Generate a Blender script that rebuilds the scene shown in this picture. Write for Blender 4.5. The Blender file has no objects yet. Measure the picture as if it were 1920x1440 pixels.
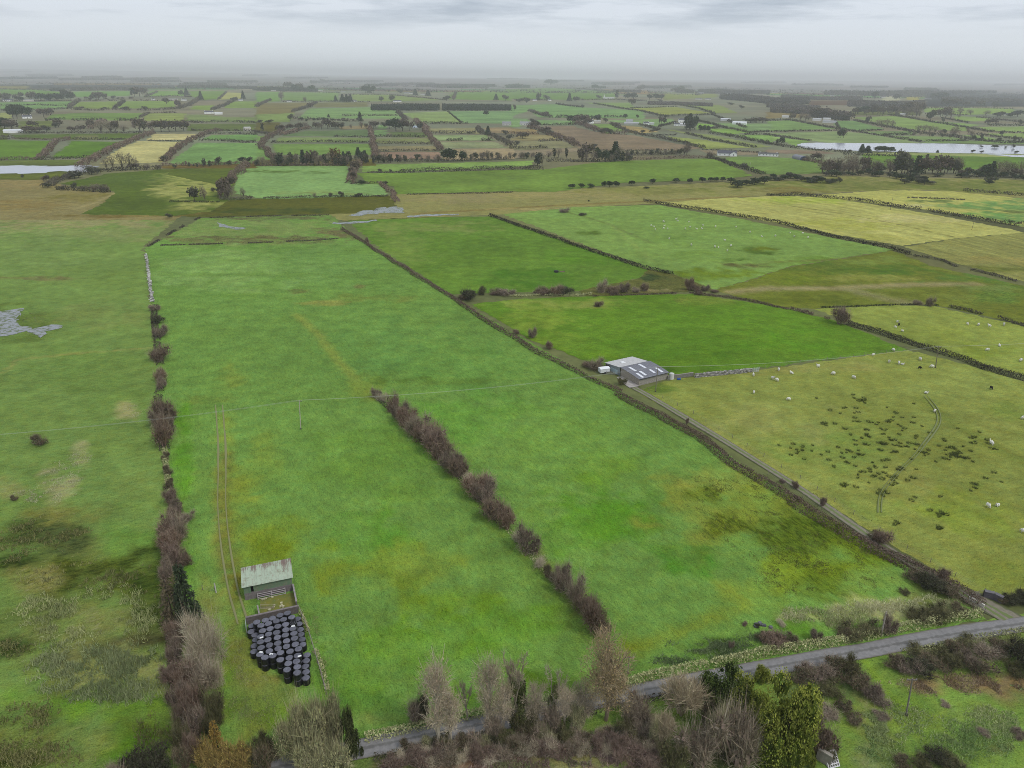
import bpy, bmesh, math, random
import numpy as np
from mathutils import Vector, Matrix, geometry
R = math.radians
rng = np.random.default_rng(7)
random.seed(7)
SC = bpy.context.scene
COL = SC.collection

# ------------------------------------------------------------------ camera, sky, sun, exposure
CAM_H = 86.0
F_PX = 1333.0                       # focal length in pixels of the 1920 wide photograph
PITCH = math.atan(577.0 / F_PX)
ROLL = R(0.66)
cam_d = bpy.data.cameras.new('camera')
cam_d.sensor_fit = 'HORIZONTAL'
cam_d.sensor_width = 36.0
cam_d.lens = 36.0 * F_PX / 1920.0
cam_d.clip_start = 0.5
cam_d.clip_end = 200000.0
cam = bpy.data.objects.new('camera', cam_d)
COL.objects.link(cam)
CAM_R = Matrix.Rotation(R(90) - PITCH, 3, 'X') @ Matrix.Rotation(ROLL, 3, 'Z')
cam.matrix_world = Matrix.Translation((0, 0, CAM_H)) @ CAM_R.to_4x4()
SC.camera = cam

SUN_EL, SUN_AZ = R(52), R(125)      # azimuth measured from +Y towards +X
world = bpy.data.worlds.new('World')
SC.world = world
world.use_nodes = True
wn, wl = world.node_tree.nodes, world.node_tree.links
wn.clear()
def wnode(t, **k):
    n = wn.new(t)
    for a, b in k.items():
        setattr(n, a, b)
    return n
w_out = wnode('ShaderNodeOutputWorld')
w_add = wnode('ShaderNodeMixShader')
w_bg1 = wnode('ShaderNodeBackground')
w_bg2 = wnode('ShaderNodeBackground')
w_sky = wnode('ShaderNodeTexSky', sky_type='NISHITA')
w_sky.sun_disc = False
w_sky.sun_elevation = SUN_EL
w_sky.sun_rotation = SUN_AZ
w_bg1.inputs['Strength'].default_value = 0.08
wl.new(w_sky.outputs[0], w_bg1.inputs['Color'])
# overcast cloud deck: noise on a level plane far overhead
w_tc = wnode('ShaderNodeTexCoord')
w_sep = wnode('ShaderNodeSeparateXYZ')
wl.new(w_tc.outputs['Generated'], w_sep.inputs[0])
w_max = wnode('ShaderNodeMath', operation='MAXIMUM')
w_max.inputs[1].default_value = 0.0
wl.new(w_sep.outputs['Z'], w_max.inputs[0])
w_off = wnode('ShaderNodeMath', operation='ADD')
w_off.inputs[1].default_value = 0.05
wl.new(w_max.outputs[0], w_off.inputs[0])
w_dx = wnode('ShaderNodeMath', operation='DIVIDE')
w_dy = wnode('ShaderNodeMath', operation='DIVIDE')
wl.new(w_sep.outputs['X'], w_dx.inputs[0]); wl.new(w_off.outputs[0], w_dx.inputs[1])
wl.new(w_sep.outputs['Y'], w_dy.inputs[0]); wl.new(w_off.outputs[0], w_dy.inputs[1])
w_com = wnode('ShaderNodeCombineXYZ')
wl.new(w_dx.outputs[0], w_com.inputs[0]); wl.new(w_dy.outputs[0], w_com.inputs[1])
w_n1 = wnode('ShaderNodeTexNoise')
w_n1.inputs['Scale'].default_value = 0.36
w_n1.inputs['Detail'].default_value = 7.0
w_n1.inputs['Roughness'].default_value = 0.6
wl.new(w_com.outputs[0], w_n1.inputs['Vector'])
w_cr = wnode('ShaderNodeValToRGB')
w_cr.color_ramp.elements[0].position = 0.41
w_cr.color_ramp.elements[0].color = (0.46, 0.53, 0.635, 1)
w_cr.color_ramp.elements[1].position = 0.55
w_cr.color_ramp.elements[1].color = (0.79, 0.85, 0.945, 1)
wl.new(w_n1.outputs['Fac'], w_cr.inputs[0])
w_mr = wnode('ShaderNodeMapRange')         # the far deck near the horizon melts into even grey
w_mr.inputs['From Min'].default_value = 0.04
w_mr.inputs['From Max'].default_value = 0.08
w_mr.interpolation_type = 'SMOOTHSTEP'
wl.new(w_sep.outputs['Z'], w_mr.inputs['Value'])
w_mix = wnode('ShaderNodeMix', data_type='RGBA')
w_mix.inputs[6].default_value = (0.80, 0.855, 0.935, 1)
wl.new(w_mr.outputs[0], w_mix.inputs[0])
wl.new(w_cr.outputs[0], w_mix.inputs[7])
wl.new(w_mix.outputs[2], w_bg2.inputs['Color'])
w_bg2.inputs['Strength'].default_value = 1.0
w_add.inputs[0].default_value = 0.93
wl.new(w_bg1.outputs[0], w_add.inputs[1]); wl.new(w_bg2.outputs[0], w_add.inputs[2])
wl.new(w_add.outputs[0], w_out.inputs['Surface'])

sun_d = bpy.data.lights.new('sun', 'SUN')
sun_d.energy = 1.5
sun_d.angle = R(11)
sun_d.color = (1.0, 0.97, 0.92)
sun = bpy.data.objects.new('sun', sun_d)
COL.objects.link(sun)
sdir = Vector((math.sin(SUN_AZ) * math.cos(SUN_EL), math.cos(SUN_AZ) * math.cos(SUN_EL), math.sin(SUN_EL)))
sun.rotation_euler = sdir.to_track_quat('Z', 'Y').to_euler()
sun.location = (0, 0, 200)

SC.view_settings.view_transform = 'Standard'
SC.view_settings.look = 'None'
SC.view_settings.exposure = 0.0
SC.view_settings.gamma = 1.0
SC.view_settings.use_curve_mapping = False
SC.render.engine = 'CYCLES'
SC.cycles.use_denoising = True
SC.cycles.denoising_prefilter = 'NONE'
SC.cycles.filter_width = 0.9
SC.cycles.max_bounces = 7
SC.cycles.diffuse_bounces = 2
SC.cycles.volume_bounces = 4
SC.cycles.transparent_max_bounces = 4

# ------------------------------------------------------------------ measuring: photograph pixel <-> ground point
def P(px, py, z=0.0):
    d = CAM_R @ Vector(((px - 960.0) / F_PX, -(py - 720.0) / F_PX, -1.0))
    t = (z - CAM_H) / d.z if d.z < -1e-5 else 3e4
    t = min(max(t, 0), 3e4)
    return Vector((d.x * t, d.y * t, z))
def PIX(p):
    d = CAM_R.transposed() @ (Vector(p) - Vector((0, 0, CAM_H)))
    return (960 + F_PX * d.x / -d.z, 720 - F_PX * d.y / -d.z)
def MPP(px, py):                    # metres per photograph pixel at a ground point
    d = CAM_R.transposed() @ (P(px, py) - Vector((0, 0, CAM_H)))
    return -d.z / F_PX
def HGT(px, py, top):               # height of something standing at (px,py) and reaching row top
    b = P(px, py)
    lo, hi = 0.0, 60.0
    for _ in range(40):
        m = (lo + hi) / 2
        if PIX((b.x, b.y, m))[1] > top: lo = m
        else: hi = m
    return lo
TO = {0: (0, 0, 1), 1: (0, 90, .25), 2: (480, 90, .25), 3: (960, 90, .25), 4: (1440, 90, .25),
      5: (0, 400, .25), 6: (480, 400, .25), 7: (960, 400, .25), 8: (1440, 400, .25),
      9: (0, 740, .25), 10: (480, 740, .25), 11: (960, 740, .25), 12: (1440, 740, .25),
      13: (0, 1080, .25), 14: (480, 1080, .25), 15: (960, 1080, .25), 16: (1440, 1080, .25)}
def T(t, x, y):
    o = TO[t]
    return (o[0] + x * o[2], o[1] + y * o[2])
def L(t, s):
    return [T(t, *map(float, q.split(','))) for q in s.split()]

# ------------------------------------------------------------------ colours
GAIN = 1.12
HAZE_D = 0.000115
HZ = np.array((0.44, 0.505, 0.59))
def lin(c):
    c = np.asarray(c, float) / 255.0
    return np.where(c <= .04045, c / 12.92, ((c + .055) / 1.055) ** 2.4)
def alb(c, dist=0.0):               # base colour of a surface measured in the photograph through that much air
    t = math.exp(-HAZE_D * dist)
    r, g, bl = c
    if g > r and g > bl:
        k = min(1.0, max(0.0, (900 - dist) / 500))
        c = (r + .2 * (g - r), g - 2 - 2 * k, bl + 4 - 5 * k)
    return np.clip((lin(c) - (1 - t) * HZ) / t / GAIN, 0.012, 0.8)

# ------------------------------------------------------------------ numpy noise
_perm = rng.random((256, 256))
def vnoise(x, y):
    xi, yi = np.floor(x).astype(int), np.floor(y).astype(int)
    xf, yf = x - xi, y - yi
    u, v = xf * xf * (3 - 2 * xf), yf * yf * (3 - 2 * yf)
    a = _perm[xi % 256, yi % 256]; b = _perm[(xi + 1) % 256, yi % 256]
    c = _perm[xi % 256, (yi + 1) % 256]; d = _perm[(xi + 1) % 256, (yi + 1) % 256]
    return (a * (1 - u) + b * u) * (1 - v) + (c * (1 - u) + d * u) * v
def fbm(x, y, o=4):
    s, a, n = 0, 1.0, 0
    for k in range(o):
        s = s + a * vnoise(x * 2 ** k + 17 * k, y * 2 ** k + 31 * k); n += a; a *= .55
    return s / n

# ------------------------------------------------------------------ object bookkeeping
def link(o, parent=None):
    COL.objects.link(o)
    if parent is not None:
        o.parent = parent
    return o
def tag(o, label=None, cat=None, group=None, kind=None):
    if label: o['label'] = label
    if cat: o['category'] = cat
    if group: o['group'] = group
    if kind: o['kind'] = kind
    return o
def empty(name, loc, rz=0.0):
    o = bpy.data.objects.new(name, None)
    o.empty_display_size = 0.3
    o.location = loc
    o.rotation_euler = (0, 0, rz)
    return link(o)
def copy_tree(o, parent=None):
    c = o.copy()
    COL.objects.link(c)
    if parent is not None:
        c.parent = parent
    for ch in o.children:
        copy_tree(ch, c)
    return c

class MB:
    """collects triangles, quads and a colour for each face, links them as one mesh object"""
    def __init__(s):
        s.v, s.f, s.c, s.n = [], [], [], 0
    def add(s, V, F, C):
        V = np.asarray(V, float).reshape(-1, 3)
        s.v.append(V)
        for q in F:
            s.f.append([i + s.n for i in q])
        C = np.asarray(C, float)
        if C.ndim == 1:
            C = np.repeat(C[None, :], len(F), 0)
        s.c.append(C)
        s.n += len(V)
        return s
    def box(s, lo, hi, c=(.5, .5, .5), M=None):
        x0, y0, z0 = lo; x1, y1, z1 = hi
        V = [(x0, y0, z0), (x1, y0, z0), (x1, y1, z0), (x0, y1, z0), (x0, y0, z1), (x1, y0, z1), (x1, y1, z1), (x0, y1, z1)]
        if M is not None:
            V = [tuple(M @ Vector(p)) for p in V]
        return s.add(V, [(0, 3, 2, 1), (4, 5, 6, 7), (0, 1, 5, 4), (1, 2, 6, 5), (2, 3, 7, 6), (3, 0, 4, 7)], c)
    def tube(s, pts, rad, c=(.5, .5, .5), n=5, cap=True):
        pts = [Vector(p) for p in pts]
        if not hasattr(rad, '__len__'): rad = [rad] * len(pts)
        V, F = [], []
        for i, p in enumerate(pts):
            d = (pts[min(i + 1, len(pts) - 1)] - pts[max(i - 1, 0)])
            if d.length < 1e-6: d = Vector((0, 0, 1))
            d.normalize()
            a = d.cross(Vector((0.31, 0.95, 0.05))); 
            if a.length < 1e-3: a = d.cross(Vector((1, 0, 0)))
            a.normalize(); b = d.cross(a)
            for k in range(n):
                t = 2 * math.pi * k / n
                V.append(tuple(p + (a * math.cos(t) + b * math.sin(t)) * rad[i]))
        for i in range(len(pts) - 1):
            for k in range(n):
                F.append((i * n + k, i * n + (k + 1) % n, (i + 1) * n + (k + 1) % n, (i + 1) * n + k))
        if cap:
            F.append(tuple(range(n))[::-1]); F.append(tuple((len(pts) - 1) * n + k for k in range(n)))
        return s.add(V, F, c)
    def twigs(s, Pb, D, Ln, W, C):
        """thin pointed slivers from points Pb along directions D"""
        n = len(Pb)
        D = D / np.maximum(np.linalg.norm(D, axis=1, keepdims=True), 1e-6)
        sd = np.cross(D, rng.normal(size=(n, 3)))
        sd /= np.maximum(np.linalg.norm(sd, axis=1, keepdims=True), 1e-6)
        W = np.broadcast_to(np.asarray(W, float).reshape(-1, 1), (n, 1))
        Ln = np.broadcast_to(np.asarray(Ln, float).reshape(-1, 1), (n, 1))
        V = np.empty((n, 3, 3))
        V[:, 0] = Pb - sd * W / 2; V[:, 1] = Pb + sd * W / 2; V[:, 2] = Pb + D * Ln
        return s.add(V.reshape(-1, 3), np.arange(3 * n).reshape(n, 3).tolist(), C)
    def leaves(s, Pc, size, C, flat=0.0):
        """leaf sprays: quads of random orientation"""
        n = len(Pc)
        N = rng.normal(size=(n, 3)); N[:, 2] = np.abs(N[:, 2]) + flat
        N /= np.linalg.norm(N, axis=1, keepdims=True)
        a = np.cross(N, rng.normal(size=(n, 3))); a /= np.maximum(np.linalg.norm(a, axis=1, keepdims=True), 1e-6)
        b = np.cross(N, a)
        S = np.broadcast_to(np.asarray(size, float).reshape(-1, 1), (n, 1)) / 2
        asp = rng.uniform(.45, .9, (n, 1))
        V = np.empty((n, 4, 3))
        V[:, 0] = Pc - a * S; V[:, 1] = Pc - b * S * asp; V[:, 2] = Pc + a * S; V[:, 3] = Pc + b * S * asp
        return s.add(V.reshape(-1, 3), np.arange(4 * n).reshape(n, 4).tolist(), C)
    def mesh(s, name):
        me = bpy.data.meshes.new(name)
        V = np.concatenate(s.v) if s.v else np.zeros((0, 3))
        me.from_pydata(V.tolist(), [], s.f)
        at = me.attributes.new('tint', 'FLOAT_COLOR', 'FACE')
        C = np.concatenate(s.c)
        C = np.concatenate([C[:, :3], np.ones((len(C), 1))], 1).astype(np.float32)
        at.data.foreach_set('color', C.ravel())
        me.update()
        return me
    def build(s, name, mat, parent=None, smooth=False):
        me = s.mesh(name)
        me.materials.append(mat)
        if smooth:
            me.polygons.foreach_set('use_smooth', [True] * len(me.polygons))
        return link(bpy.data.objects.new(name, me), parent)

# ------------------------------------------------------------------ materials
def new_mat(name):
    m = bpy.data.materials.new(name)
    m.use_nodes = True
    n, l = m.node_tree.nodes, m.node_tree.links
    b = n['Principled BSDF']
    return m, n, l, b
def node(n, t, **k):
    x = n.new(t)
    for a, v in k.items():
        setattr(x, a, v)
    return x
def noise(n, l, vec, scale, detail=3, rough=.55):
    t = node(n, 'ShaderNodeTexNoise')
    t.inputs['Scale'].default_value = scale
    t.inputs['Detail'].default_value = detail
    t.inputs['Roughness'].default_value = rough
    l.new(vec, t.inputs['Vector'])
    return t.outputs['Fac']
def mrange(n, l, v, a, b, c, d):
    t = node(n, 'ShaderNodeMapRange')
    for i, x in enumerate((a, b, c, d)):
        t.inputs[1 + i].default_value = x
    l.new(v, t.inputs[0])
    return t.outputs[0]
def math_(n, l, op, a, b):
    t = node(n, 'ShaderNodeMath', operation=op)
    for i, x in enumerate((a, b)):
        if isinstance(x, (int, float)): t.inputs[i].default_value = x
        else: l.new(x, t.inputs[i])
    return t.outputs[0]
def mixc(n, l, fac, a, b, mode='MIX'):
    t = node(n, 'ShaderNodeMix', data_type='RGBA', blend_type=mode)
    if isinstance(fac, (int, float)): t.inputs[0].default_value = fac
    else: l.new(fac, t.inputs[0])
    for i, x in ((6, a), (7, b)):
        if isinstance(x, tuple): t.inputs[i].default_value = (*x[:3], 1)
        else: l.new(x, t.inputs[i])
    return t.outputs[2]
def grey(n, l, v):
    t = node(n, 'ShaderNodeCombineColor')
    for i in range(3): l.new(v, t.inputs[i])
    return t.outputs[0]

def way(p, q):                      # compass of a line between two photograph pixels
    d_ = P(*q) - P(*p)
    return math.atan2(d_.y, d_.x)
def grass_material(name, stripe=None, fine=1.0, grain=R(20), far=False):
    """colour from the attribute col; par.r dark tufts, par.g dead straw, par.b rough sward"""
    m, n, l, b = new_mat(name)
    tc = node(n, 'ShaderNodeTexCoord'); v = tc.outputs['Object']
    col = node(n, 'ShaderNodeAttribute', attribute_name='col').outputs['Color']
    par = node(n, 'ShaderNodeAttribute', attribute_name='par').outputs['Color']
    sp = node(n, 'ShaderNodeSeparateColor'); l.new(par, sp.inputs[0])
    big = noise(n, l, v, .022, 3)
    mid = noise(n, l, v, .17, 4)
    # long mottling, drawn out across the slope of the sward
    mp = node(n, 'ShaderNodeMapping', vector_type='TEXTURE'); mp.inputs['Rotation'].default_value = (0, 0, grain); mp.inputs['Scale'].default_value = (1.9, .7, 1)
    l.new(v, mp.inputs['Vector'])
    sm = noise(n, l, mp.outputs[0], .75, 5, .65)
    fi = noise(n, l, v, 4.2, 3, .7)
    x = mrange(n, l, big, .3, .7, .87, 1.14)
    y = mrange(n, l, mid, .3, .7, .80, 1.20)
    z = mrange(n, l, sm, .28, .72, .80, 1.2)
    w = mrange(n, l, fi, .3, .7, 1 - .34 * fine, 1 + .34 * fine)
    k = math_(n, l, 'MULTIPLY', math_(n, l, 'MULTIPLY', x, y), math_(n, l, 'MULTIPLY', z, w))
    c = mixc(n, l, 1.0, col, grey(n, l, k), 'MULTIPLY')
    # hue drift towards yellow
    hue = mrange(n, l, noise(n, l, v, .06, 4), .42, .72, 0, .55)
    c = mixc(n, l, hue, c, mixc(n, l, 1.0, c, (1.08, 1.0, .84), 'MULTIPLY'))
    if far:                                   # broad patches, worn places and scattered bushes that still show far off
        fb = noise(n, l, v, .012, 5, .65)
        c = mixc(n, l, 1.0, c, grey(n, l, mrange(n, l, fb, .3, .7, .74, 1.26)), 'MULTIPLY')
        fh = noise(n, l, mp.outputs[0], .06, 5, .7)
        c = mixc(n, l, mrange(n, l, fh, .55, .75, 0, .6), c, mixc(n, l, 1.0, c, (1.2, 1.0, .85), 'MULTIPLY'))
        fs = noise(n, l, v, .11, 4, .75)
        c = mixc(n, l, mrange(n, l, fs, .655, .70, 0, .75), c, mixc(n, l, 1.0, c, (.42, .45, .45), 'MULTIPLY'))
    hv = noise(n, l, v, .55, 4, .65)
    c = mixc(n, l, 1.0, c, mixc(n, l, mrange(n, l, hv, .36, .64, 0, 1), (.93, 1.0, 1.07), (1.07, 1.0, .92)), 'MULTIPLY')
    # small dark and light flecks of the sward
    fk = noise(n, l, mp.outputs[0], 2.3, 3, .6)
    c = mixc(n, l, mrange(n, l, fk, .605, .645, 0, .85), c, mixc(n, l, 1.0, c, (.55, .62, .5), 'MULTIPLY'))
    c = mixc(n, l, mrange(n, l, fk, .36, .30, 0, .35), c, mixc(n, l, 1.0, c, (1.4, 1.3, 1.35), 'MULTIPLY'))
    # dark tufts
    tv = noise(n, l, mp.outputs[0], .9, 4, .7)
    thr = math_(n, l, 'SUBTRACT', .735, math_(n, l, 'MULTIPLY', sp.outputs[0], .33))
    tf = math_(n, l, 'MULTIPLY', math_(n, l, 'SUBTRACT', tv, thr), 7.0)
    tf = mrange(n, l, tf, 0, 1, 0, .8)
    c = mixc(n, l, tf, c, mixc(n, l, 1.0, c, (.36, .40, .34), 'MULTIPLY'))
    # dead straw
    mp2 = node(n, 'ShaderNodeMapping', vector_type='TEXTURE'); mp2.inputs['Rotation'].default_value = (0, 0, grain + .5); mp2.inputs['Scale'].default_value = (1.3, .5, 1); mp2.inputs['Location'].default_value = (40, 11, 0)
    l.new(v, mp2.inputs['Vector'])
    sv = noise(n, l, mp2.outputs[0], .8, 5, .75)
    thr = math_(n, l, 'SUBTRACT', .74, math_(n, l, 'MULTIPLY', sp.outputs[1], .34))
    sf = mrange(n, l, math_(n, l, 'MULTIPLY', math_(n, l, 'SUBTRACT', sv, thr), 6.0), 0, 1, 0, .72)
    c = mixc(n, l, sf, c, (.32, .29, .155))
    if stripe is not None:
        ms = node(n, 'ShaderNodeMapping', vector_type='TEXTURE'); ms.inputs['Rotation'].default_value = (0, 0, stripe[0]); ms.inputs['Scale'].default_value = (70, 1 / stripe[1], 1)
        l.new(v, ms.inputs['Vector'])
        s1 = noise(n, l, ms.outputs[0], 1.0, 3, .7)
        c = mixc(n, l, 1.0, c, grey(n, l, mrange(n, l, s1, .3, .7, 1 - stripe[2], 1 + stripe[2])), 'MULTIPLY')
    l.new(c, b.inputs['Base Color'])
    b.inputs['Roughness'].default_value = .95
    b.inputs['Specular IOR Level'].default_value = .02
    bp = node(n, 'ShaderNodeBump'); bp.inputs['Strength'].default_value = .55; bp.inputs['Distance'].default_value = .35
    hh = math_(n, l, 'ADD', math_(n, l, 'MULTIPLY', fi, .35), sm)
    l.new(hh, bp.inputs['Height']); l.new(bp.outputs[0], b.inputs['Normal'])
    return m
M_GRASS = grass_material('grass')
M_MEADOW = grass_material('meadow_grass', grain=way((1850, 1150), (1188, 727)))
M_FAR = grass_material('far_grass', fine=.4, far=True)

def tint_material(name, rough=.85, spec=.15, var=.25, grain=0.0, scale=3.0, bump=0.0):
    m, n, l, b = new_mat(name)
    col = node(n, 'ShaderNodeAttribute', attribute_name='tint').outputs['Color']
    oi = node(n, 'ShaderNodeObjectInfo')
    k = mrange(n, l, oi.outputs['Random'], 0, 1, 1 - var, 1 + var)
    c = mixc(n, l, 1.0, col, grey(n, l, k), 'MULTIPLY')
    if grain:
        tc = node(n, 'ShaderNodeTexCoord')
        g = noise(n, l, tc.outputs['Object'], scale, 5, .65)
        c = mixc(n, l, 1.0, c, grey(n, l, mrange(n, l, g, .25, .75, 1 - grain, 1 + grain)), 'MULTIPLY')
        if bump:
            bp = node(n, 'ShaderNodeBump'); bp.inputs['Strength'].default_value = bump; bp.inputs['Distance'].default_value = .05
            l.new(g, bp.inputs['Height']); l.new(bp.outputs[0], b.inputs['Normal'])
    l.new(c, b.inputs['Base Color'])
    b.inputs['Roughness'].default_value = rough
    b.inputs['Specular IOR Level'].default_value = spec
    return m
M_LEAF = tint_material('foliage', .9, .015, .18)
M_BARK = tint_material('bark', .9, .1, .12, .3, 4)
M_SOLID = tint_material('painted', .7, .25, .05, .12, 2.0)
M_STONE = tint_material('stone', .92, .15, .08, .35, 2.5, .5)
M_WOOL = tint_material('wool', .95, .05, .08, .12, 9)
M_WHITE = tint_material('white_render', .8, .2, .03, .08, .6)
M_SLATE = tint_material('roof_slate', .7, .3, .08, .2, 1.5)
M_WOOD = tint_material('weathered_wood', .85, .15, .1, .35, 3)
# ------------------------------------------------------------------ ground, fields, water
def inside(pts, poly):
    x, y = pts[:, 0], pts[:, 1]
    r = np.zeros(len(pts), bool)
    n = len(poly)
    for i in range(n):
        x0, y0 = poly[i]; x1, y1 = poly[(i + 1) % n]
        if y0 == y1: continue
        c = ((y0 > y) != (y1 > y)) & (x < (x1 - x0) * (y - y0) / (y1 - y0) + x0)
        r ^= c
    return r
def set_attr(me, name, A):
    at = me.attributes.new(name, 'FLOAT_COLOR', 'POINT')
    A = np.concatenate([A, np.ones((len(A), 1))], 1).astype(np.float32)
    at.data.foreach_set('color', A.ravel())
def densify(w, closed=True, k=.006, jit=.0016, least=1.0):
    out = []
    n = len(w)
    for i in range(n if closed else n - 1):
        a, b = w[i], w[(i + 1) % n]
        step = max(least, k * a.length)
        m = max(1, int((b - a).length / step))
        for j in range(m):
            p = a.lerp(b, j / m)
            if j or not closed:
                p = p + Vector((random.gauss(0, 1), random.gauss(0, 1), 0)) * jit * max(p.length, 120)
            out.append(p)
    if not closed: out.append(w[-1].copy())
    return out
def seg_dist(X, Y, pts):
    d = np.full(X.shape, 1e9)
    for a, b in zip(pts[:-1], pts[1:]):
        vx, vy = b.x - a.x, b.y - a.y
        t = np.clip(((X - a.x) * vx + (Y - a.y) * vy) / max(vx * vx + vy * vy, 1e-9), 0, 1)
        d = np.minimum(d, np.hypot(X - a.x - vx * t, Y - a.y - vy * t))
    return d
def paint(X, Y, C, A, blobs, dist):
    wob = fbm(X / 9.0, Y / 9.0, 4) - .5
    wob2 = fbm(X / 2.6 + 9, Y / 2.6 + 4, 3) - .5
    brk = np.clip(-.25 + 2.4 * fbm(X / 5 + 3, Y / 5 + 8, 3), .15, 1.25)
    for bl in blobs:
        if bl[0] == 'line':
            _, pts, wid, rgb, st, pr = bl
            d = seg_dist(X, Y, [P(*q) for q in pts]) / wid + wob2 * .9
            w = np.clip(1.25 - d, 0, 1) * st
        else:
            px, py, rx, ry, rgb, st, pr = bl
            c = P(px, py); ex = P(px + rx, py) - c; ey = P(px, py - ry) - c
            D = ex.x * ey.y - ex.y * ey.x
            u = ((X - c.x) * ey.y - (Y - c.y) * ey.x) / D
            v = ((Y - c.y) * ex.x - (X - c.x) * ex.y) / D
            d = np.hypot(u, v) + wob * 1.7 + wob2 * .9
            w = np.clip((1.05 - d) / .5, 0, 1)
            w = np.clip(w * w * (3 - 2 * w) * st * brk, 0, 1)
        w = w[:, None]
        if rgb is not None and rgb[2] < 72 and abs(rgb[0] - rgb[1]) < 22: rgb = (rgb[0] - 12, rgb[1], rgb[2] + 4)
        if rgb is not None: C[:] = C * (1 - w) + alb(rgb, dist) * w
        if pr is not None: A[:] = A * (1 - w) + np.array(pr) * w
def field(name, px, rgb, sp=0, layer=1, par=(0, 0, 0), blobs=(), mat=None, label=None, jit=.0016):
    w = [P(*q) for q in px]
    dist = float(np.mean([p.length for p in w]))
    out = densify(w, True, jit=jit)
    ring = [Vector((p.x, p.y)) for p in out]
    n0 = len(ring)
    if sp:
        A = np.array([(p.x, p.y) for p in ring])
        xs = np.arange(A[:, 0].min(), A[:, 0].max(), sp); ys = np.arange(A[:, 1].min(), A[:, 1].max(), sp)
        gx, gy = np.meshgrid(xs, ys)
        G = np.stack([gx.ravel(), gy.ravel()], 1) + rng.uniform(-.3, .3, (gx.size, 2)) * sp
        G = G[inside(G, A.tolist())]
        ring += [Vector(q) for q in G.tolist()]
        v2, e2, f2, *_ = geometry.delaunay_2d_cdt(ring, [], [list(range(n0))], 1, 1e-4)
    else:
        v2, f2 = ring, [list(range(n0))]
    V = np.array([(v.x, v.y) for v in v2])
    r = np.hypot(V[:, 0], V[:, 1])
    z = layer * (0.03 + r * 4e-5)
    me = bpy.data.meshes.new(name)
    me.from_pydata(np.column_stack([V, z]).tolist(), [], [list(f) for f in f2])
    C = np.tile(alb(rgb, dist), (len(V), 1)); Q = np.tile(np.array(par, float), (len(V), 1))
    if sp:
        paint(V[:, 0], V[:, 1], C, Q, blobs, dist)
    set_attr(me, 'col', C); set_attr(me, 'par', Q)
    me.materials.append(mat or (M_GRASS if dist < 700 else M_FAR))
    bm = bmesh.new(); bm.from_mesh(me)
    for f in bm.faces:
        if f.normal.z < 0: f.normal_flip()
    bm.to_mesh(me); bm.free()
    o = link(bpy.data.objects.new(name, me))
    return tag(o, label, None, None, 'structure')
def ribbon(name, px, width, mat, z=.06, kind='structure', label=None, z1=None, cols=None):
    """a sheet following a centre line of photograph pixels; cols adds lengthwise bands (offset, colour)"""
    w = [P(*q) for q in px]
    pts = []
    for a, b in zip(w[:-1], w[1:]):
        m = max(1, int((b - a).length / 2.0))
        pts += [a.lerp(b, j / m) for j in range(m)]
    pts.append(w[-1])
    for _ in range(6):
        pts = [pts[0]] + [(pts[i - 1] + pts[i] * 2 + pts[i + 1]) / 4 for i in range(1, len(pts) - 1)] + [pts[-1]]
    V, F = [], []
    k = 7
    for i, p in enumerate(pts):
        d = (pts[min(i + 1, len(pts) - 1)] - pts[max(0, i - 1)]).normalized()
        nrm = Vector((-d.y, d.x, 0))
        for j in range(k):
            t = j / (k - 1) * 2 - 1
            e = (vnoise(np.array([i * .3 + 50 * (j > 3)]), np.array([3.7]))[0] - .5) * .35 if j in (0, k - 1) else 0
            q = p + nrm * (width / 2 * t + e * (1 if t > 0 else -1))
            zz = z + (1 - t * t) * .05
            V.append((q.x, q.y, zz))
    for i in range(len(pts) - 1):
        for j in range(k - 1):
            F.append((i * k + j, (i + 1) * k + j, (i + 1) * k + j + 1, i * k + j + 1))
    me = bpy.data.meshes.new(name)
    me.from_pydata(V, [], F)
    U = np.array([[j / (k - 1), i / 10, 0] for i in range(len(pts)) for j in range(k)])
    set_attr(me, 'along', U)
    me.materials.append(mat)
    bm = bmesh.new(); bm.from_mesh(me)
    for f in bm.faces:
        if f.normal.z < 0: f.normal_flip()
    bm.to_mesh(me); bm.free()
    return tag(link(bpy.data.objects.new(name, me)), label, None, None, kind)

# --- the land itself, one sheet out to the horizon, with low hills far away
def hillz(x, y):
    h = np.zeros_like(x)
    for px, D, H, s in ((60, 26000, 150, 6000), (-420, 28000, 170, 7000), (480, 30000, 90, 6000), (330, 10500, 46, 900), (860, 16000, 44, 3600),
                        (1150, 13000, 40, 1800), (1560, 27000, 80, 5200), (1800, 30000, 95, 6500), (2000, 17000, 36, 2600), (1330, 10500, 24, 1100), (1650, 9000, 16, 1100), (700, 12500, 24, 1700)):
        d = (CAM_R @ Vector(((px - 960) / F_PX, .35, -1))); d.z = 0; d.normalize()
        h += .42 * H * np.exp(-(((x - d.x * D) ** 2 + (y - d.y * D) ** 2) / (2 * s * s)))
    return h * np.clip((np.hypot(x, y) - 5500) / 2500, 0, 1)
rad = [0, 60, 150, 300, 600, 1000, 1500, 2200, 3200, 4500, 5500, 6300, 7000, 7600, 8200, 8800, 9400, 10000, 10800, 11600, 12500, 13600, 15000, 16500, 18000, 20000, 22500, 25500, 29000, 34000, 40000]
ns = 240
V = [(0, 0, 0)]; F = []
for r in rad[1:]:
    for k in range(ns):
        a = 2 * math.pi * k / ns
        V.append((r * math.sin(a), r * math.cos(a), 0))
for k in range(ns):
    F.append((0, 1 + (k + 1) % ns, 1 + k))
for i in range(len(rad) - 2):
    for k in range(ns):
        a, b = 1 + i * ns + k, 1 + i * ns + (k + 1) % ns
        F.append((a, b, b + ns, a + ns))
V = np.array(V)
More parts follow.
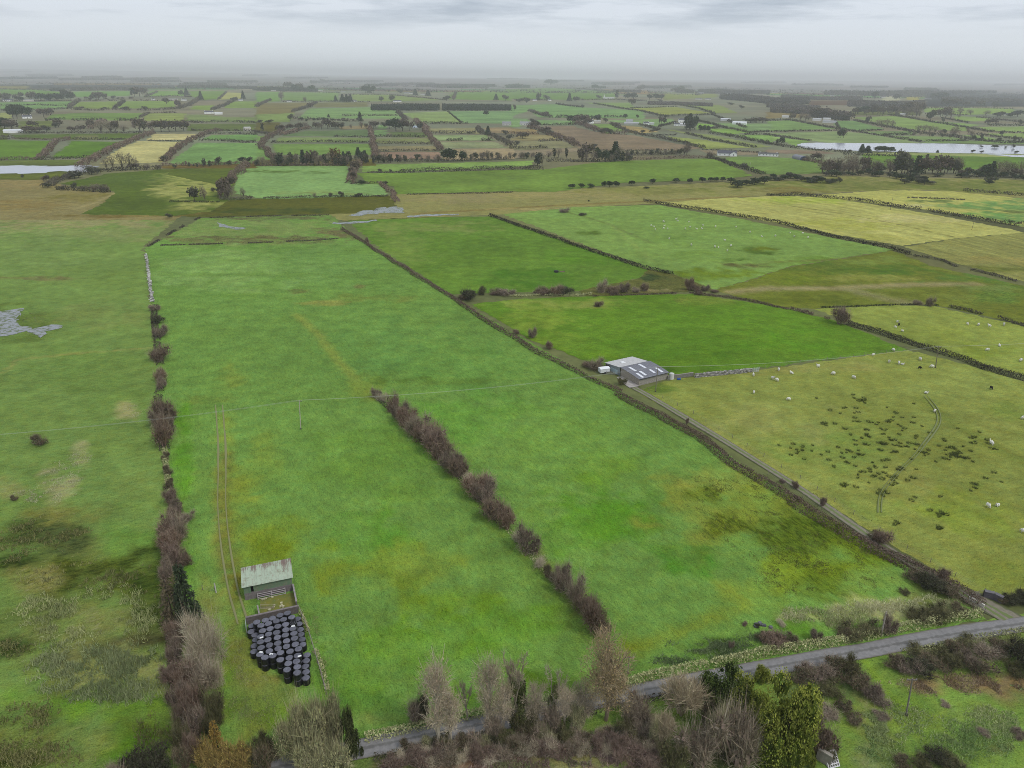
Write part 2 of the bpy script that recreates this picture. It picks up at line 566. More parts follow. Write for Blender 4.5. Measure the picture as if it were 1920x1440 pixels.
V[:, 2] = hillz(V[:, 0], V[:, 1])
me = bpy.data.meshes.new('ground')
me.from_pydata(V.tolist(), [], F)
rr = np.hypot(V[:, 0], V[:, 1])
cg = np.where(rr[:, None] < 900, alb((104, 116, 74), 200)[None], np.where(rr[:, None] < 5200, np.array((.145, .155, .09))[None], np.array((.125, .12, .105))[None]))
set_attr(me, 'col', cg); set_attr(me, 'par', np.tile([.5, .4, 0], (len(V), 1)))
m_land, n, l, b = new_mat('land')
tc = node(n, 'ShaderNodeTexCoord'); v = tc.outputs['Object']
col = node(n, 'ShaderNodeAttribute', attribute_name='col').outputs['Color']
k1 = mrange(n, l, noise(n, l, v, .0035, 5, .6), .3, .7, .55, 1.5)
k2 = mrange(n, l, noise(n, l, v, .25, 5, .7), .3, .7, .75, 1.25)
c = mixc(n, l, 1.0, col, grey(n, l, math_(n, l, 'MULTIPLY', k1, k2)), 'MULTIPLY')
g = mrange(n, l, noise(n, l, v, .0016, 3), .45, .6, 0, .8)
c = mixc(n, l, g, c, mixc(n, l, 1.0, c, (1.25, .92, .85), 'MULTIPLY'))
l.new(c, b.inputs['Base Color']); b.inputs['Roughness'].default_value = .95; b.inputs['Specular IOR Level'].default_value = .1
me.materials.append(m_land)
tag(link(bpy.data.objects.new('ground', me)), None, None, None, 'structure')

# --- near fields (pixels of the photograph)
OL, YE, DK, STRAW, BRN = (122, 132, 40), (150, 146, 52), (72, 92, 38), (160, 158, 104), (110, 98, 66)
field('pasture', [(-260, 408), (330, 413), (268, 462), (283, 580), (300, 740), (320, 950), (345, 1180), (372, 1420), (382, 1530), (-260, 1530)], (110, 146, 78), 1.5, 1, (.26, .35, .2), [
    (150, 1130, 210, 150, (116, 124, 64), .75, (.5, .55, 1)), (140, 1400, 240, 90, (112, 124, 62), .6, (.5, .45, .8)), (120, 410, 330, 28, (143, 142, 92), .9, (.4, .8, .3)), (210, 440, 200, 14, (126, 148, 88), .8, (.3, .6, .3)),
    (60, 470, 150, 40, (122, 156, 88), .6, None), (215, 520, 60, 25, (110, 143, 70), .5, None), (80, 522, 90, 4, (122, 126, 78), .8, (.7, .6, 0)),
    (30, 610, 90, 34, (108, 125, 60), .8, (.5, .2, 0)), (180, 590, 90, 30, (130, 150, 85), .5, None), (160, 700, 130, 55, (104, 142, 72), .6, None),
    (235, 770, 24, 18, STRAW, .7, (0, .9, 0)), (100, 905, 46, 38, (160, 165, 112), .85, (.1, 1.0, .2)), (150, 855, 22, 26, (160, 165, 112), .8, (.1, 1, 0)), (20, 920, 60, 24, (142, 152, 92), .6, (.1, .7, .2)),
    (250, 900, 60, 30, (118, 148, 78), .6, (.2, .5, .3)), (75, 825, 16, 10, (74, 74, 44), .85, (.8, 0, 0)),
    (60, 1000, 90, 40, (100, 110, 58), .9, (.8, .3, .7)), (20, 1045, 60, 34, (78, 92, 46), .9, (.9, .1, .8)), (120, 1010, 60, 30, (96, 102, 58), .85, (.8, .2, .8)), (35, 985, 30, 12, (74, 84, 40), .8, (.9, 0, .8)),
    (110, 960, 90, 20, (126, 134, 72), .8, (.6, .6, .5)), (240, 1010, 60, 50, (98, 148, 68), .6, (.15, .2, .2)),
    (180, 1090, 160, 42, (108, 116, 50), .9, (.85, .4, 1)), (140, 1085, 60, 30, (92, 96, 40), .8, (.9, .1, 1)), (280, 1060, 50, 40, (84, 96, 46), .8, (.9, .1, .8)), (60, 1090, 60, 30, (138, 142, 82), .8, (.5, .7, 1)),
    (180, 1160, 140, 45, (126, 136, 78), .9, (.35, .7, 1)), (110, 1140, 30, 20, (96, 116, 72), .7, (.7, .1, 1)), (290, 1120, 45, 60, (82, 96, 46), .8, (.8, .1, .6)),
    (20, 1215, 46, 22, (76, 86, 34), .95, (.9, 0, .7)), ('line', [(150, 1232), (220, 1208), (310, 1195)], 2.2, (92, 76, 52), .9, (.7, 0, 0)),
    (210, 1260, 130, 42, (134, 146, 88), .9, (.15, .6, 1)), (110, 1240, 26, 14, (100, 88, 62), .7, (.5, .2, .6)), (60, 1240, 50, 22, (122, 132, 70), .7, (.5, .6, .8)),
    (190, 1325, 130, 26, (98, 146, 58), .85, (.25, .2, .2)), (20, 1300, 60, 30, (104, 152, 62), .7, (.2, .2, .1)), (60, 1345, 70, 30, (100, 116, 58), .75, (.7, .3, .6)),
    (280, 1370, 60, 40, (96, 128, 52), .8, (.6, .1, .4)), (230, 1400, 70, 30, (84, 132, 48), .8, (.3, .1, .2)), (60, 1400, 120, 38, (122, 126, 64), .85, (.7, .5, .7)), (30, 1430, 60, 24, (86, 88, 42), .8, (.9, .2, .7)), (160, 1390, 60, 30, (134, 148, 82), .6, (.3, .6, .5)),
    ('line', [(-20, 702), (8, 697), (35, 674), (130, 664), (285, 652)], .9, (146, 152, 86), .8, (.2, .6, 0)), ('line', [(5, 700), (35, 675)], .8, (140, 150, 86), .5, None)])
field('meadow', [(272, 466), (375, 410), (500, 405), (622, 404), (660, 441), (860, 566), (1100, 702), (1180, 742), (1450, 906), (1700, 1062), (1850, 1162), (1480, 1238), (1180, 1287), (900, 1342), (700, 1382), (560, 1412), (388, 1450), (345, 1150), (320, 940), (300, 740)], (103, 150, 74), 1.5, 2, (.20, .08, .05), [
    (460, 430, 170, 34, (122, 150, 84), .9, (.35, .45, .1)), (480, 450, 200, 9, (112, 112, 72), 1.0, (.8, .5, .2)), (625, 436, 40, 12, (118, 112, 76), .95, (.8, .6, .2)), (380, 455, 60, 7, (116, 128, 76), .7, (.6, .5, 0)), (500, 410, 140, 5, (112, 108, 66), .8, (.6, .5, 0)),
    (420, 500, 150, 40, (124, 166, 92), .7, None), (600, 490, 110, 40, (108, 156, 84), .5, None), (700, 560, 90, 8, (126, 142, 66), .8, (.4, .2, 0)), (610, 568, 40, 6, (146, 156, 80), .7, None), (560, 546, 20, 5, (116, 118, 62), .8, (.5, .2, 0)), (675, 537, 10, 5, (128, 124, 74), .7, None),
    (420, 515, 110, 5, (96, 140, 66), .6, (.3, 0, 0)), (430, 555, 90, 5, (92, 138, 64), .6, (.3, 0, 0)), (840, 680, 130, 60, (94, 148, 72), .7, None), (690, 640, 120, 50, (94, 146, 74), .6, None),
    ('line', [(555, 590), (600, 630), (620, 660), (700, 750)], 2.0, (150, 156, 74), .45, None), (430, 700, 24, 26, (138, 152, 64), .7, (.1, .1, 0)), (690, 730, 40, 26, (132, 152, 66), .6, (.2, 0, 0)),
    (790, 715, 110, 8, (84, 120, 52), .6, (.6, 0, 0)), (880, 790, 130, 50, (94, 152, 66), .7, (.12, 0, 0)), (700, 860, 160, 70, (100, 150, 66), .6, None),
    (395, 750, 60, 10, (104, 128, 62), .6, (.5, .1, 0)), (345, 880, 22, 150, (86, 148, 52), .75, (0, 0, 0)), (400, 800, 40, 60, (104, 154, 74), .6, None),
    (425, 860, 26, 130, (140, 150, 60), .6, (.2, 0, 0)), (455, 960, 60, 60, (138, 146, 56), .75, (.35, 0, .1)), (520, 985, 70, 40, (124, 140, 46), .7, (.5, 0, .1)), (500, 860, 40, 50, (130, 150, 62), .6, (.2, 0, 0)), (420, 1010, 30, 70, (136, 144, 58), .6, (.2, .1, 0)), (500, 1040, 60, 26, (118, 134, 34), .8, (.4, 0, 0)),
    (700, 1010, 90, 60, (86, 146, 56), .7, (.15, 0, 0)), (760, 1070, 110, 60, (134, 150, 58), .65, (.5, 0, .1)), (770, 1110, 60, 40, (120, 140, 44), .7, (.6, 0, .1)), (620, 1080, 40, 60, (120, 144, 50), .6, (.45, 0, 0)), (560, 1180, 30, 60, (100, 140, 44), .5, (.4, 0, 0)),
    (900, 1180, 150, 60, (94, 150, 50), .6, (.15, 0, .1)), (720, 1220, 130, 60, (96, 152, 52), .5, None), (830, 1130, 120, 40, (104, 148, 48), .5, (.25, 0, 0)),
    (1050, 830, 160, 60, (110, 160, 74), .6, None), (1150, 960, 120, 60, (78, 138, 48), .75, (.12, 0, 0)), (1060, 1000, 70, 60, (90, 150, 54), .5, None), (1290, 1050, 70, 34, (74, 138, 54), .8, (.05, 0, 0)), (1130, 880, 60, 40, (104, 152, 58), .5, None),
    (1350, 905, 120, 36, (138, 154, 72), .75, (.3, .1, .1)), (1400, 960, 160, 66, (134, 144, 58), .85, (.55, .1, .3)), (1560, 1030, 150, 70, (122, 138, 42), .85, (.7, .05, .4)), (1300, 960, 60, 50, (140, 150, 66), .7, (.4, .1, .1)), (1330, 930, 40, 20, (114, 128, 44), .7, (.9, 0, .3)), (1460, 1000, 110, 40, (100, 116, 24), .8, (.9, 0, .5)), (1360, 985, 46, 26, (112, 122, 44), .7, (.9, 0, .4)), (1530, 1110, 70, 26, (106, 124, 28), .8, (.8, 0, .4)), (1440, 1090, 50, 60, (134, 152, 52), .7, (.4, 0, .2)), (1390, 1110, 50, 40, (140, 156, 62), .7, (.2, .1, .1)), (1640, 1020, 60, 34, (98, 128, 36), .6, (.6, 0, .2)),
    (1650, 1085, 80, 26, (118, 160, 78), .7, (.1, .2, .1)), (1650, 1145, 130, 24, (156, 164, 104), .85, (.3, .9, .3)), (1520, 1155, 70, 16, (158, 166, 102), .8, (.2, .9, .3)), (1760, 1130, 60, 30, (122, 136, 76), .8, (.5, .6, .4)), (1745, 1150, 50, 16, (96, 104, 54), .85, (.9, .2, .5)), (1810, 1150, 30, 10, (92, 150, 50), .7, (.2, 0, 0)),
    (1600, 1175, 60, 12, (104, 110, 54), .8, (.9, .2, .6)), (1480, 1180, 90, 22, (88, 146, 52), .6, (.4, .1, .2)), (1450, 1195, 70, 12, (98, 102, 62), .7, (.9, .1, .4)), (1340, 1215, 90, 22, (76, 116, 54), .75, (.8, 0, .4)), (1190, 1210, 40, 14, (128, 140, 44), .7, (.2, 0, 0)), ('line', [(1165, 1225), (1260, 1190), (1400, 1135)], 1.6, (128, 150, 58), .6, None),
    ('line', [(418, 850), (408, 950), (412, 1030), (428, 1120), (440, 1160)], 1.0, (136, 122, 62), .75, None), ('line', [(431, 850), (424, 950), (432, 1030), (448, 1120), (460, 1160)], .9, (124, 116, 56), .65, None),
    (455, 1280, 60, 90, (136, 136, 62), .8, (.3, .5, .2)), (500, 1290, 60, 30, (140, 128, 66), .85, (.2, .6, .1)), (480, 1330, 60, 30, (126, 140, 62), .8, (.3, .4, .2)), (440, 1190, 20, 50, (134, 128, 60), .8, (.2, .4, 0)), (425, 1290, 10, 60, (92, 148, 52), .7, None), (395, 1170, 26, 60, (128, 142, 76), .75, (.3, .6, .3)), (540, 1340, 60, 22, (104, 146, 50), .7, (.2, .1, 0)), (385, 1100, 16, 34, (120, 140, 72), .7, None), (445, 1075, 14, 40, (126, 110, 46), .8, (.5, .2, 0)),
    (680, 1320, 60, 20, (84, 132, 58), .7, (.3, 0, .2)), (600, 1240, 20, 80, (92, 144, 46), .6, None), (860, 1310, 110, 22, (82, 126, 48), .75, (.4, .1, .2)), (1030, 1280, 80, 22, (86, 126, 46), .75, (.5, .1, .2)), (700, 1345, 40, 8, (132, 140, 72), .7, (.2, .7, 0)),
    ('line', [(740, 760), (800, 830), (860, 900), (940, 1000), (1010, 1080), (1100, 1190)], 2.4, (92, 124, 56), .5, (.4, .1, 0)), ('line', [(1000, 1030), (1050, 1090), (1090, 1150)], 1.6, (116, 106, 62), .7, (.6, .5, 0)),
    ('line', [(690, 725), (1100, 705)], 1.2, (104, 140, 64), .3, None)], mat=M_MEADOW)
field('lower_paddock', [(652, 413), (800, 407), (922, 406), (1215, 506), (1200, 521), (1088, 546), (950, 549), (870, 551), (846, 552), (700, 458)], (94, 137, 64), 2.0, 1, (.12, .12, .1), [
    (780, 425, 150, 14, (120, 142, 80), .8, (.2, .4, 0)), (760, 470, 70, 40, (122, 150, 80), .5, (.1, .5, 0)), (850, 500, 80, 30, (102, 144, 68), .5, (.1, .6, 0)), (1000, 520, 120, 22, (72, 124, 46), .7, (.2, 0, 0)), (1100, 480, 70, 22, (84, 136, 54), .6, None)])
field('rough_corner', [(1215, 505), (1262, 514), (1300, 528), (1340, 545), (1100, 556), (1084, 546), (1198, 522)], (104, 112, 66), 1.6, 3, (.7, .5, .6), [
    ('line', [(1210, 508), (1170, 518), (1120, 533)], 1.2, (166, 152, 108), .8, (0, .6, 0)), (1225, 520, 30, 9, (88, 100, 62), .8, (.9, .1, .3)), (1200, 545, 90, 5, (140, 132, 90), .7, (.4, .8, .2))])
field('middle_pasture', [(884, 571), (960, 562), (1100, 556), (1300, 551), (1450, 574), (1560, 600), (1702, 656), (1500, 680), (1412, 692), (1258, 703), (1170, 692), (1112, 682), (1000, 640)], (92, 138, 54), 2.0, 2, (.10, .04, .05), [
    (1050, 570, 170, 12, (132, 152, 76), .8, (.15, .2, 0)), (1330, 562, 90, 10, (120, 142, 66), .7, (.7, .1, 0)), (1010, 600, 90, 30, (122, 154, 66), .7, (.1, .1, 0)), (1050, 640, 60, 22, (112, 150, 60), .5, None), (1300, 640, 170, 40, (80, 130, 42), .6, (.12, 0, 0)), (1480, 640, 120, 26, (84, 142, 50), .6, None), (1330, 600, 160, 20, (94, 148, 54), .6, None), (1280, 692, 90, 8, (66, 110, 34), .6, (.4, 0, 0)), (1130, 665, 40, 12, (104, 150, 50), .5, None)])
field('sheep_pasture', [(1192, 734), (1262, 711), (1420, 694), (1702, 656), (1782, 676), (1920, 716), (2140, 770), (2140, 1150), (1920, 1122), (1836, 1112), (1785, 1090), (1500, 914), (1330, 809)], (133, 149, 76), 1.6, 1, (.28, .25, .15), [
    (1560, 830, 200, 60, (128, 146, 68), .7, (.2, .2, .1)), (1640, 790, 90, 40, (132, 146, 72), .6, (.2, .1, .1)), (1450, 790, 140, 40, (144, 154, 88), .6, (.05, .4, .1)), (1700, 900, 100, 50, (148, 154, 82), .6, (.1, .4, .1)), (1800, 720, 120, 30, (134, 152, 80), .6, None), (1850, 800, 90, 40, (140, 152, 80), .5, None), (1800, 970, 120, 60, (126, 150, 64), .7, (.1, .2, .1)), (1880, 1080, 80, 40, (124, 146, 66), .6, (.2, .2, .1)), (1620, 970, 90, 34, (136, 150, 70), .6, None), (1230, 730, 40, 12, (104, 124, 52), .8, (.3, .1, 0)), (1500, 690, 160, 12, (144, 150, 84), .7, None), (1900, 770, 60, 20, (112, 140, 66), .6, None),
    ('line', [(1735, 748), (1762, 778), (1800, 800), (1880, 850), (1930, 870)], 2.4, (116, 138, 64), .5, (.3, 0, 0)),
    ('line', [(1330, 805), (1500, 905), (1700, 1040), (1790, 1090)], 2.2, (146, 150, 80), .6, (.1, .6, 0))])
field('hill_pasture', [(1522, 579), (1580, 578), (1680, 572), (1752, 574), (1920, 612), (2140, 662), (2140, 762), (1920, 704), (1790, 668), (1608, 606)], (138, 157, 80), 2.0, 1, (.08, .1, 0), [
    (1560, 590, 60, 10, (146, 154, 84), .6, None), (1700, 630, 120, 20, (128, 150, 70), .5, None), (1850, 660, 90, 18, (120, 146, 60), .5, None)])
field('wet_meadow', [(1340, 544), (1420, 521), (1480, 501), (1600, 482), (1672, 470), (1752, 500), (1920, 536), (2140, 590), (2140, 648), (1920, 608), (1755, 573), (1690, 571), (1520, 579), (1470, 577), (1400, 562)], (112, 128, 62), 2.0, 1, (.5, .3, .4), [
    (1560, 500, 90, 16, (88, 118, 58), .85, (.7, .1, .3)), (1680, 505, 90, 16, (80, 116, 56), .8, (.5, .1, .2)), (1640, 490, 80, 8, (120, 146, 74), .7, (.4, .3, 0)), (1640, 521, 110, 6, (146, 152, 82), .7, (.3, .4, 0)), (1480, 520, 70, 14, (104, 128, 54), .7, None),
    ('line', [(1370, 548), (1440, 541), (1560, 541), (1700, 534), (1830, 533)], 4.5, (152, 142, 102), .85, (.3, .8, 0)), ('line', [(1600, 545), (1660, 560), (1720, 572)], 6, (138, 136, 92), .8, (.4, .8, 0)), (1500, 560, 110, 14, (112, 116, 52), .85, (.3, .1, .1)), (1590, 565, 60, 10, (106, 112, 52), .7, None),
    (1880, 555, 90, 18, (104, 140, 68), .85, (.8, .1, .3)), (1850, 540, 70, 8, (118, 142, 80), .7, (.6, .1, .2)), (1780, 560, 60, 12, (128, 146, 72), .7, (.6, .2, 0)), (1820, 520, 90, 10, (88, 132, 66), .8, (.2, 0, 0)), ('line', [(1700, 497), (1800, 520), (1920, 540)], 3, (78, 122, 58), .6, None)])
field('far_sheep_pasture', [(942, 402), (1072, 389), (1230, 384), (1400, 413), (1560, 446), (1680, 469), (1600, 481), (1480, 500), (1405, 525), (1340, 544), (1300, 528), (1262, 514), (1212, 502)], (119, 158, 86), 2.6, 2, (.15, .08, .1), [
    (1050, 400, 70, 10, (122, 166, 90), .7, None), ('line', [(1050, 395), (1090, 405), (1140, 420), (1220, 455)], 1.6, (112, 106, 66), .5, (.6, 0, 0)), (1430, 470, 50, 9, (82, 116, 58), .9, (.4, 0, 0)), (1440, 468, 34, 5, (110, 132, 58), .9, None), (1390, 486, 30, 5, (80, 116, 56), .7, (.9, 0, 0)), (1400, 498, 40, 6, (118, 112, 68), .8, (.8, .3, 0)), (1330, 515, 90, 12, (108, 138, 58), .8, (.4, 0, .1)), (1290, 480, 60, 12, (108, 146, 72), .5, (.5, 0, 0)), (1260, 450, 60, 10, (106, 146, 74), .5, (.8, 0, 0)), (1100, 437, 26, 5, (86, 118, 58), .7, (.6, 0, 0)), (1530, 490, 90, 10, (102, 140, 66), .7, (.3, 0, 0)),
    ('line', [(1440, 492), (1540, 488), (1640, 480)], 1.8, (116, 112, 72), .6, (.6, .2, 0)), ('line', [(1150, 425), (1190, 460), (1220, 490)], 1.4, (142, 164, 92), .4, None)])
M_HAY = grass_material('mown_grass', (way((1440, 380), (1800, 447)), .16, .17))
field('hayfield', [(1234, 381), (1330, 373), (1460, 367), (1562, 371), (1760, 404), (1900, 431), (1918, 436), (1800, 446), (1692, 461), (1560, 438), (1400, 408)], (174, 177, 106), 2.6, 1, (.02, .15, 0), [
    (1520, 375, 110, 8, (152, 172, 82), .8, None), (1600, 420, 120, 14, (160, 170, 80), .5, None), (1720, 410, 110, 10, (186, 180, 122), .8, (.02, .5, 0)), (1640, 445, 60, 8, (166, 172, 92), .6, None), ('line', [(1440, 380), (1600, 404), (1700, 424), (1800, 447)], 1.1, (112, 112, 72), .8, None)], mat=M_HAY)
M_RUSH = grass_material('drilled_grass', (way((1694, 463), (1925, 532)), .3, .26))
field('tan_field', [(1694, 463), (1800, 447), (1920, 436), (2140, 418), (2140, 590), (1920, 528), (1790, 493)], (140, 146, 88), 2.4, 2, (.3, .5, .2), [
    (1880, 505, 90, 10, (118, 120, 62), .8, (.3, .3, 0)), (1850, 490, 110, 8, (148, 140, 86), .7, (.2, .6, 0))], mat=M_RUSH)
field('upper_hayfield', [(1520, 367), (1660, 357), (1780, 358), (1915, 372), (2050, 384), (2050, 450), (1920, 426), (1800, 402), (1760, 396)], (174, 177, 104), 2.6, 1, (.05, .2, 0), [
    (1830, 385, 110, 9, (108, 156, 92), .95, (.5, 0, .1)), (1870, 405, 90, 12, (104, 156, 88), .95, (.3, 0, 0)), (1920, 395, 70, 22, (108, 152, 92), .95, (.5, 0, 0)), (1750, 378, 60, 4, (110, 132, 82), .9, (.8, 0, 0)), (1890, 362, 60, 3, (166, 166, 116), .6, None), (1900, 398, 40, 5, (112, 108, 72), .6, (.8, .2, 0)), (1700, 386, 70, 6, (182, 178, 128), .6, None)], mat=M_HAY)
# boggy ground along the drain, banks and marsh
field('bog', [(560, 400), (640, 394), (745, 362), (1000, 355), (1200, 349), (1390, 340), (1500, 338), (1560, 330), (2050, 340), (2050, 384), (1915, 372), (1780, 358), (1660, 356), (1560, 362), (1462, 366), (1330, 373), (1230, 382), (1072, 389), (942, 402), (800, 408), (650, 414), (600, 410)], (142, 140, 92), 3, 1, (.4, .7, .4), [
    (1050, 365, 200, 9, (150, 142, 90), .8, (.3, .9, .2)), (860, 372, 100, 10, (140, 132, 90), .8, (.3, .9, .2)), (1250, 358, 160, 8, (128, 136, 80), .7, (.4, .5, .3)), (1600, 348, 260, 14, (112, 126, 74), .9, (.4, .2, .3)), (1480, 358, 60, 8, (128, 118, 76), .8, (.4, .6, .2)), (1850, 350, 160, 16, (112, 128, 74), .8, (.4, .2, .2)), ('line', [(780, 401), (1000, 388), (1200, 378), (1400, 368)], 3.5, (132, 116, 78), .8, (.4, .5, 0)), (1000, 392, 100, 3, (164, 152, 104), .7, None)])
field('rush_strip', [(430, 374), (480, 373), (600, 370), (728, 366), (745, 388), (720, 396), (622, 402), (375, 408), (330, 404), (400, 395)], (98, 106, 56), 3, 2, (.6, .2, .5), [(500, 395, 120, 6, (84, 94, 46), .7, None), (700, 380, 50, 8, (118, 112, 62), .6, None), (360, 402, 60, 4, (130, 120, 78), .7, None)])
field('marsh', [(-200, 338), (70, 334), (110, 345), (150, 356), (205, 358), (216, 363), (190, 385), (150, 402), (340, 404), (330, 413), (-200, 412)], (140, 132, 94), 3, 2, (.4, .6, .5), [
    (60, 345, 90, 9, (146, 132, 92), .8, (.2, .7, .2)), (150, 370, 70, 10, (126, 120, 72), .7, None), (40, 385, 90, 10, (142, 126, 84), .7, None), (230, 405, 120, 3, (124, 112, 72), .8, (.6, .4, 0)), ('line', [(216, 363), (180, 380), (140, 392)], 2.2, (162, 152, 110), .6, None)])
field('rush_field', [(112, 345), (200, 326), (305, 318), (432, 314), (470, 314), (440, 345), (410, 372), (480, 373), (430, 376), (395, 397), (330, 405), (150, 402), (190, 385), (216, 362), (205, 355)], (92, 116, 66), 3, 3, (.4, .1, .4), [
    (370, 335, 80, 16, (160, 168, 100), .95, (.6, .2, 0)), (330, 358, 60, 14, (158, 164, 100), .9, (.5, .1, 0)), (390, 352, 40, 14, (152, 160, 96), .85, (.3, .1, 0)), (360, 385, 50, 10, (156, 162, 98), .9, (.2, .2, 0)), (440, 383, 40, 4, (146, 154, 92), .8, None), (250, 385, 90, 14, (98, 108, 56), .7, None), (230, 335, 100, 10, (90, 116, 70), .6, None)])
field('roadside_ground', [(382, 1540), (388, 1452), (560, 1412), (700, 1382), (900, 1342), (1180, 1290), (1480, 1240), (1850, 1164), (1920, 1150), (2200, 1110), (2200, 1600), (900, 1640)], (112, 150, 68), 1.3, 1, (.2, .3, .3), [
    (900, 1400, 420, 50, (96, 96, 60), .95, (.6, .4, .5)), (1000, 1430, 260, 40, (120, 96, 82), .95, (.3, .5, .3)), (830, 1425, 60, 30, (138, 118, 98), .8, (.1, .6, .2)), (1080, 1425, 70, 18, (140, 146, 84), .85, (.2, .7, .3)), (1180, 1400, 50, 40, (108, 78, 68), .8, (.4, .2, .2)), (1350, 1400, 160, 60, (98, 92, 62), .9, (.7, .3, .5)),
    (1470, 1440, 120, 30, (96, 110, 58), .8, (.4, .3, .2)), (1560, 1290, 90, 40, (96, 104, 62), .85, (.7, .3, .6)), (1640, 1350, 60, 50, (126, 144, 78), .7, (.3, .7, .4)), (1700, 1330, 60, 40, (112, 158, 62), .7, (.1, .2, .2)), (1640, 1420, 60, 40, (124, 142, 88), .7, (.4, .6, .4)), (1730, 1415, 90, 28, (72, 112, 56), .8, (.6, .1, .5)), (1790, 1280, 110, 22, (150, 128, 92), .85, (.3, .7, .2)), (1890, 1290, 60, 30, (138, 112, 82), .7, (.5, .4, .2)), (1860, 1370, 90, 50, (106, 146, 70), .7, (.3, .4, .3)), (1880, 1400, 30, 20, (112, 104, 66), .7, (.5, .5, 0)), (1830, 1330, 60, 20, (120, 134, 76), .6, (.3, .6, 0)), ('line', [(1625, 1245), (1650, 1290), (1690, 1330)], 1.2, (118, 160, 56), .8, None), (1720, 1350, 60, 18, (130, 156, 62), .6, None), (1760, 1230, 80, 22, (92, 84, 56), .9, (.8, .2, .5)), (1880, 1210, 60, 24, (100, 92, 60), .8, (.7, .2, .4)), (700, 1430, 120, 14, (98, 98, 52), .8, None), (450, 1440, 90, 22, (112, 104, 50), .8, (.6, .3, .2))])

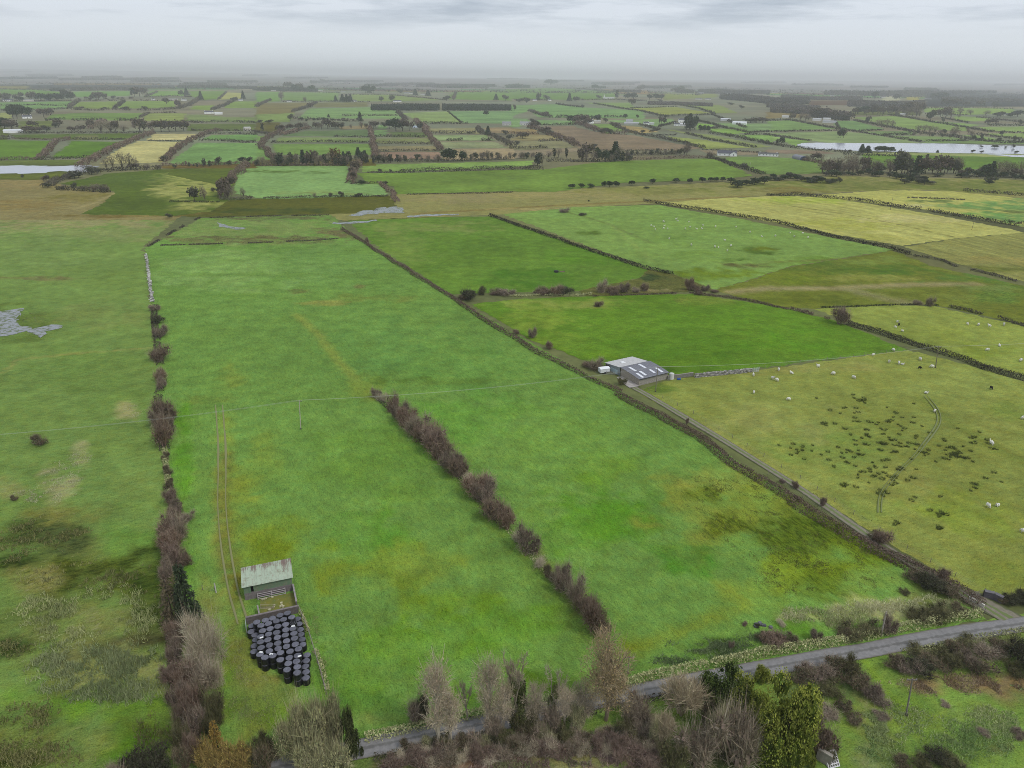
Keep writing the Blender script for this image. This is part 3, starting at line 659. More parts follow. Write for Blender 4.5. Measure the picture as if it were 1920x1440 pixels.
# --- middle distance and far fields, read off the enlarged photograph
FIELDS = {
 1: [("0,490 70,480 90,530 0,540", (150, 164, 112)), ("390,500 620,485 1130,490 1000,545 340,535", (117, 152, 100)), ("1110,490 1400,490 1370,550 1060,545", (140, 160, 105)),
     ("1400,500 1520,500 1700,520 1920,520 1920,560 1400,548", (127, 151, 106)), ("150,550 430,545 400,590 140,600", (116, 134, 92)), ("0,410 540,400 500,455 0,462", (124, 164, 118)),
     ("570,408 900,400 860,455 540,455", (132, 159, 110)), ("910,400 1330,398 1300,452 880,455", (130, 162, 110)), ("1470,432 1610,430 1590,465 1420,460", (132, 164, 106)), ("1720,402 1920,400 1920,450 1690,450", (130, 160, 110)),
     ("0,310 200,310 480,332 480,350 0,352", (126, 162, 122)), ("540,328 980,325 980,358 560,368", (126, 166, 126)), ("1130,322 1400,320 1380,360 1080,365", (130, 168, 126)), ("1420,325 1700,320 1640,385 1500,390 1430,360", (126, 160, 117)),
     ("1690,332 1820,338 1820,380 1630,390", (166, 174, 130)), ("-200,258 1300,258 1320,305 -200,305", (124, 116, 116)), ("400,262 1200,252 1220,278 400,278", (152, 156, 134)), ("-100,288 230,288 200,305 -100,308", (150, 156, 130)),
     ("1430,570 1920,570 1920,622 1400,622", (108, 128, 88)), ("100,652 1080,640 1040,690 130,682", (100, 126, 80)), ("-300,690 430,700 300,840 -300,835", (102, 146, 74)), ("540,700 920,705 700,825 390,822", (96, 140, 68)),
     ("1040,700 1360,705 1210,860 740,872 900,752", (188, 182, 126)), ("1160,645 1480,645 1450,690 1090,695", (190, 182, 132)), ("1480,712 1920,715 1920,870 1600,878 1260,865", (116, 163, 97)), ("1580,655 1920,650 1920,695 1520,690", (110, 158, 96)),
     ("-300,850 640,840 580,880 -300,892", (108, 128, 76)), ("-300,940 520,925 560,962 300,990 -300,988", (104, 120, 66)), ("-200,600 60,600 60,690 -200,690", (104, 120, 80)), ("560,660 740,655 730,690 560,690", (122, 132, 92)), ("1200,885 1920,870 1920,905 1240,905", (120, 106, 74)),
     ("1200,912 1780,905 1760,970 1650,1030 1300,960", (96, 118, 64))],
 2: [("0,330 180,330 180,400 0,405", (126, 164, 122)), ("200,332 630,335 600,400 360,400 200,390", (128, 160, 122)), ("60,415 400,410 290,482 0,520 0,450", (136, 134, 112)), ("400,455 850,445 1060,470 1090,530 310,530", (126, 164, 116)),
     ("1090,490 1440,475 1540,560 1240,560", (136, 164, 112)), ("1440,475 1920,475 1920,570 1550,560", (122, 162, 116)), ("720,345 1000,350 1420,390 1100,400 730,400", (136, 160, 122)), ("1480,330 1920,325 1920,395 1420,385", (126, 160, 122)), ("400,410 840,408 840,440 450,445", (132, 138, 112)),
     ("0,660 120,660 40,700 0,700", (118, 158, 96)), ("360,625 850,615 850,665 200,660", (106, 134, 96)), ("170,670 860,675 830,705 140,710", (126, 150, 97)), ("120,720 850,720 880,800 150,805", (114, 152, 86)), ("885,615 980,615 980,660 885,665", (118, 156, 106)), ("1010,630 1280,635 1290,670 1020,670", (106, 130, 88)),
     ("890,680 1300,680 1320,715 890,715", (130, 144, 96)), ("920,735 1340,735 1380,770 920,775", (142, 136, 106)), ("920,780 1380,780 1390,835 950,835", (150, 128, 112)), ("1280,605 1640,600 1690,645 1310,630", (152, 150, 116)), ("1330,655 1720,655 1800,695 1370,695", (136, 162, 112)), ("1370,705 1800,705 1890,750 1420,752", (140, 154, 112)),
     ("1480,758 1930,755 1940,835 1400,840", (166, 150, 120)), ("1700,600 1920,595 1920,640 1760,640", (150, 136, 112)), ("-180,730 60,742 130,850 -180,850", (116, 160, 92)), ("920,580 980,580 980,606 915,606", (118, 158, 106)), ("630,590 850,580 850,606 640,612", (150, 140, 114)), ("0,560 180,560 160,640 0,620", (112, 112, 84)),
     ("0,500 290,490 250,555 0,555", (130, 158, 104)), ("-20,840 900,835 900,885 -20,885", (112, 108, 72))],
 3: [("-40,310 300,300 770,330 770,385 500,390 -40,382", (128, 160, 128)), ("680,310 1020,320 1020,345 780,335", (160, 152, 134)), ("-20,432 330,420 520,445 980,470 1000,530 870,530 200,520 130,470 -20,520", (122, 163, 116)), ("540,410 880,410 930,450 800,450", (132, 162, 116)), ("880,450 1240,445 1500,490 1100,505", (146, 160, 106)), ("1260,425 1560,430 1700,490 1520,490", (136, 158, 112)),
     ("1140,342 1540,345 1540,370 1140,388", (142, 160, 122)), ("-10,530 120,530 140,560 60,590 -10,600", (124, 164, 114)), ("180,542 470,545 460,575 210,575", (122, 163, 112)), ("230,590 450,585 620,630 900,655 1100,692 1420,750 1300,768 540,768 400,690 290,612", (140, 128, 112)), ("610,572 740,572 850,622 700,642", (120, 158, 96)), ("810,582 950,592 1110,632 900,642", (168, 152, 112)), ("-40,602 180,610 200,652 -40,642", (146, 132, 104)),
     ("-40,760 60,770 480,752 500,770 -20,835", (148, 137, 116)), ("-40,700 380,700 470,745 60,765 -40,750", (140, 142, 106)), ("60,655 330,655 380,695 -40,695", (148, 140, 108)), ("680,545 1200,530 1230,560 1100,590 970,580", (126, 162, 112)), ("1390,562 1520,580 1480,600 1390,612", (122, 168, 97)), ("1490,562 1940,570 1940,620 1780,625 1520,570", (124, 158, 112)), ("1490,606 1700,606 1820,630 1640,650 1490,632", (126, 168, 97)), ("1660,652 1950,652 1950,712 1860,700", (122, 164, 97)),
     ("1110,602 1300,632 1480,652 1950,742 1830,750 1500,690", (136, 154, 102)), ("1160,662 1450,692 1800,750 1450,757 1260,702", (146, 163, 97)), ("1400,766 1950,782 1950,802 1480,802", (146, 136, 116)), ("1540,835 1690,815 1960,822 2340,838 2370,870 2330,940 1960,952 1860,940 1600,846", (114, 150, 84)),      ("-1150,940 -840,940 0,914 245,912 600,864 900,845 1440,830 1530,838 1810,960 1500,992 830,1012 330,1080 -80,1078 -860,1098 -890,1040 -955,1022 -1080,1022", (110, 148, 74)), ("-1140,884 -1040,876 0,852 160,845 160,880 0,896 -240,906 -840,928 -1120,932", (124, 164, 88))],
 4: [("-10,552 160,542 520,605 -10,626", (121, 158, 106)), ("-10,640 530,626 720,640 1150,712 440,712 310,690", (132, 158, 110)), ("-10,660 310,697 215,742 120,702 -10,690", (132, 172, 102)), ("480,548 640,545 880,610 700,622 520,602", (116, 154, 108)), ("640,522 940,510 1160,545 1480,590 1500,622 1100,612 880,575", (132, 164, 108)), ("700,627 1100,622 1100,650 860,655", (122, 154, 106)), ("900,660 1380,667 1500,692 1300,700 1040,692", (128, 160, 106)),
     ("1180,450 1840,455 1840,490 1500,502 1180,482", (136, 168, 116)), ("1400,512 1620,520 1700,547 1560,552 1400,542", (136, 168, 112)), ("1160,542 1600,577 1520,592 1200,562", (132, 166, 112)), ("1570,592 1980,590 1980,632 1640,622", (136, 168, 110)), ("1640,642 1980,640 1980,684 1700,660", (134, 164, 106)), ("1440,652 1560,655 1780,692 1600,692", (126, 158, 104)), ("-10,762 400,772 500,795 -10,792", (148, 134, 118)), ("700,800 1990,815 1990,905 1500,912 740,902", (103, 144, 77)), ("700,780 1990,800 1990,822 720,800", (150, 166, 106)),
     ("1180,695 1980,700 1980,722 1160,715", (118, 150, 100)), ("320,360 500,360 500,385 320,388", (150, 166, 130)), ("80,435 370,440 360,460 100,460", (140, 160, 124)), ("860,365 990,365 980,402 850,400", (176, 184, 160)), ("-10,480 280,485 300,520 -10,530", (142, 134, 112)), ("620,470 1150,470 1150,505 640,505", (118, 132, 104)), ("1180,330 1990,330 1990,440 1180,440", (122, 118, 112)), ("300,395 1180,395 1180,430 300,430", (128, 124, 112)), ("1040,370 1130,370 1130,390 1030,390", (168, 170, 128))],
}
for t, fl in FIELDS.items():
    for i, (s, c) in enumerate(fl):
        c = tuple(.88 * v_ + .12 * sum(c) / 3 for v_ in c)
        k = {1: 15, 4: 27}.get(t, -1)                 # the big moor tracts lie under the fields cut out of them
        field('field', L(t, s), c, 0, 1 + .12 * i if i != k else .9)
field('field', [(445, 312), (560, 311), (652, 311), (655, 345), (715, 345), (727, 367), (600, 371), (500, 374), (440, 363), (440, 350)], (126, 167, 105), 4, 4, (.1, .1, 0), [(510, 322, 50, 3, (98, 116, 62), .8, None), (590, 324, 30, 3, (100, 120, 64), .7, None), (600, 362, 90, 4, (128, 146, 92), .7, None)])

# far farmland between the woods, out to where the haze takes it
fr = np.random.default_rng(21)
FARB = []
for i in range(210):
    x = fr.uniform(-60, 1980)
    dep = fr.choice([13, 16, 19, 22, 26, 30]) + fr.uniform(-1.5, 1.5)
    y = 143 + (x - 960) * .0115 + dep
    c0 = P(x, y); hx, hy = fr.uniform(110, 330), fr.uniform(70, 260) * (1 + dep * .0)
    an = math.atan2(c0.x, c0.y) + fr.normal() * .12
    ca, sa = math.cos(an), math.sin(an)
    cs = [c0 + Vector((u * hx * ca + v_ * hy * sa, -u * hx * sa + v_ * hy * ca, 0)) for u, v_ in ((-1, -1), (1, -1), (1, 1), (-1, 1))]
    r_, g_, b_ = [(128, 160, 122), (134, 158, 118), (122, 162, 118), (150, 160, 128), (140, 134, 116), (126, 118, 114), (118, 150, 112)][i % 7]
    if min(p.length for p in cs) > 2500:
        FARB.append(cs)
        field('field', [PIX(p) for p in cs], (r_, g_, b_), 0, .35 + .02 * (i % 25))

# --- water
m_water, n, l, b = new_mat('water')
tc = node(n, 'ShaderNodeTexCoord')
b.inputs['Base Color'].default_value = (.42, .43, .48, 1)
b.inputs['Roughness'].default_value = .12
b.inputs['IOR'].default_value = 1.33
bp = node(n, 'ShaderNodeBump'); bp.inputs['Strength'].default_value = .07; bp.inputs['Distance'].default_value = .1
l.new(noise(n, l, tc.outputs['Object'], .9, 4), bp.inputs['Height']); l.new(bp.outputs[0], b.inputs['Normal'])
m_flood, n, l, b = new_mat('flood_water')
tc = node(n, 'ShaderNodeTexCoord'); v = tc.outputs['Object']
gf = mrange(n, l, noise(n, l, v, .45, 6, .75), .47, .58, 0, 1)
l.new(mixc(n, l, gf, (.23, .235, .25), (.12, .15, .065)), b.inputs['Base Color'])
l.new(mrange(n, l, gf, 0, 1, .18, .9), b.inputs['Roughness'])
def water(name, px, label, layer=6, jit=.002, mat=None):
    w = densify([P(*q) for q in px], True, jit=jit)
    me = bpy.data.meshes.new(name)
    me.from_pydata([(p.x, p.y, layer * (.03 + p.length * 4e-5)) for p in w], [], [list(range(len(w)))])
    me.materials.append(mat or m_water)
    bm = bmesh.new(); bm.from_mesh(me)
    for f in bm.faces:
        if f.normal.z < 0: f.normal_flip()
    bm.to_mesh(me); bm.free()
    return tag(link(bpy.data.objects.new(name, me)), label, None, None, 'structure')
water('lake', [(1494, 273), (1502, 269), (1530, 268), (1620, 269), (1700, 269), (1790, 270), (1860, 273), (1990, 275), (1990, 291), (1880, 289), (1790, 288), (1680, 285), (1600, 283), (1530, 280), (1505, 277)], 'long pale lake in front of the far hedged fields')
water('flood_water', [(1850, 290), (1900, 291), (1990, 292), (1990, 298), (1900, 295)], 'sliver of flood water below the lake')
water('river', L(1, "-300,890 0,886 250,884 420,890 560,884 640,882 740,892 690,920 620,935 450,925 350,938 200,945 -300,945"), 'flooded river channel beyond the brown marsh')
puddle = [(-30, 588), (0, 584), (12, 586), (28, 580), (45, 578), (40, 588), (30, 598), (34, 606), (48, 612), (60, 617), (80, 613), (96, 609), (110, 609), (104, 618), (88, 626), (76, 634), (64, 624), (50, 621), (30, 627), (8, 631), (-30, 632)]
water('puddle', puddle, 'shallow flood water lying in the left pasture', 3, .0035, m_flood)
water('pool', L(5, "1630,70 1660,80 1720,100 1800,108 1860,104 1840,118 1760,124 1690,112 1645,92"), 'small white pool at the far end of the meadow', 4, .002, m_flood)
water('drain_pool', L(6, "720,8 800,-20 930,-30 1060,-50 1110,-25 1070,0 930,0 820,12 740,22"), 'flooded end of the bog drain', 4, .005, m_flood)
water('drain', L(6, "1130,24 1250,12 1400,8 1520,6 1520,14 1380,20 1240,24 1140,34"), 'water standing in the bog drain', 4, .003, m_flood)
water('drain', L(6, "560,64 640,72 780,62 900,48 910,58 780,74 640,84 570,80"), 'thin water in the ditch at the meadow corner', 4, .003, m_flood)

# --- road, track
m_road, n, l, b = new_mat('asphalt')
tc = node(n, 'ShaderNodeTexCoord'); v = tc.outputs['Object']
al = node(n, 'ShaderNodeAttribute', attribute_name='along').outputs['Color']
sp = node(n, 'ShaderNodeSeparateColor'); l.new(al, sp.inputs[0])
u = math_(n, l, 'ABSOLUTE', math_(n, l, 'SUBTRACT', sp.outputs[0], .5), 0)
u = math_(n, l, 'ADD', u, mrange(n, l, noise(n, l, v, .8, 4), .3, .7, -.045, .045))
crn = mrange(n, l, u, .04, .10, 1, 0)                 # mossy crown between the wheel tracks
edg = mrange(n, l, u, .40, .49, 0, 1)
c = mixc(n, l, mrange(n, l, noise(n, l, v, 1.6, 5, .7), .3, .7, 0, 1), (.165, .158, .155), (.26, .248, .24))
c = mixc(n, l, math_(n, l, 'MULTIPLY', crn, .55), c, (.07, .068, .055))
c = mixc(n, l, math_(n, l, 'MULTIPLY', edg, .8), c, (.11, .10, .06))
l.new(c, b.inputs['Base Color']); b.inputs['Roughness'].default_value = .75
ROAD = [(380, 1474), (430, 1462), (560, 1431), (690, 1403), (755, 1389), (955, 1349), (1200, 1297), (1440, 1253), (1615, 1222), (1740, 1198), (1840, 1182), (1920, 1170), (2060, 1150), (2250, 1120)]
ribbon('road', ROAD, 3.3, m_road, .16, label='narrow grey country road')
m_track, n, l, b = new_mat('stony_track')
tc = node(n, 'ShaderNodeTexCoord'); v = tc.outputs['Object']
al = node(n, 'ShaderNodeAttribute', attribute_name='along').outputs['Color']
sp = node(n, 'ShaderNodeSeparateColor'); l.new(al, sp.inputs[0])
u = math_(n, l, 'ABSOLUTE', math_(n, l, 'SUBTRACT', sp.outputs[0], .5), 0)
u = math_(n, l, 'ADD', u, mrange(n, l, noise(n, l, v, .9, 4), .3, .7, -.06, .06))
c = mixc(n, l, mrange(n, l, noise(n, l, v, 1.5, 5, .7), .3, .7, 0, 1), (.16, .14, .10), (.25, .22, .16))
c = mixc(n, l, mrange(n, l, u, .10, .16, 1, 0), c, (.13, .17, .05))
c = mixc(n, l, mrange(n, l, u, .38, .46, 0, 1), c, (.09, .10, .04))
l.new(c, b.inputs['Base Color']); b.inputs['Roughness'].default_value = .9
TRACK = [(1188, 727), (1215, 742), (1340, 816), (1420, 866), (1500, 916), (1600, 986), (1700, 1054), (1780, 1100), (1822, 1124), (1850, 1140), (1885, 1164)]
ribbon('farm_track', TRACK, 2.3, m_track, .14, label='rutted farm track from the road to the grey barn')
ribbon('track_mouth', [(1815, 1118), (1850, 1138), (1880, 1152), (1905, 1166)], 4.6, m_track, .10, label='stony mouth of the farm track at the road')
m_conc, n, l, b = new_mat('concrete_yard')
tc = node(n, 'ShaderNodeTexCoord')
c = mixc(n, l, mrange(n, l, noise(n, l, tc.outputs['Object'], .9, 5, .7), .3, .7, 0, 1), (.30, .27, .24), (.48, .44, .41))
l.new(c, b.inputs['Base Color']); b.inputs['Roughness'].default_value = .9
def slab(name, px, z, label, mat=None):
    w = [P(*q) for q in px]
    me = bpy.data.meshes.new(name)
    me.from_pydata([(p.x, p.y, z) for p in w], [], [list(range(len(w)))])
    me.materials.append(mat or m_conc)
    bm = bmesh.new(); bm.from_mesh(me)
    for f in bm.faces:
        if f.normal.z < 0: f.normal_flip()
    bm.to_mesh(me); bm.free()
    return tag(link(bpy.data.objects.new(name, me)), label, None, None, 'structure')
slab('concrete_yard', [(1156, 708), (1170, 706), (1199, 725), (1180, 728), (1166, 718)], .2, 'pale concrete apron beside the grey barn')
m_rut, n, l, b = new_mat('wheel_rut')
b.inputs['Base Color'].default_value = (.165, .19, .065, 1); b.inputs['Roughness'].default_value = .95
m_ochre, n, l, b = new_mat('ochre_rut')
b.inputs['Base Color'].default_value = (.215, .215, .085, 1); b.inputs['Roughness'].default_value = .95
for px in ([(404, 760), (410, 850), (408, 950), (414, 1030), (430, 1120), (446, 1172)], [(417, 760), (424, 850), (423, 950), (431, 1030), (448, 1120), (466, 1172)]):
    ribbon('wheel_rut', px, .34, m_ochre, .16, label='pale wheel rut running down the meadow towards the tin shed')
for dx in (-6, 6):
    pts = [T(12, x + dx * 2.2, y) for x, y in ((1180, 10), (1240, 80), (1290, 150), (1290, 200), (1250, 270), (1190, 350), (1100, 470), (1000, 560), (900, 670), (835, 750), (822, 810), (835, 890))]
    ribbon('wheel_rut', pts, .26, m_rut, .22, label='tractor wheel rut curving across the sheep pasture')
# ------------------------------------------------------------------ vegetation: one of each kind, then copies
PUR, PURL, TAN, OLV, GRYT = (.18, .126, .092), (.33, .25, .19), (.30, .24, .16), (.13, .125, .05), (.24, .205, .165)
DKB, DKG, RED = (.05, .036, .03), (.03, .045, .018), (.15, .06, .045)
def cvar(base, n, s=.3, tip=None, tw=None):
    c = np.array(base)[None] * rng.uniform(1 - s, 1 + s, (n, 1)) * rng.uniform(.92, 1.08, (n, 3))
    if tip is not None:
        w = (rng.random((n, 1)) if tw is None else tw.reshape(-1, 1))
        c = c * (1 - w) + np.array(tip)[None] * w * rng.uniform(.8, 1.2, (n, 1))
    return np.clip(c, .004, .8)
def lobes(n, r, h0, h1, spread):
    out = []
    for k in range(n):
        a = rng.uniform(0, 2 * math.pi); d = spread * math.sqrt(rng.random())
        out.append((d * math.cos(a), d * math.sin(a), rng.uniform(h0, h1), r * rng.uniform(.7, 1.2)))
    return np.array(out)
def in_lobes(lb, n, shell=.5, zs=.85):
    k = rng.integers(0, len(lb), n)
    d = rng.normal(size=(n, 3)); d /= np.linalg.norm(d, axis=1, keepdims=True)
    r = lb[k, 3] * rng.uniform(shell, 1.0, n) ** .6
    p = lb[k, :3] + d * r[:, None] * np.array([1, 1, zs])
    return p, d
VEG = {}
def proto(key, parts):
    """parts: list of (name, mesh, material); a thing with children, kept out of view until copied"""
    VEG[key] = parts
def plant_parts(key, crown, trunk=None, crown_name='crown', trunk_name='trunk', mat=None, extra=()):
    ps = []
    me = crown.mesh(key + '_' + crown_name); me.materials.append(mat or M_LEAF); ps.append((crown_name, me))
    if trunk is not None:
        me = trunk.mesh(key + '_' + trunk_name); me.materials.append(M_BARK); ps.append((trunk_name, me))
    for nm, mb in extra:
        me = mb.mesh(key + '_' + nm); me.materials.append(M_LEAF); ps.append((nm, me))
    VEG[key] = ps

def bare_shrub(key, base, tip, n=2600, R0=1.0, H=1.0, leafc=None, leafn=0, w=.012, L0=.22, squat=.8, core=True):
    """multi-stemmed thorn bush about 2 R0 wide and H high (unit sized, scaled when planted)"""
    cr, tk = MB(), MB()
    lb = lobes(10, R0 * .36, H * .22, H * .70, R0 * .62)
    stems = []
    for k in range(11):
        a = rng.uniform(0, 6.28); e = lb[k % 9]
        b = Vector((.12 * math.cos(a), .12 * math.sin(a), -.03))
        t = Vector((e[0], e[1], e[2] + .1)); m = b.lerp(t, .5) + Vector((rng.normal() * .08, rng.normal() * .08, .06))
        tk.tube([b, m, t], [.035, .02, .008], cvar(base, 1)[0], 4, False)
        stems.append((b, m, t))
    p, d = in_lobes(lb, n, .25, squat)
    p[:, 2] = np.maximum(p[:, 2], .02)
    D = d * .8 + rng.normal(size=(n, 3)) * .55 + np.array([0, 0, .45])
    hh = np.clip(p[:, 2] / H, 0, 1)
    cr.twigs(p, D, rng.uniform(.6, 1.3, n) * L0, w * rng.uniform(.7, 1.4, n), cvar(base, n, .35, tip, np.clip(hh * 1.1 - .25, 0, 1) * rng.random(n)))
    m = n // 7                                      # long straggling shoots
    p, d = in_lobes(lb, m, .7, squat); p[:, 2] = np.maximum(p[:, 2], .05)
    cr.twigs(p, d * .9 + rng.normal(size=(m, 3)) * .5 + np.array([0, 0, .5]), rng.uniform(1.2, 2.4, m) * L0, w * 1.1, cvar(tip, m, .25))
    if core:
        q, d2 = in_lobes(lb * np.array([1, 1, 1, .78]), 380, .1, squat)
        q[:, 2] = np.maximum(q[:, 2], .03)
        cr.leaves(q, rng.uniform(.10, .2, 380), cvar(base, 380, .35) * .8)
    if leafn:
        q, d2 = in_lobes(lb, leafn, .6, squat)
        q[:, 2] = np.maximum(q[:, 2], .03)
        cr.leaves(q, rng.uniform(.03, .07, leafn), cvar(leafc, leafn, .35))
    plant_parts(key, cr, tk, 'crown', 'stem')
bare_shrub('thorn_a', PUR, PURL)
bare_shrub('thorn_b', (.175, .114, .08), PURL, 2800, squat=.9)
bare_shrub('thorn_c', (.185, .142, .108), (.35, .28, .215), 2400, w=.010)
bare_shrub('thorn_red', (.20, .14, .108), (.31, .235, .19), 2600)
bare_shrub('pale_twigs', (.44, .375, .265), (.60, .52, .38), 1900, w=.011, L0=.34, core=False)
bare_shrub('grey_twigs', (.25, .198, .145), (.43, .355, .265), 2200, w=.010, L0=.3)
bare_shrub('lichen', (.28, .265, .15), (.46, .43, .24), 2600, leafc=(.37, .36, .18), leafn=2200, w=.010, core=True)
bare_shrub('olive', (.125, .115, .06), (.21, .195, .10), 1800, leafc=(.125, .125, .052), leafn=1500)
bare_shrub('bramble', (.155, .12, .08), (.28, .22, .145), 1500, leafc=(.085, .105, .048), leafn=1100, squat=.6)
bare_shrub('gold', (.30, .215, .075), (.44, .33, .12), 1500, leafc=(.40, .30, .09), leafn=1600)
bare_shrub('dark_bush', (.075, .07, .048), (.13, .12, .08), 1300, leafc=(.065, .075, .036), leafn=1600)

def leafy_bush(key, cols, nl=5200, size=.075, H=1.0, cone=0.0):
    cr, tk = MB(), MB()
    lb = lobes(22, .27, .18, .78, .70)
    lb[:, :2] *= np.sqrt(np.clip(1.08 - (lb[:, 2:3] - .15) ** 2 * 1.7, .1, 1))
    if cone:
        lb[:, 2] = rng.uniform(.12, .9, 16); lb[:, :2] *= (1.05 - lb[:, 2:3]) * 1.1; lb[:, 3] *= (1.15 - lb[:, 2] * .7)
    q, d = in_lobes(lb, nl, .55, .95)
    q[:, 2] = np.maximum(q[:, 2], .02)
    w = np.clip(q[:, 2] * .9 + rng.normal(size=nl) * .3 - .1, 0, 1)
    kk = vnoise(q[:, 0] * 9 + 3, q[:, 2] * 9 + q[:, 1] * 7)
    cr.leaves(q, rng.uniform(.6, 1.3, nl) * size, cvar(cols[0], nl, .3, cols[1], np.clip(w * .5 + kk * .6 - .1, 0, 1)), .3)
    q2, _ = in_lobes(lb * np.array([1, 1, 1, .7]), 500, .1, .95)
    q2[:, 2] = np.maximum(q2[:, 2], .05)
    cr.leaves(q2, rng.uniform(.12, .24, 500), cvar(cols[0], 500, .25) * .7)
    tk.tube([(0, 0, -.03), (.02, .01, .3), (0, 0, .7)], [.05, .035, .012], (.06, .045, .035), 6, False)
    plant_parts(key, cr, tk)
leafy_bush('cypress', ((.12, .16, .026), (.43, .44, .085)), 15000, .034)
leafy_bush('dark_evergreen', ((.04, .065, .016), (.125, .165, .045)), 13000, .034)
leafy_bush('ivy_bush', ((.05, .065, .024), (.145, .155, .06)), 8000, .042)

def conifer(key, cols, tiers=13, per=26):
    cr, tk = MB(), MB()
    for t in range(tiers):
        z = .06 + .9 * t / tiers; rad = .36 * (1 - z) ** .8 + .02
        for k in range(int(per * (1 - z * .6))):
            a = rng.uniform(0, 6.283); ln = rad * rng.uniform(.75, 1.15)
            b = np.array([[.02 * math.cos(a), .02 * math.sin(a), z + .02]])
            ns = 9
            s = rng.uniform(.15, 1, (ns, 1))
            p = b + np.array([[math.cos(a), math.sin(a), -.28]]) * ln * s
            D = np.array([[math.cos(a), math.sin(a), -.25]]) + rng.normal(size=(ns, 3)) * .55
            cr.twigs(p, D, rng.uniform(.05, .10, ns), rng.uniform(.02, .04, ns), cvar(cols[0], ns, .3, cols[1], s.ravel() * rng.random(ns)))
    tk.tube([(0, 0, -.02), (0, 0, .5), (.005, 0, .98)], [.03, .018, .004], (.07, .055, .045), 6, False)
    plant_parts(key, cr, tk)
conifer('spruce', ((.045, .066, .036), (.10, .125, .07)), 14, 34)
conifer('larch', ((.26, .17, .045), (.38, .27, .08)), 12, 24)
conifer('brown_conifer', ((.10, .085, .05), (.16, .13, .085)), 12, 18)

def grow(tk, p, d, ln, r, lev, out, col, up=.25, spread=.55, kids=4):
    e = p + d * ln
    m = p.lerp(e, .5) + Vector((rng.normal(), rng.normal(), rng.normal())) * ln * .06
    tk.tube([p, m, e], [r, r * .8, r * .55], col, 5 if lev > 1 else 3, False)
    if lev == 0:
        out.append((m, e, d)); return
    for k in range(kids):
        t = rng.uniform(.35, 1.0) if k else 1.0
        q = p.lerp(m, t * 2) if t < .5 else m.lerp(e, t * 2 - 1)
        v = Vector((rng.normal(), rng.normal(), rng.normal() * .5)).normalized()
        nd = (d + v * spread + Vector((0, 0, up))).normalized()
        grow(tk, q, nd, ln * rng.uniform(.55, .78), r * .52, lev - 1, out, col, up, spread, kids)
def tree(key, bark, twig, tip, H=1.0, trunk=.22, r=.022, kids=4, lev=3, spread=.6, up=.28, nt=10, tl=.075, tw=.0045, leafc=None, nleaf=0, lsize=.02, ivy=False, stems=1, crownfix=None):
    tk, cr = MB(), MB()
    out = []
    for s in range(stems):
        a = rng.uniform(0, 6.28)
        lean = Vector((math.cos(a), math.sin(a), 0)) * (.35 if stems > 1 else .05)
        d = (Vector((0, 0, 1)) + lean).normalized()
        b = Vector((rng.normal() * .02, rng.normal() * .02, -.03)) if stems > 1 else Vector((0, 0, -.03))
        grow(tk, b, d, trunk * 1.6, r, lev, out, bark, up, spread, kids)
    E = np.array([tuple(e) for _, e, _ in out]); M_ = np.array([tuple(m) for m, _, _ in out]); D_ = np.array([tuple(d) for _, _, d in out])
    zmax = max(E[:, 2].max(), .1)
    n = len(E) * nt
    k = np.repeat(np.arange(len(E)), nt)
    t = rng.random((n, 1))
    p = M_[k] * (1 - t) + E[k] * t
    D = D_[k] + rng.normal(size=(n, 3)) * .7 + np.array([0, 0, .35])
    cr.twigs(p, D, rng.uniform(.5, 1.3, n) * tl, tw * rng.uniform(.7, 1.4, n), cvar(twig, n, .3, tip))
    if nleaf:
        k = rng.integers(0, len(E), nleaf)
        q = E[k] + rng.normal(size=(nleaf, 3)) * .035
        cr.leaves(q, rng.uniform(.6, 1.4, nleaf) * lsize, cvar(leafc, nleaf, .35))
    for mb in (tk, cr):
        mb.v = [v / zmax * H for v in mb.v]
    ex = []
    if ivy:
        iv = MB()
        ib = np.array([(rng.normal() * .05, rng.normal() * .05, z_, rng.uniform(.05, .105) * (1.1 - z_ * .5)) for z_ in np.linspace(.06, .62, 9)])
        q, _d = in_lobes(ib, 2600, .3, 1.2)
        q[:, 2] = np.maximum(q[:, 2], .01)
        iv.leaves(q, rng.uniform(.012, .03, 2600), cvar((.05, .065, .022), 2600, .4, (.15, .165, .06)))
        ex = [('ivy', iv)]
    plant_parts(key, cr, tk, 'crown', 'trunk', None, ex)
tree('bare_tree', (.34, .295, .225), (.34, .28, .205), (.48, .41, .30), nt=18, spread=.5, up=.4)
tree('bare_ivy_tree', (.28, .24, .18), (.34, .275, .205), (.46, .385, .28), nt=18, spread=.45, up=.5, ivy=True)
tree('spindly_tree', (.33, .29, .22), (.32, .27, .2), (.44, .38, .28), nt=12, spread=.5, up=.5, kids=3, ivy=True, r=.018)
tree('dead_tree', (.27, .235, .19), (.22, .18, .15), (.30, .26, .2), nt=3, spread=.7, up=.15, kids=3, stems=2, r=.02)
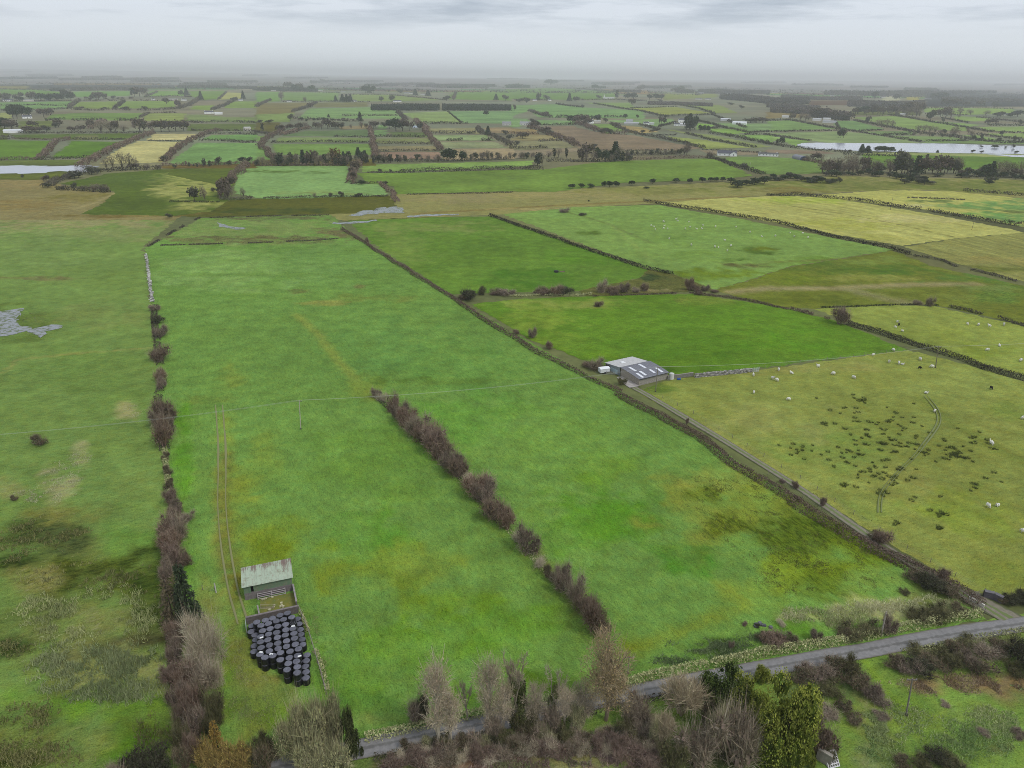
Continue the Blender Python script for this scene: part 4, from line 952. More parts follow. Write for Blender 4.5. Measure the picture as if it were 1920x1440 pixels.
def crown_tree(key, bark, twig, tip, leafc, nleaf, n=3600, spread=.26, z0=.30, z1=.86, r=.15, tl=.085, tw=.0055, lsize=.022):
    """single stemmed tree with a full oval crown of fine twigs"""
    cr, tk = MB(), MB()
    lb = lobes(26, r, z0, z1, spread)
    prof = np.sin(np.clip((lb[:, 2] - z0 + .12) / (z1 - z0 + .24), 0, 1) * math.pi) ** .7
    lb[:, :2] *= prof[:, None]
    tk.tube([(0, 0, -.02), (.005, .01, .2), (-.005, 0, .55), (.01, 0, .85)], [.028, .022, .013, .004], bark, 7, False)
    for e in lb:
        s = max(.12, e[2] - .22)
        b0 = Vector((0, 0, s)); t = Vector((e[0], e[1], e[2]))
        tk.tube([b0, b0.lerp(t, .5) + Vector((0, 0, .02)), t], [.012, .008, .003], bark, 4, False)
        for _ in range(4):
            q = t + Vector((rng.normal(), rng.normal(), rng.normal() + .5)) * e[3] * .7
            tk.tube([b0.lerp(t, .7), q], [.005, .0015], bark, 3, False)
    p, d = in_lobes(lb, n, .15, 1.0)
    D = d * .7 + rng.normal(size=(n, 3)) * .5 + np.array([0, 0, .5])
    cr.twigs(p, D, rng.uniform(.5, 1.3, n) * tl, tw * rng.uniform(.7, 1.4, n), cvar(twig, n, .3, tip))
    q, d = in_lobes(lb, nleaf, .45, 1.0)
    cr.leaves(q, rng.uniform(.6, 1.4, nleaf) * lsize, cvar(leafc, nleaf, .35))
    plant_parts(key, cr, tk)
crown_tree('brown_leaf_tree', (.24, .19, .13), (.28, .215, .135), (.40, .315, .19), (.34, .26, .125), 3400, 5200, lsize=.016, tw=.0045)
crown_tree('crown_grey', (.32, .27, .20), (.30, .245, .18), (.43, .36, .26), (.3, .25, .17), 300, 2600, spread=.27, r=.13, tl=.10, tw=.0045)
crown_tree('pale_crown_tree', (.42, .37, .29), (.42, .335, .24), (.58, .48, .345), (.42, .36, .24), 300, 2300, spread=.20, r=.12, tl=.10, tw=.004)
tree('spread_tree', (.34, .28, .185), (.39, .325, .215), (.50, .42, .28), trunk=.10, nt=9, spread=.85, up=.12, kids=4, stems=5, tl=.11, r=.016)

# small kinds for the distance (one mesh each)
def far_kind(key, cols, n, size, conifer_=False, bare=False, poplar=False):
    mb = MB()
    if conifer_:
        for t in range(9):
            z = .12 + .84 * t / 9; rad = .27 * (1 - z) + .03
            a = rng.uniform(0, 6.283, n // 9)
            p = np.stack([rad * np.cos(a) * .7, rad * np.sin(a) * .7, np.full(len(a), z)], 1)
            mb.twigs(p + np.array([0, 0, .05]), np.stack([np.cos(a), np.sin(a), -.5 + 0 * a], 1), rad * .9 + .05, .10, cvar(cols[0], len(a), .3, cols[1]))
            mb.leaves(p * np.array([.6, .6, 1]), .14, cvar(cols[0], len(a), .3))
    else:
        lb = lobes(8, .27, .42, .74, .30)
        if poplar: lb[:, :2] *= .4; lb[:, 2] = np.linspace(.25, .85, 8); lb[:, 3] *= .6
        q, d = in_lobes(lb, n, .4, .9)
        if bare:
            mb.twigs(q, d + rng.normal(size=(n, 3)) * .5 + np.array([0, 0, .5]), rng.uniform(.08, .2, n), .022, cvar(cols[0], n, .3, cols[1]))
            for k in range(9):
                e = lb[k % 8]
                mb.tube([(0, 0, .12), (e[0] * .5, e[1] * .5, e[2] * .7), (e[0] * 1.3, e[1] * 1.3, e[2] + .16)], [.03, .018, .006], np.array(cols[0]) * .8, 3, False)
        else:
            w = np.clip(q[:, 2] * 1.2 - .4 + rng.normal(size=n) * .2, 0, 1)
            mb.leaves(q, rng.uniform(.6, 1.4, n) * size, cvar(cols[0], n, .3, cols[1], w))
    mb.tube([(0, 0, -.02), (0, 0, .35)], [.03, .02], (.07, .055, .045), 5, False)
    me = mb.mesh(key); me.materials.append(M_LEAF)
    VEG[key] = [(None, me)]
far_kind('far_round', ((0.062, 0.065, 0.044), (0.119, 0.112, 0.075)), 420, .13)
far_kind('far_round_b', ((0.088, 0.069, 0.053), (0.150, 0.119, 0.088)), 420, .13)
far_kind('far_dark', ((0.035, 0.050, 0.027), (0.062, 0.081, 0.044)), 420, .14)
far_kind('far_conifer', ((0.035, 0.053, 0.030), (0.062, 0.085, 0.048)), 320, .12, conifer_=True)
far_kind('far_bare', ((0.150, 0.119, 0.090), (0.237, 0.194, 0.150)), 520, .1, bare=True)
far_kind('far_bare_b', ((0.188, 0.163, 0.106), (0.275, 0.237, 0.163)), 420, .1, bare=True)
far_kind('far_poplar', ((0.044, 0.053, 0.035), (0.088, 0.088, 0.056)), 260, .12, poplar=True)
far_kind('far_rust', ((0.125, 0.094, 0.044), (0.213, 0.144, 0.062)), 420, .12)

_first = {}
def plant(key, name, loc, sx, sy, sz, rz=None):
    """a plant is an empty (or, for the small far kinds, one mesh) with its parts; repeats share mesh data"""
    rz = rng.uniform(0, 6.28) if rz is None else rz
    ps = VEG[key]
    if len(ps) == 1 and ps[0][0] is None:
        o = link(bpy.data.objects.new(name, ps[0][1]))
        o.location = loc
        o.rotation_euler = (0, 0, rz)
    else:
        o = empty(name, loc, rz)
        for nm, me in ps:
            link(bpy.data.objects.new(nm, me), o)
    o.scale = (sx, sy, sz)
    return o

# ------------------------------------------------------------------ hedges
HEDGE_C = {'brown': ((.115, .08, .06), (.20, .15, .115)), 'dark': ((.04, .037, .026), (.08, .072, .05)), 'green': ((.04, .05, .022), (.085, .09, .04)), 'mix': ((.07, .062, .045), (.13, .112, .082)), 'red': ((.10, .06, .048), (.15, .095, .075)), 'tan': ((.32, .33, .15), (.52, .51, .27))}
def hedge(px, h, w, key, dens=2.2, gap=.06, name='hedge', rag=.5, light=1.0):
    """a hedge of twig and leaf clumps along a line of photograph pixels"""
    pts = [P(*q) for q in px]
    tot = sum((b - a).length for a, b in zip(pts[:-1], pts[1:]))
    D = np.mean([p.length for p in pts])
    sz = max(.22, D * .0011)                        # clump size follows what can be seen of it
    base, tip = (np.array(c) * light for c in HEDGE_C[key])
    n = int(min(14000, dens * tot * (h + w) / (sz * sz) * .75)) + 40
    s = np.sort(rng.random(n)) * tot
    cum = np.concatenate([[0], np.cumsum([(b - a).length for a, b in zip(pts[:-1], pts[1:])])])
    A = np.array([tuple(p) for p in pts])
    x, y = np.interp(s, cum, A[:, 0]), np.interp(s, cum, A[:, 1])
    sd = rng.random() * 100
    lump = fbm(s / max(4.0, h * 2.2) + sd, s * 0 + 1.3, 3)
    hh = h * (1 - rag + 2 * rag * lump) * (.9 + .2 * vnoise(s / 25 + sd, s * 0 + 8))
    wobx, woby = (vnoise(s / 14 + sd, s * 0 + 2.2) - .5) * w * .8, (vnoise(s / 14 + sd, s * 0 + 5.2) - .5) * w * .8
    keep = vnoise(s / max(7.0, D * .012) + sd, s * 0 + 3.3) > gap * 2.2
    th = rng.uniform(0, math.pi, n); rr = np.sqrt(rng.uniform(.25, 1.0, n))
    seg = np.clip(np.searchsorted(cum, s) - 1, 0, len(pts) - 2)
    dv = A[1:] - A[:-1]; dv = dv / np.linalg.norm(dv, axis=1, keepdims=True)
    nx, ny = -dv[seg, 1], dv[seg, 0]
    off = np.cos(th) * rr * w / 2
    z = np.sin(th) * rr * hh
    p = np.stack([x + nx * off + wobx, y + ny * off + woby, np.maximum(z, .05)], 1)
    p, hh = p[keep], hh[keep]
    n = len(p)
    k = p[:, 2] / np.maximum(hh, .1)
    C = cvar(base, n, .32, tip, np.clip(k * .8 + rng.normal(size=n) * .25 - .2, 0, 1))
    mb = MB()
    half = n // 2
    ix = rng.permutation(n)
    a, b = ix[:half], ix[half:]
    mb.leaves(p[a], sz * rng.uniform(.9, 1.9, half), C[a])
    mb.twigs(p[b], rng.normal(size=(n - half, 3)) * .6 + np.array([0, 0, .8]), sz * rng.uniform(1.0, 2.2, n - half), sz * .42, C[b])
    return mb.build(name, M_LEAF)

# ------------------------------------------------------------------ labels that single a thing out, by the landmark it stands nearest to
MARKS = [('the green-roofed tin shed', 500, 1088), ('the stack of black bales', 525, 1215), ('the grey field barn', 1205, 700), ('the dry-stone wall', 1355, 702), ('the white bungalow', 1363, 287),
         ('the long white cottage', 1438, 291), ('the blue-ended round shed', 1507, 293), ('the far lake', 1700, 278), ('the flooded river channel', 70, 317), ('the pole by the pasture hedge', 1758, 670),
         ('the pole by the barn', 1229, 712), ('the lone meadow pole', 562, 780), ('the round russet thorn', 1572, 592), ('the track mouth', 1870, 1150),
         ('the yellow hayfield', 1580, 412), ('the yellow stubble field', 258, 286), ('the conifer plantations', 830, 201), ('the tall conifer clump', 1295, 232), ('the wide brown moor field', 1130, 262),
         ('the flooded pasture patch', 55, 608), ('the reddish ploughed strip', 770, 293), ('the broad white shed', 25, 247), ('the brown-leaved roadside tree', 1130, 1275), ('the pool at the meadow end', 440, 421), ('the lone round tree', 364, 365),
         ('the grey-tower farmhouse', 985, 232), ('the broad white barn', 1860, 214), ('the hay barn', 1555, 226), ('the lakeside conifers', 1615, 280), ('the golden larch', 410, 1400), ('the bog drain', 735, 398), ('the rough corner', 1260, 535), ('the hilltop church', 1131, 184), ('the twin white farms', 450, 212), ('the dark spruce', 352, 1110), ('the tallest cypress', 1466, 1350), ('the ivy column', 656, 1365), ('the tall pale tree', 822, 1310), ('the upper meadow corner', 272, 464), ('the foot of the meadow hedgerow', 1130, 1184), ('the head of the meadow hedgerow', 706, 740), ('the pole beyond the road', 1703, 1310), ('the roadside pole', 1656, 1170), ('the block wall', 1550, 1432),
         ('the cream block house', 464, 243), ('the reed bed', 170, 1270), ('the pale dead grass streak', 110, 890), ('the small green strip field', 800, 312), ('the black feeder', 1043, 510), ('the curved wheel ruts', 1690, 880), ('the upper hayfield', 1680, 372), ('the plantation gap', 822, 206), ('the river bend', 165, 312), ('the light green square field', 560, 335), ('the far right farmhouse', 1890, 214), ('the grey-roofed farm', 1185, 230)]
_o = 'second third fourth fifth sixth seventh eighth ninth tenth eleventh twelfth thirteenth fourteenth fifteenth sixteenth seventeenth eighteenth nineteenth twentieth'.split()
ORD = ['nearest'] + [w + ' nearest' for w in _o] + ['twenty-' + w + ' nearest' for w in ['first'] + _o[:8]] + ['thirtieth nearest'] + ['thirty-' + w + ' nearest' for w in ['first'] + _o[:8]] + ['fortieth nearest'] + ['forty-' + w + ' nearest' for w in ['first'] + _o[:8]]
_pending = {}
def later(o, base, cat, group, px):
    _pending.setdefault((base, cat, group), []).append((o, px))
def settle():
    by = {}
    for (base, cat, group), items in _pending.items():
        by.setdefault(base, []).extend((o, q, cat, group) for o, q in items)
    Mx = np.array([(a, b) for _, a, b in MARKS], float)
    for base, items in by.items():
        Q = np.array([q for _, q, _, _ in items], float)
        if len(items) == 1:
            o, q, cat, group = items[0]
            if len(base.split()) < 4:
                D = np.hypot(Q[0, 0] - Mx[:, 0], Q[0, 1] - Mx[:, 1])
                base = f'{base} nearest to {MARKS[int(D.argmin())][0]}'
            tag(o, base, cat, group); continue
        D = np.hypot((Q[:, None, 0] - Mx[None, :, 0]), (Q[:, None, 1] - Mx[None, :, 1]))
        rank = D.argsort(0, kind='stable').argsort(0, kind='stable')
        for i, (o, q, cat, group) in enumerate(items):
            best = min(range(len(MARKS)), key=lambda m: (rank[i, m] + D[i, m] / 120.0))
            tag(o, f'{base} {ORD[min(int(rank[i, best]), len(ORD) - 1)]} to {MARKS[best][0]}', cat, group)
# ------------------------------------------------------------------ near plants
DIM = {}
for k, ps in VEG.items():
    A = np.concatenate([np.array([v.co[:] for v in me.vertices]) for _, me in ps])
    DIM[k] = (float(np.percentile(np.hypot(A[:, 0], A[:, 1]), 93)), float(np.percentile(A[:, 2], 99.3)))
def stand(key, name, x, y, top, hw, base, cat, group=None, fix=1.0):
    """plant standing at pixel (x, y), reaching up to row top, hw pixels to either side"""
    loc = P(x, y); rad, zm = DIM[key]
    h = HGT(x, y, top); w = hw * MPP(x, y)
    s = w / rad
    loc.z = -.02
    o = plant(key, name, loc, s * rng.uniform(.82, 1.25), s * rng.uniform(.82, 1.2), h / zm * fix)
    later(o, base, cat, group, (x, (y + top) / 2))
    return o
# central hedgerow, bush by bush
G = 'thorn bushes of the hedgerow through the meadow'
for x, y, top, hw, k in [(706, 744, 727, 9, 'thorn_c'), (718, 752, 736, 11, 'pale_twigs'), (738, 770, 738, 14, 'thorn_a'), (752, 786, 752, 16, 'thorn_c'), (768, 798, 764, 18, 'thorn_b'), (784, 812, 772, 20, 'grey_twigs'), (800, 826, 786, 20, 'thorn_a'),
                        (814, 842, 800, 21, 'thorn_red'), (826, 856, 814, 20, 'thorn_a'), (846, 880, 842, 20, 'thorn_c'), (858, 892, 852, 20, 'thorn_a'), (878, 908, 886, 12, 'pale_twigs'), (894, 926, 884, 24, 'thorn_b'), (908, 940, 896, 20, 'thorn_c'),
                        (926, 972, 926, 22, 'thorn_a'), (950, 992, 952, 16, 'thorn_b'), (972, 1016, 996, 11, 'pale_twigs'), (990, 1032, 984, 21, 'thorn_c'), (1012, 1062, 1044, 12, 'pale_twigs'), (1028, 1082, 1062, 11, 'bramble'), (1042, 1090, 1062, 12, 'grey_twigs'), (1056, 1106, 1058, 18, 'thorn_c'), (1078, 1122, 1076, 18, 'grey_twigs'),
                        (1100, 1150, 1110, 22, 'thorn_a'), (1116, 1180, 1124, 25, 'thorn_b'), (1134, 1186, 1160, 11, 'bramble')]:
    base = {'thorn_a': 'purple-brown thorn bush of the hedgerow', 'thorn_b': 'dense brown thorn bush of the hedgerow', 'thorn_c': 'greyish thorn bush of the hedgerow', 'thorn_red': 'reddest thorn bush of the hedgerow', 'pale_twigs': 'pale twiggy bush of the hedgerow', 'grey_twigs': 'grey bare bush of the hedgerow', 'bramble': 'low bramble mound of the hedgerow'}[k]
    stand(k, 'thorn_bush', x, y + 1, top - 1, hw * 1.1, base, 'bush', G)
# left boundary
G = 'bushes along the left boundary'
BL = {'thorn_a': 'purple-brown bush on the left boundary', 'thorn_b': 'dense brown bush on the left boundary', 'thorn_c': 'greyish brown bush on the left boundary', 'thorn_red': 'reddish bush on the left boundary', 'pale_twigs': 'straw-coloured bare bush on the left boundary', 'grey_twigs': 'grey bare bush on the left boundary', 'bramble': 'bramble mound on the left boundary', 'olive': 'olive-leaved bush on the left boundary', 'gold': 'golden-leaved bush on the left boundary', 'lichen': 'lichen-green bush on the left boundary', 'dark_bush': 'dark bush on the left boundary'}
for x, y, top, hw, k in [(290, 582, 570, 9, 'thorn_c'), (297, 606, 590, 13, 'dark_bush'), (302, 632, 608, 13, 'thorn_c'), (300, 676, 646, 16, 'thorn_a'), (302, 716, 690, 14, 'thorn_b'), (304, 728, 706, 11, 'thorn_c'), (312, 788, 742, 20, 'thorn_a'), (296, 800, 764, 14, 'thorn_c'), (308, 838, 784, 20, 'thorn_b'), (316, 820, 776, 13, 'thorn_c'),
                        (312, 862, 848, 7, 'bramble'), (316, 890, 872, 9, 'bramble'), (318, 918, 896, 10, 'bramble'), (322, 944, 916, 13, 'thorn_red'), (330, 966, 938, 15, 'thorn_c'), (352, 975, 958, 15, 'grey_twigs'), (318, 1000, 962, 18, 'thorn_a'), (336, 1010, 964, 17, 'grey_twigs'), (326, 1032, 992, 20, 'thorn_b'), (330, 1062, 1020, 17, 'thorn_red'), (314, 1084, 1046, 13, 'thorn_c'), (346, 1060, 1030, 13, 'thorn_a'),
                        (322, 1170, 1140, 14, 'bramble'), (335, 1205, 1160, 17, 'thorn_a'), (330, 1240, 1196, 16, 'thorn_c'), (378, 1215, 1138, 26, 'pale_twigs'), (392, 1250, 1160, 30, 'pale_twigs'), (368, 1262, 1196, 20, 'pale_twigs'), (322, 1278, 1246, 17, 'thorn_red'), (346, 1296, 1240, 20, 'thorn_b'), (380, 1296, 1232, 24, 'grey_twigs'), (404, 1290, 1228, 18, 'pale_twigs'), (335, 1322, 1280, 18, 'thorn_c'), (362, 1336, 1276, 24, 'thorn_b'), (396, 1338, 1290, 22, 'olive'), (408, 1352, 1300, 16, 'olive'), (344, 1362, 1310, 17, 'thorn_a'), (372, 1378, 1320, 22, 'thorn_c'), (396, 1384, 1338, 18, 'olive'), (344, 1402, 1350, 17, 'olive'), (366, 1420, 1370, 20, 'thorn_b'), (350, 1438, 1392, 17, 'bramble'), (388, 1440, 1396, 18, 'gold'), (300, 1450, 1404, 26, 'dark_bush'), (262, 1458, 1414, 30, 'dark_bush'), (226, 1466, 1424, 26, 'grey_twigs'), (436, 1444, 1400, 24, 'gold'), (462, 1446, 1398, 18, 'gold'), (410, 1456, 1412, 20, 'gold'), (486, 1438, 1396, 18, 'olive'),
                        (504, 1440, 1392, 22, 'bramble'), (530, 1372, 1356, 9, 'bramble'), (496, 1410, 1376, 16, 'olive'), (75, 834, 815, 13, 'bramble'), (28, 938, 928, 8, 'bramble')]:
    stand(k, 'bush', x, y, top, hw, BL[k], 'bush', G)
stand('spruce', 'spruce_tree', 356, 1166, 1062, 24, 'dark green spruce standing on the left boundary', 'tree', None, 1.0)
stand('brown_conifer', 'conifer_tree', 326, 1168, 1090, 18, 'brownish thin conifer beside the dark spruce', 'tree')
stand('larch', 'larch_tree', 410, 1412, 1354, 16, 'small golden larch in the bottom corner of the meadow', 'tree')
stand('dead_tree', 'dead_tree', 352, 1376, 1336, 20, 'whitish dead tree leaning in the left boundary', 'tree')
# roadside trees and bushes
G = 'roadside trees'
for a in [('lichen', 'willow_bush', 592, 1412, 1316, 40, 'large lichen-green willow beside the road'), ('lichen', 'willow_bush', 556, 1420, 1336, 32, 'large lichen-green willow beside the road'), ('lichen', 'willow_bush', 622, 1396, 1294, 30, 'large lichen-green willow beside the road'), ('lichen', 'willow_bush', 612, 1452, 1390, 36, 'large lichen-green willow beside the road'), ('lichen', 'willow_bush', 580, 1462, 1404, 30, 'large lichen-green willow beside the road'),
          ('ivy_bush', 'ivy_column', 656, 1402, 1326, 15, 'narrow dark ivy column beside the willows'), ('ivy_bush', 'ivy_column', 664, 1424, 1372, 16, 'yellowish ivy mound under the ivy column'),
          ('pale_crown_tree', 'bare_tree', 822, 1402, 1236, 30, 'tall pale bare tree over the road'), ('grey_twigs', 'bare_bush', 784, 1352, 1308, 18, 'spreading bare bush by the tall pale tree'), ('dark_bush', 'ivy_bush', 797, 1350, 1298, 12, 'dark ivy bush behind the tall pale tree'),
          ('pale_crown_tree', 'bare_tree', 916, 1376, 1234, 27, 'bare tree with ivy on its trunk, reaching highest'), ('bare_tree', 'bare_tree', 874, 1352, 1276, 14, 'slight bare tree between two taller ones'), ('bare_ivy_tree', 'bare_tree', 968, 1366, 1240, 20, 'narrow bare tree with thick ivy'), ('ivy_bush', 'ivy_bush', 975, 1330, 1280, 16, 'dark green ivy bush behind the verge'), ('dark_bush', 'ivy_bush', 950, 1320, 1290, 10, 'small dark bush behind the verge'),
          ('pale_crown_tree', 'bare_tree', 846, 1396, 1292, 20, 'short pale bare tree over the road'), ('pale_crown_tree', 'bare_tree', 944, 1376, 1276, 18, 'short pale bare tree over the road'), ('crown_grey', 'bare_tree', 1002, 1366, 1278, 20, 'short greyish bare tree over the road'), ('pale_crown_tree', 'bare_tree', 1058, 1360, 1286, 18, 'short pale bare tree over the road'), ('crown_grey', 'bare_tree', 1094, 1356, 1276, 22, 'short greyish bare tree over the road'),
          ('grey_twigs', 'bare_bush', 926, 1384, 1336, 20, 'twiggy bare bush at the edge of the road'), ('olive', 'bare_bush', 980, 1374, 1330, 20, 'olive bush at the edge of the road'), ('grey_twigs', 'bare_bush', 1034, 1370, 1322, 20, 'twiggy bare bush at the edge of the road'), ('lichen', 'bare_bush', 1084, 1366, 1318, 18, 'mossy bare bush at the edge of the road'), ('grey_twigs', 'bare_bush', 1180, 1352, 1304, 22, 'twiggy bare bush at the edge of the road'),
          ('spindly_tree', 'bare_tree', 1036, 1352, 1254, 14, 'spindly bare tree with ivy at its foot'), ('dead_tree', 'dead_tree', 1072, 1352, 1282, 20, 'broken dead tree with bare limbs'), ('spindly_tree', 'bare_tree', 1004, 1360, 1296, 12, 'short spindly tree by the road'),
          ('brown_leaf_tree', 'leafy_tree', 1136, 1350, 1196, 47, 'big tree in brown leaf beside the road'), ('grey_twigs', 'bare_bush', 1190, 1350, 1300, 30, 'grey-brown thicket right of the brown tree'), ('spread_tree', 'spreading_tree', 1276, 1340, 1268, 40, 'pale spreading bare tree over the road'),
          ('dark_evergreen', 'evergreen_bush', 1346, 1334, 1258, 40, 'round dark evergreen beside the road'), ('cypress', 'cypress_bush', 1396, 1356, 1276, 36, 'bright green cypress beside the dark evergreen'), ('cypress', 'cypress_bush', 1464, 1420, 1284, 48, 'tallest bright green cypress, rounded'), ('cypress', 'cypress_bush', 1420, 1400, 1318, 26, 'small cypress in front of the tallest one'), ('cypress', 'cypress_bush', 1428, 1274, 1250, 15, 'low cypress at the road edge'), ('cypress', 'cypress_bush', 1490, 1436, 1362, 22, 'small cypress at the foot of the tallest one'),
          ('grey_twigs', 'bare_bush', 1372, 1432, 1326, 50, 'wide grey-brown bare bush below the cypresses'), ('lichen', 'bare_bush', 1350, 1400, 1326, 32, 'lichen-tinted bush behind the wide bare bush'), ('lichen', 'bare_bush', 1412, 1424, 1366, 22, 'lichen-tinted bush beside the wide bare bush'), ('thorn_red', 'russet_bush', 1532, 1412, 1352, 30, 'russet bare bush beside the tallest cypress'), ('olive', 'olive_bush', 1556, 1424, 1398, 16, 'olive bush by the block wall'), ('cypress', 'cypress_bush', 1514, 1432, 1410, 13, 'tiny yellow-green bush on the wall stub'),
          ('spread_tree', 'spreading_tree', 1240, 1392, 1336, 26, 'low bare tree under the spreading one'), ('lichen', 'bare_bush', 1226, 1402, 1348, 11, 'mossy leaning bush under the trees'), ('grey_twigs', 'bare_bush', 1300, 1432, 1366, 34, 'dull bare bush left of the widest one'), ('bramble', 'bramble_bush', 1330, 1372, 1318, 22, 'shaded bramble below the dark evergreen'), ('olive', 'olive_bush', 1262, 1436, 1390, 26, 'olive scrub near the bottom edge')]:
    stand(a[0], a[1], a[2], a[3], a[4], a[5], a[6], 'tree' if 'tree' in a[1] else 'bush', G)
G = 'scrub under the roadside trees'
sc = {'thorn_a': 'purple scrub bush under the roadside trees', 'bramble': 'bramble mound under the roadside trees', 'grey_twigs': 'grey twiggy scrub under the roadside trees', 'olive': 'olive scrub under the roadside trees', 'thorn_red': 'red-brown scrub under the roadside trees', 'dark_bush': 'dark scrub under the roadside trees', 'lichen': 'lichen-tinted scrub under the roadside trees', 'pale_twigs': 'straw-pale scrub under the roadside trees'}
for i, x in enumerate(range(760, 1240, 19)):
    yc = 1405 - (x - 760) * .07
    for j in range(2):
        k = (['bramble', 'grey_twigs', 'olive', 'dark_bush', 'lichen', 'grey_twigs'] if j == 0 else ['thorn_red', 'pale_twigs', 'bramble', 'grey_twigs', 'thorn_red', 'pale_twigs'])[(i * 5 + j) % 6]
        y = yc + 2 + j * 24 + rng.uniform(-6, 6)
        stand(k, 'scrub_bush', x + rng.uniform(-8, 8), y, y - rng.uniform(12, 30), rng.uniform(12, 21), sc[k], 'bush', G)
for x, y in ((1150, 1402), (1176, 1410), (1196, 1424), (1216, 1440), (1130, 1392), (1160, 1424), (740, 1440), (790, 1436), (1240, 1424), (1020, 1412), (900, 1420)):
    stand('thorn_red', 'scrub_bush', x, y, y - rng.uniform(16, 26), rng.uniform(16, 24), sc['thorn_red'], 'bush', G)
G = 'bramble mounds beyond the road'
br = {'bramble': 'bramble mound beyond the road', 'thorn_c': 'grey-brown scrub beyond the road', 'dark_bush': 'dark bush beyond the road', 'olive': 'olive scrub beyond the road', 'grey_twigs': 'twiggy scrub beyond the road'}
for x, y, hw, hh, k in [(1500, 1276, 22, 16, 'bramble'), (1530, 1268, 24, 20, 'thorn_c'), (1562, 1264, 24, 22, 'bramble'), (1590, 1262, 22, 26, 'olive'), (1606, 1286, 24, 24, 'bramble'), (1630, 1300, 22, 20, 'thorn_c'), (1652, 1316, 20, 14, 'grey_twigs'), (1560, 1300, 24, 18, 'olive'), (1580, 1326, 20, 12, 'bramble'), (1548, 1338, 20, 10, 'grey_twigs'), (1600, 1350, 18, 10, 'bramble'), (1650, 1346, 14, 9, 'grey_twigs'),
                        (1676, 1250, 20, 16, 'bramble'), (1700, 1256, 24, 22, 'thorn_c'), (1726, 1262, 24, 22, 'dark_bush'), (1750, 1250, 22, 18, 'bramble'), (1780, 1244, 24, 20, 'olive'), (1810, 1244, 24, 22, 'thorn_c'), (1836, 1256, 24, 20, 'bramble'), (1850, 1226, 24, 20, 'grey_twigs'), (1880, 1222, 22, 22, 'bramble'), (1912, 1240, 24, 36, 'dark_bush'), (1930, 1262, 22, 30, 'dark_bush'), (1896, 1262, 18, 18, 'olive'), (1794, 1218, 20, 14, 'bramble'), (1820, 1210, 20, 12, 'olive'), (1726, 1226, 20, 12, 'olive'),
                        (1726, 1440, 22, 16, 'olive'), (1756, 1430, 24, 18, 'dark_bush'), (1786, 1440, 22, 16, 'olive'), (1690, 1436, 18, 12, 'bramble'), (1846, 1376, 12, 7, 'grey_twigs'), (1910, 1380, 12, 9, 'thorn_c'), (1770, 1322, 10, 6, 'grey_twigs')]:
    stand(k, 'bramble_mound', x, y, y - hh, hw, br[k], 'bush', G)
# bushes inside the roadside corner and along the track
G = 'bushes at the lower right corner of the meadow'
cb = {'thorn_c': 'grey bush in the meadow corner', 'bramble': 'bramble in the meadow corner', 'thorn_a': 'purple-brown bush in the meadow corner', 'dark_bush': 'dark bush in the meadow corner', 'olive': 'olive bush in the meadow corner', 'thorn_red': 'reddish bush by the farm track', 'pale_twigs': 'straw-coloured tuft in the meadow corner'}
for x, y, hw, hh, k in [(1528, 1200, 14, 22, 'thorn_c'), (1452, 1206, 22, 20, 'thorn_a'), (1478, 1206, 16, 16, 'bramble'), (1430, 1200, 14, 12, 'bramble'), (1664, 1186, 15, 36, 'thorn_c'), (1600, 1190, 24, 16, 'olive'), (1632, 1184, 20, 16, 'olive'), (1580, 1192, 14, 14, 'bramble'), (1716, 1164, 18, 16, 'olive'), (1744, 1158, 22, 18, 'olive'), (1772, 1152, 20, 16, 'olive'), (1800, 1148, 16, 12, 'bramble'), (1464, 1172, 8, 10, 'pale_twigs'), (1396, 1172, 6, 6, 'thorn_red'), (1370, 1216, 6, 16, 'thorn_c'), (1694, 1112, 10, 9, 'olive'),
                        (1730, 1100, 20, 24, 'dark_bush'), (1752, 1108, 20, 22, 'dark_bush'), (1776, 1114, 18, 18, 'bramble'), (1712, 1086, 18, 16, 'bramble'), (1768, 1086, 9, 22, 'thorn_red'), (1652, 1018, 16, 28, 'thorn_a'), (1640, 1012, 10, 16, 'bramble'), (1542, 950, 5, 20, 'thorn_red'), (1490, 916, 6, 14, 'thorn_red'), (1288, 796, 3, 14, 'thorn_red'), (1466, 906, 5, 8, 'thorn_red'), (1894, 1132, 16, 18, 'dark_bush'), (1914, 1130, 18, 24, 'dark_bush'), (1940, 1136, 18, 24, 'dark_bush'), (1880, 1130, 9, 10, 'bramble'), (1420, 1176, 5, 6, 'dark_bush')]:
    stand(k, 'bush', x, y, y - hh, hw, cb[k], 'bush', G)
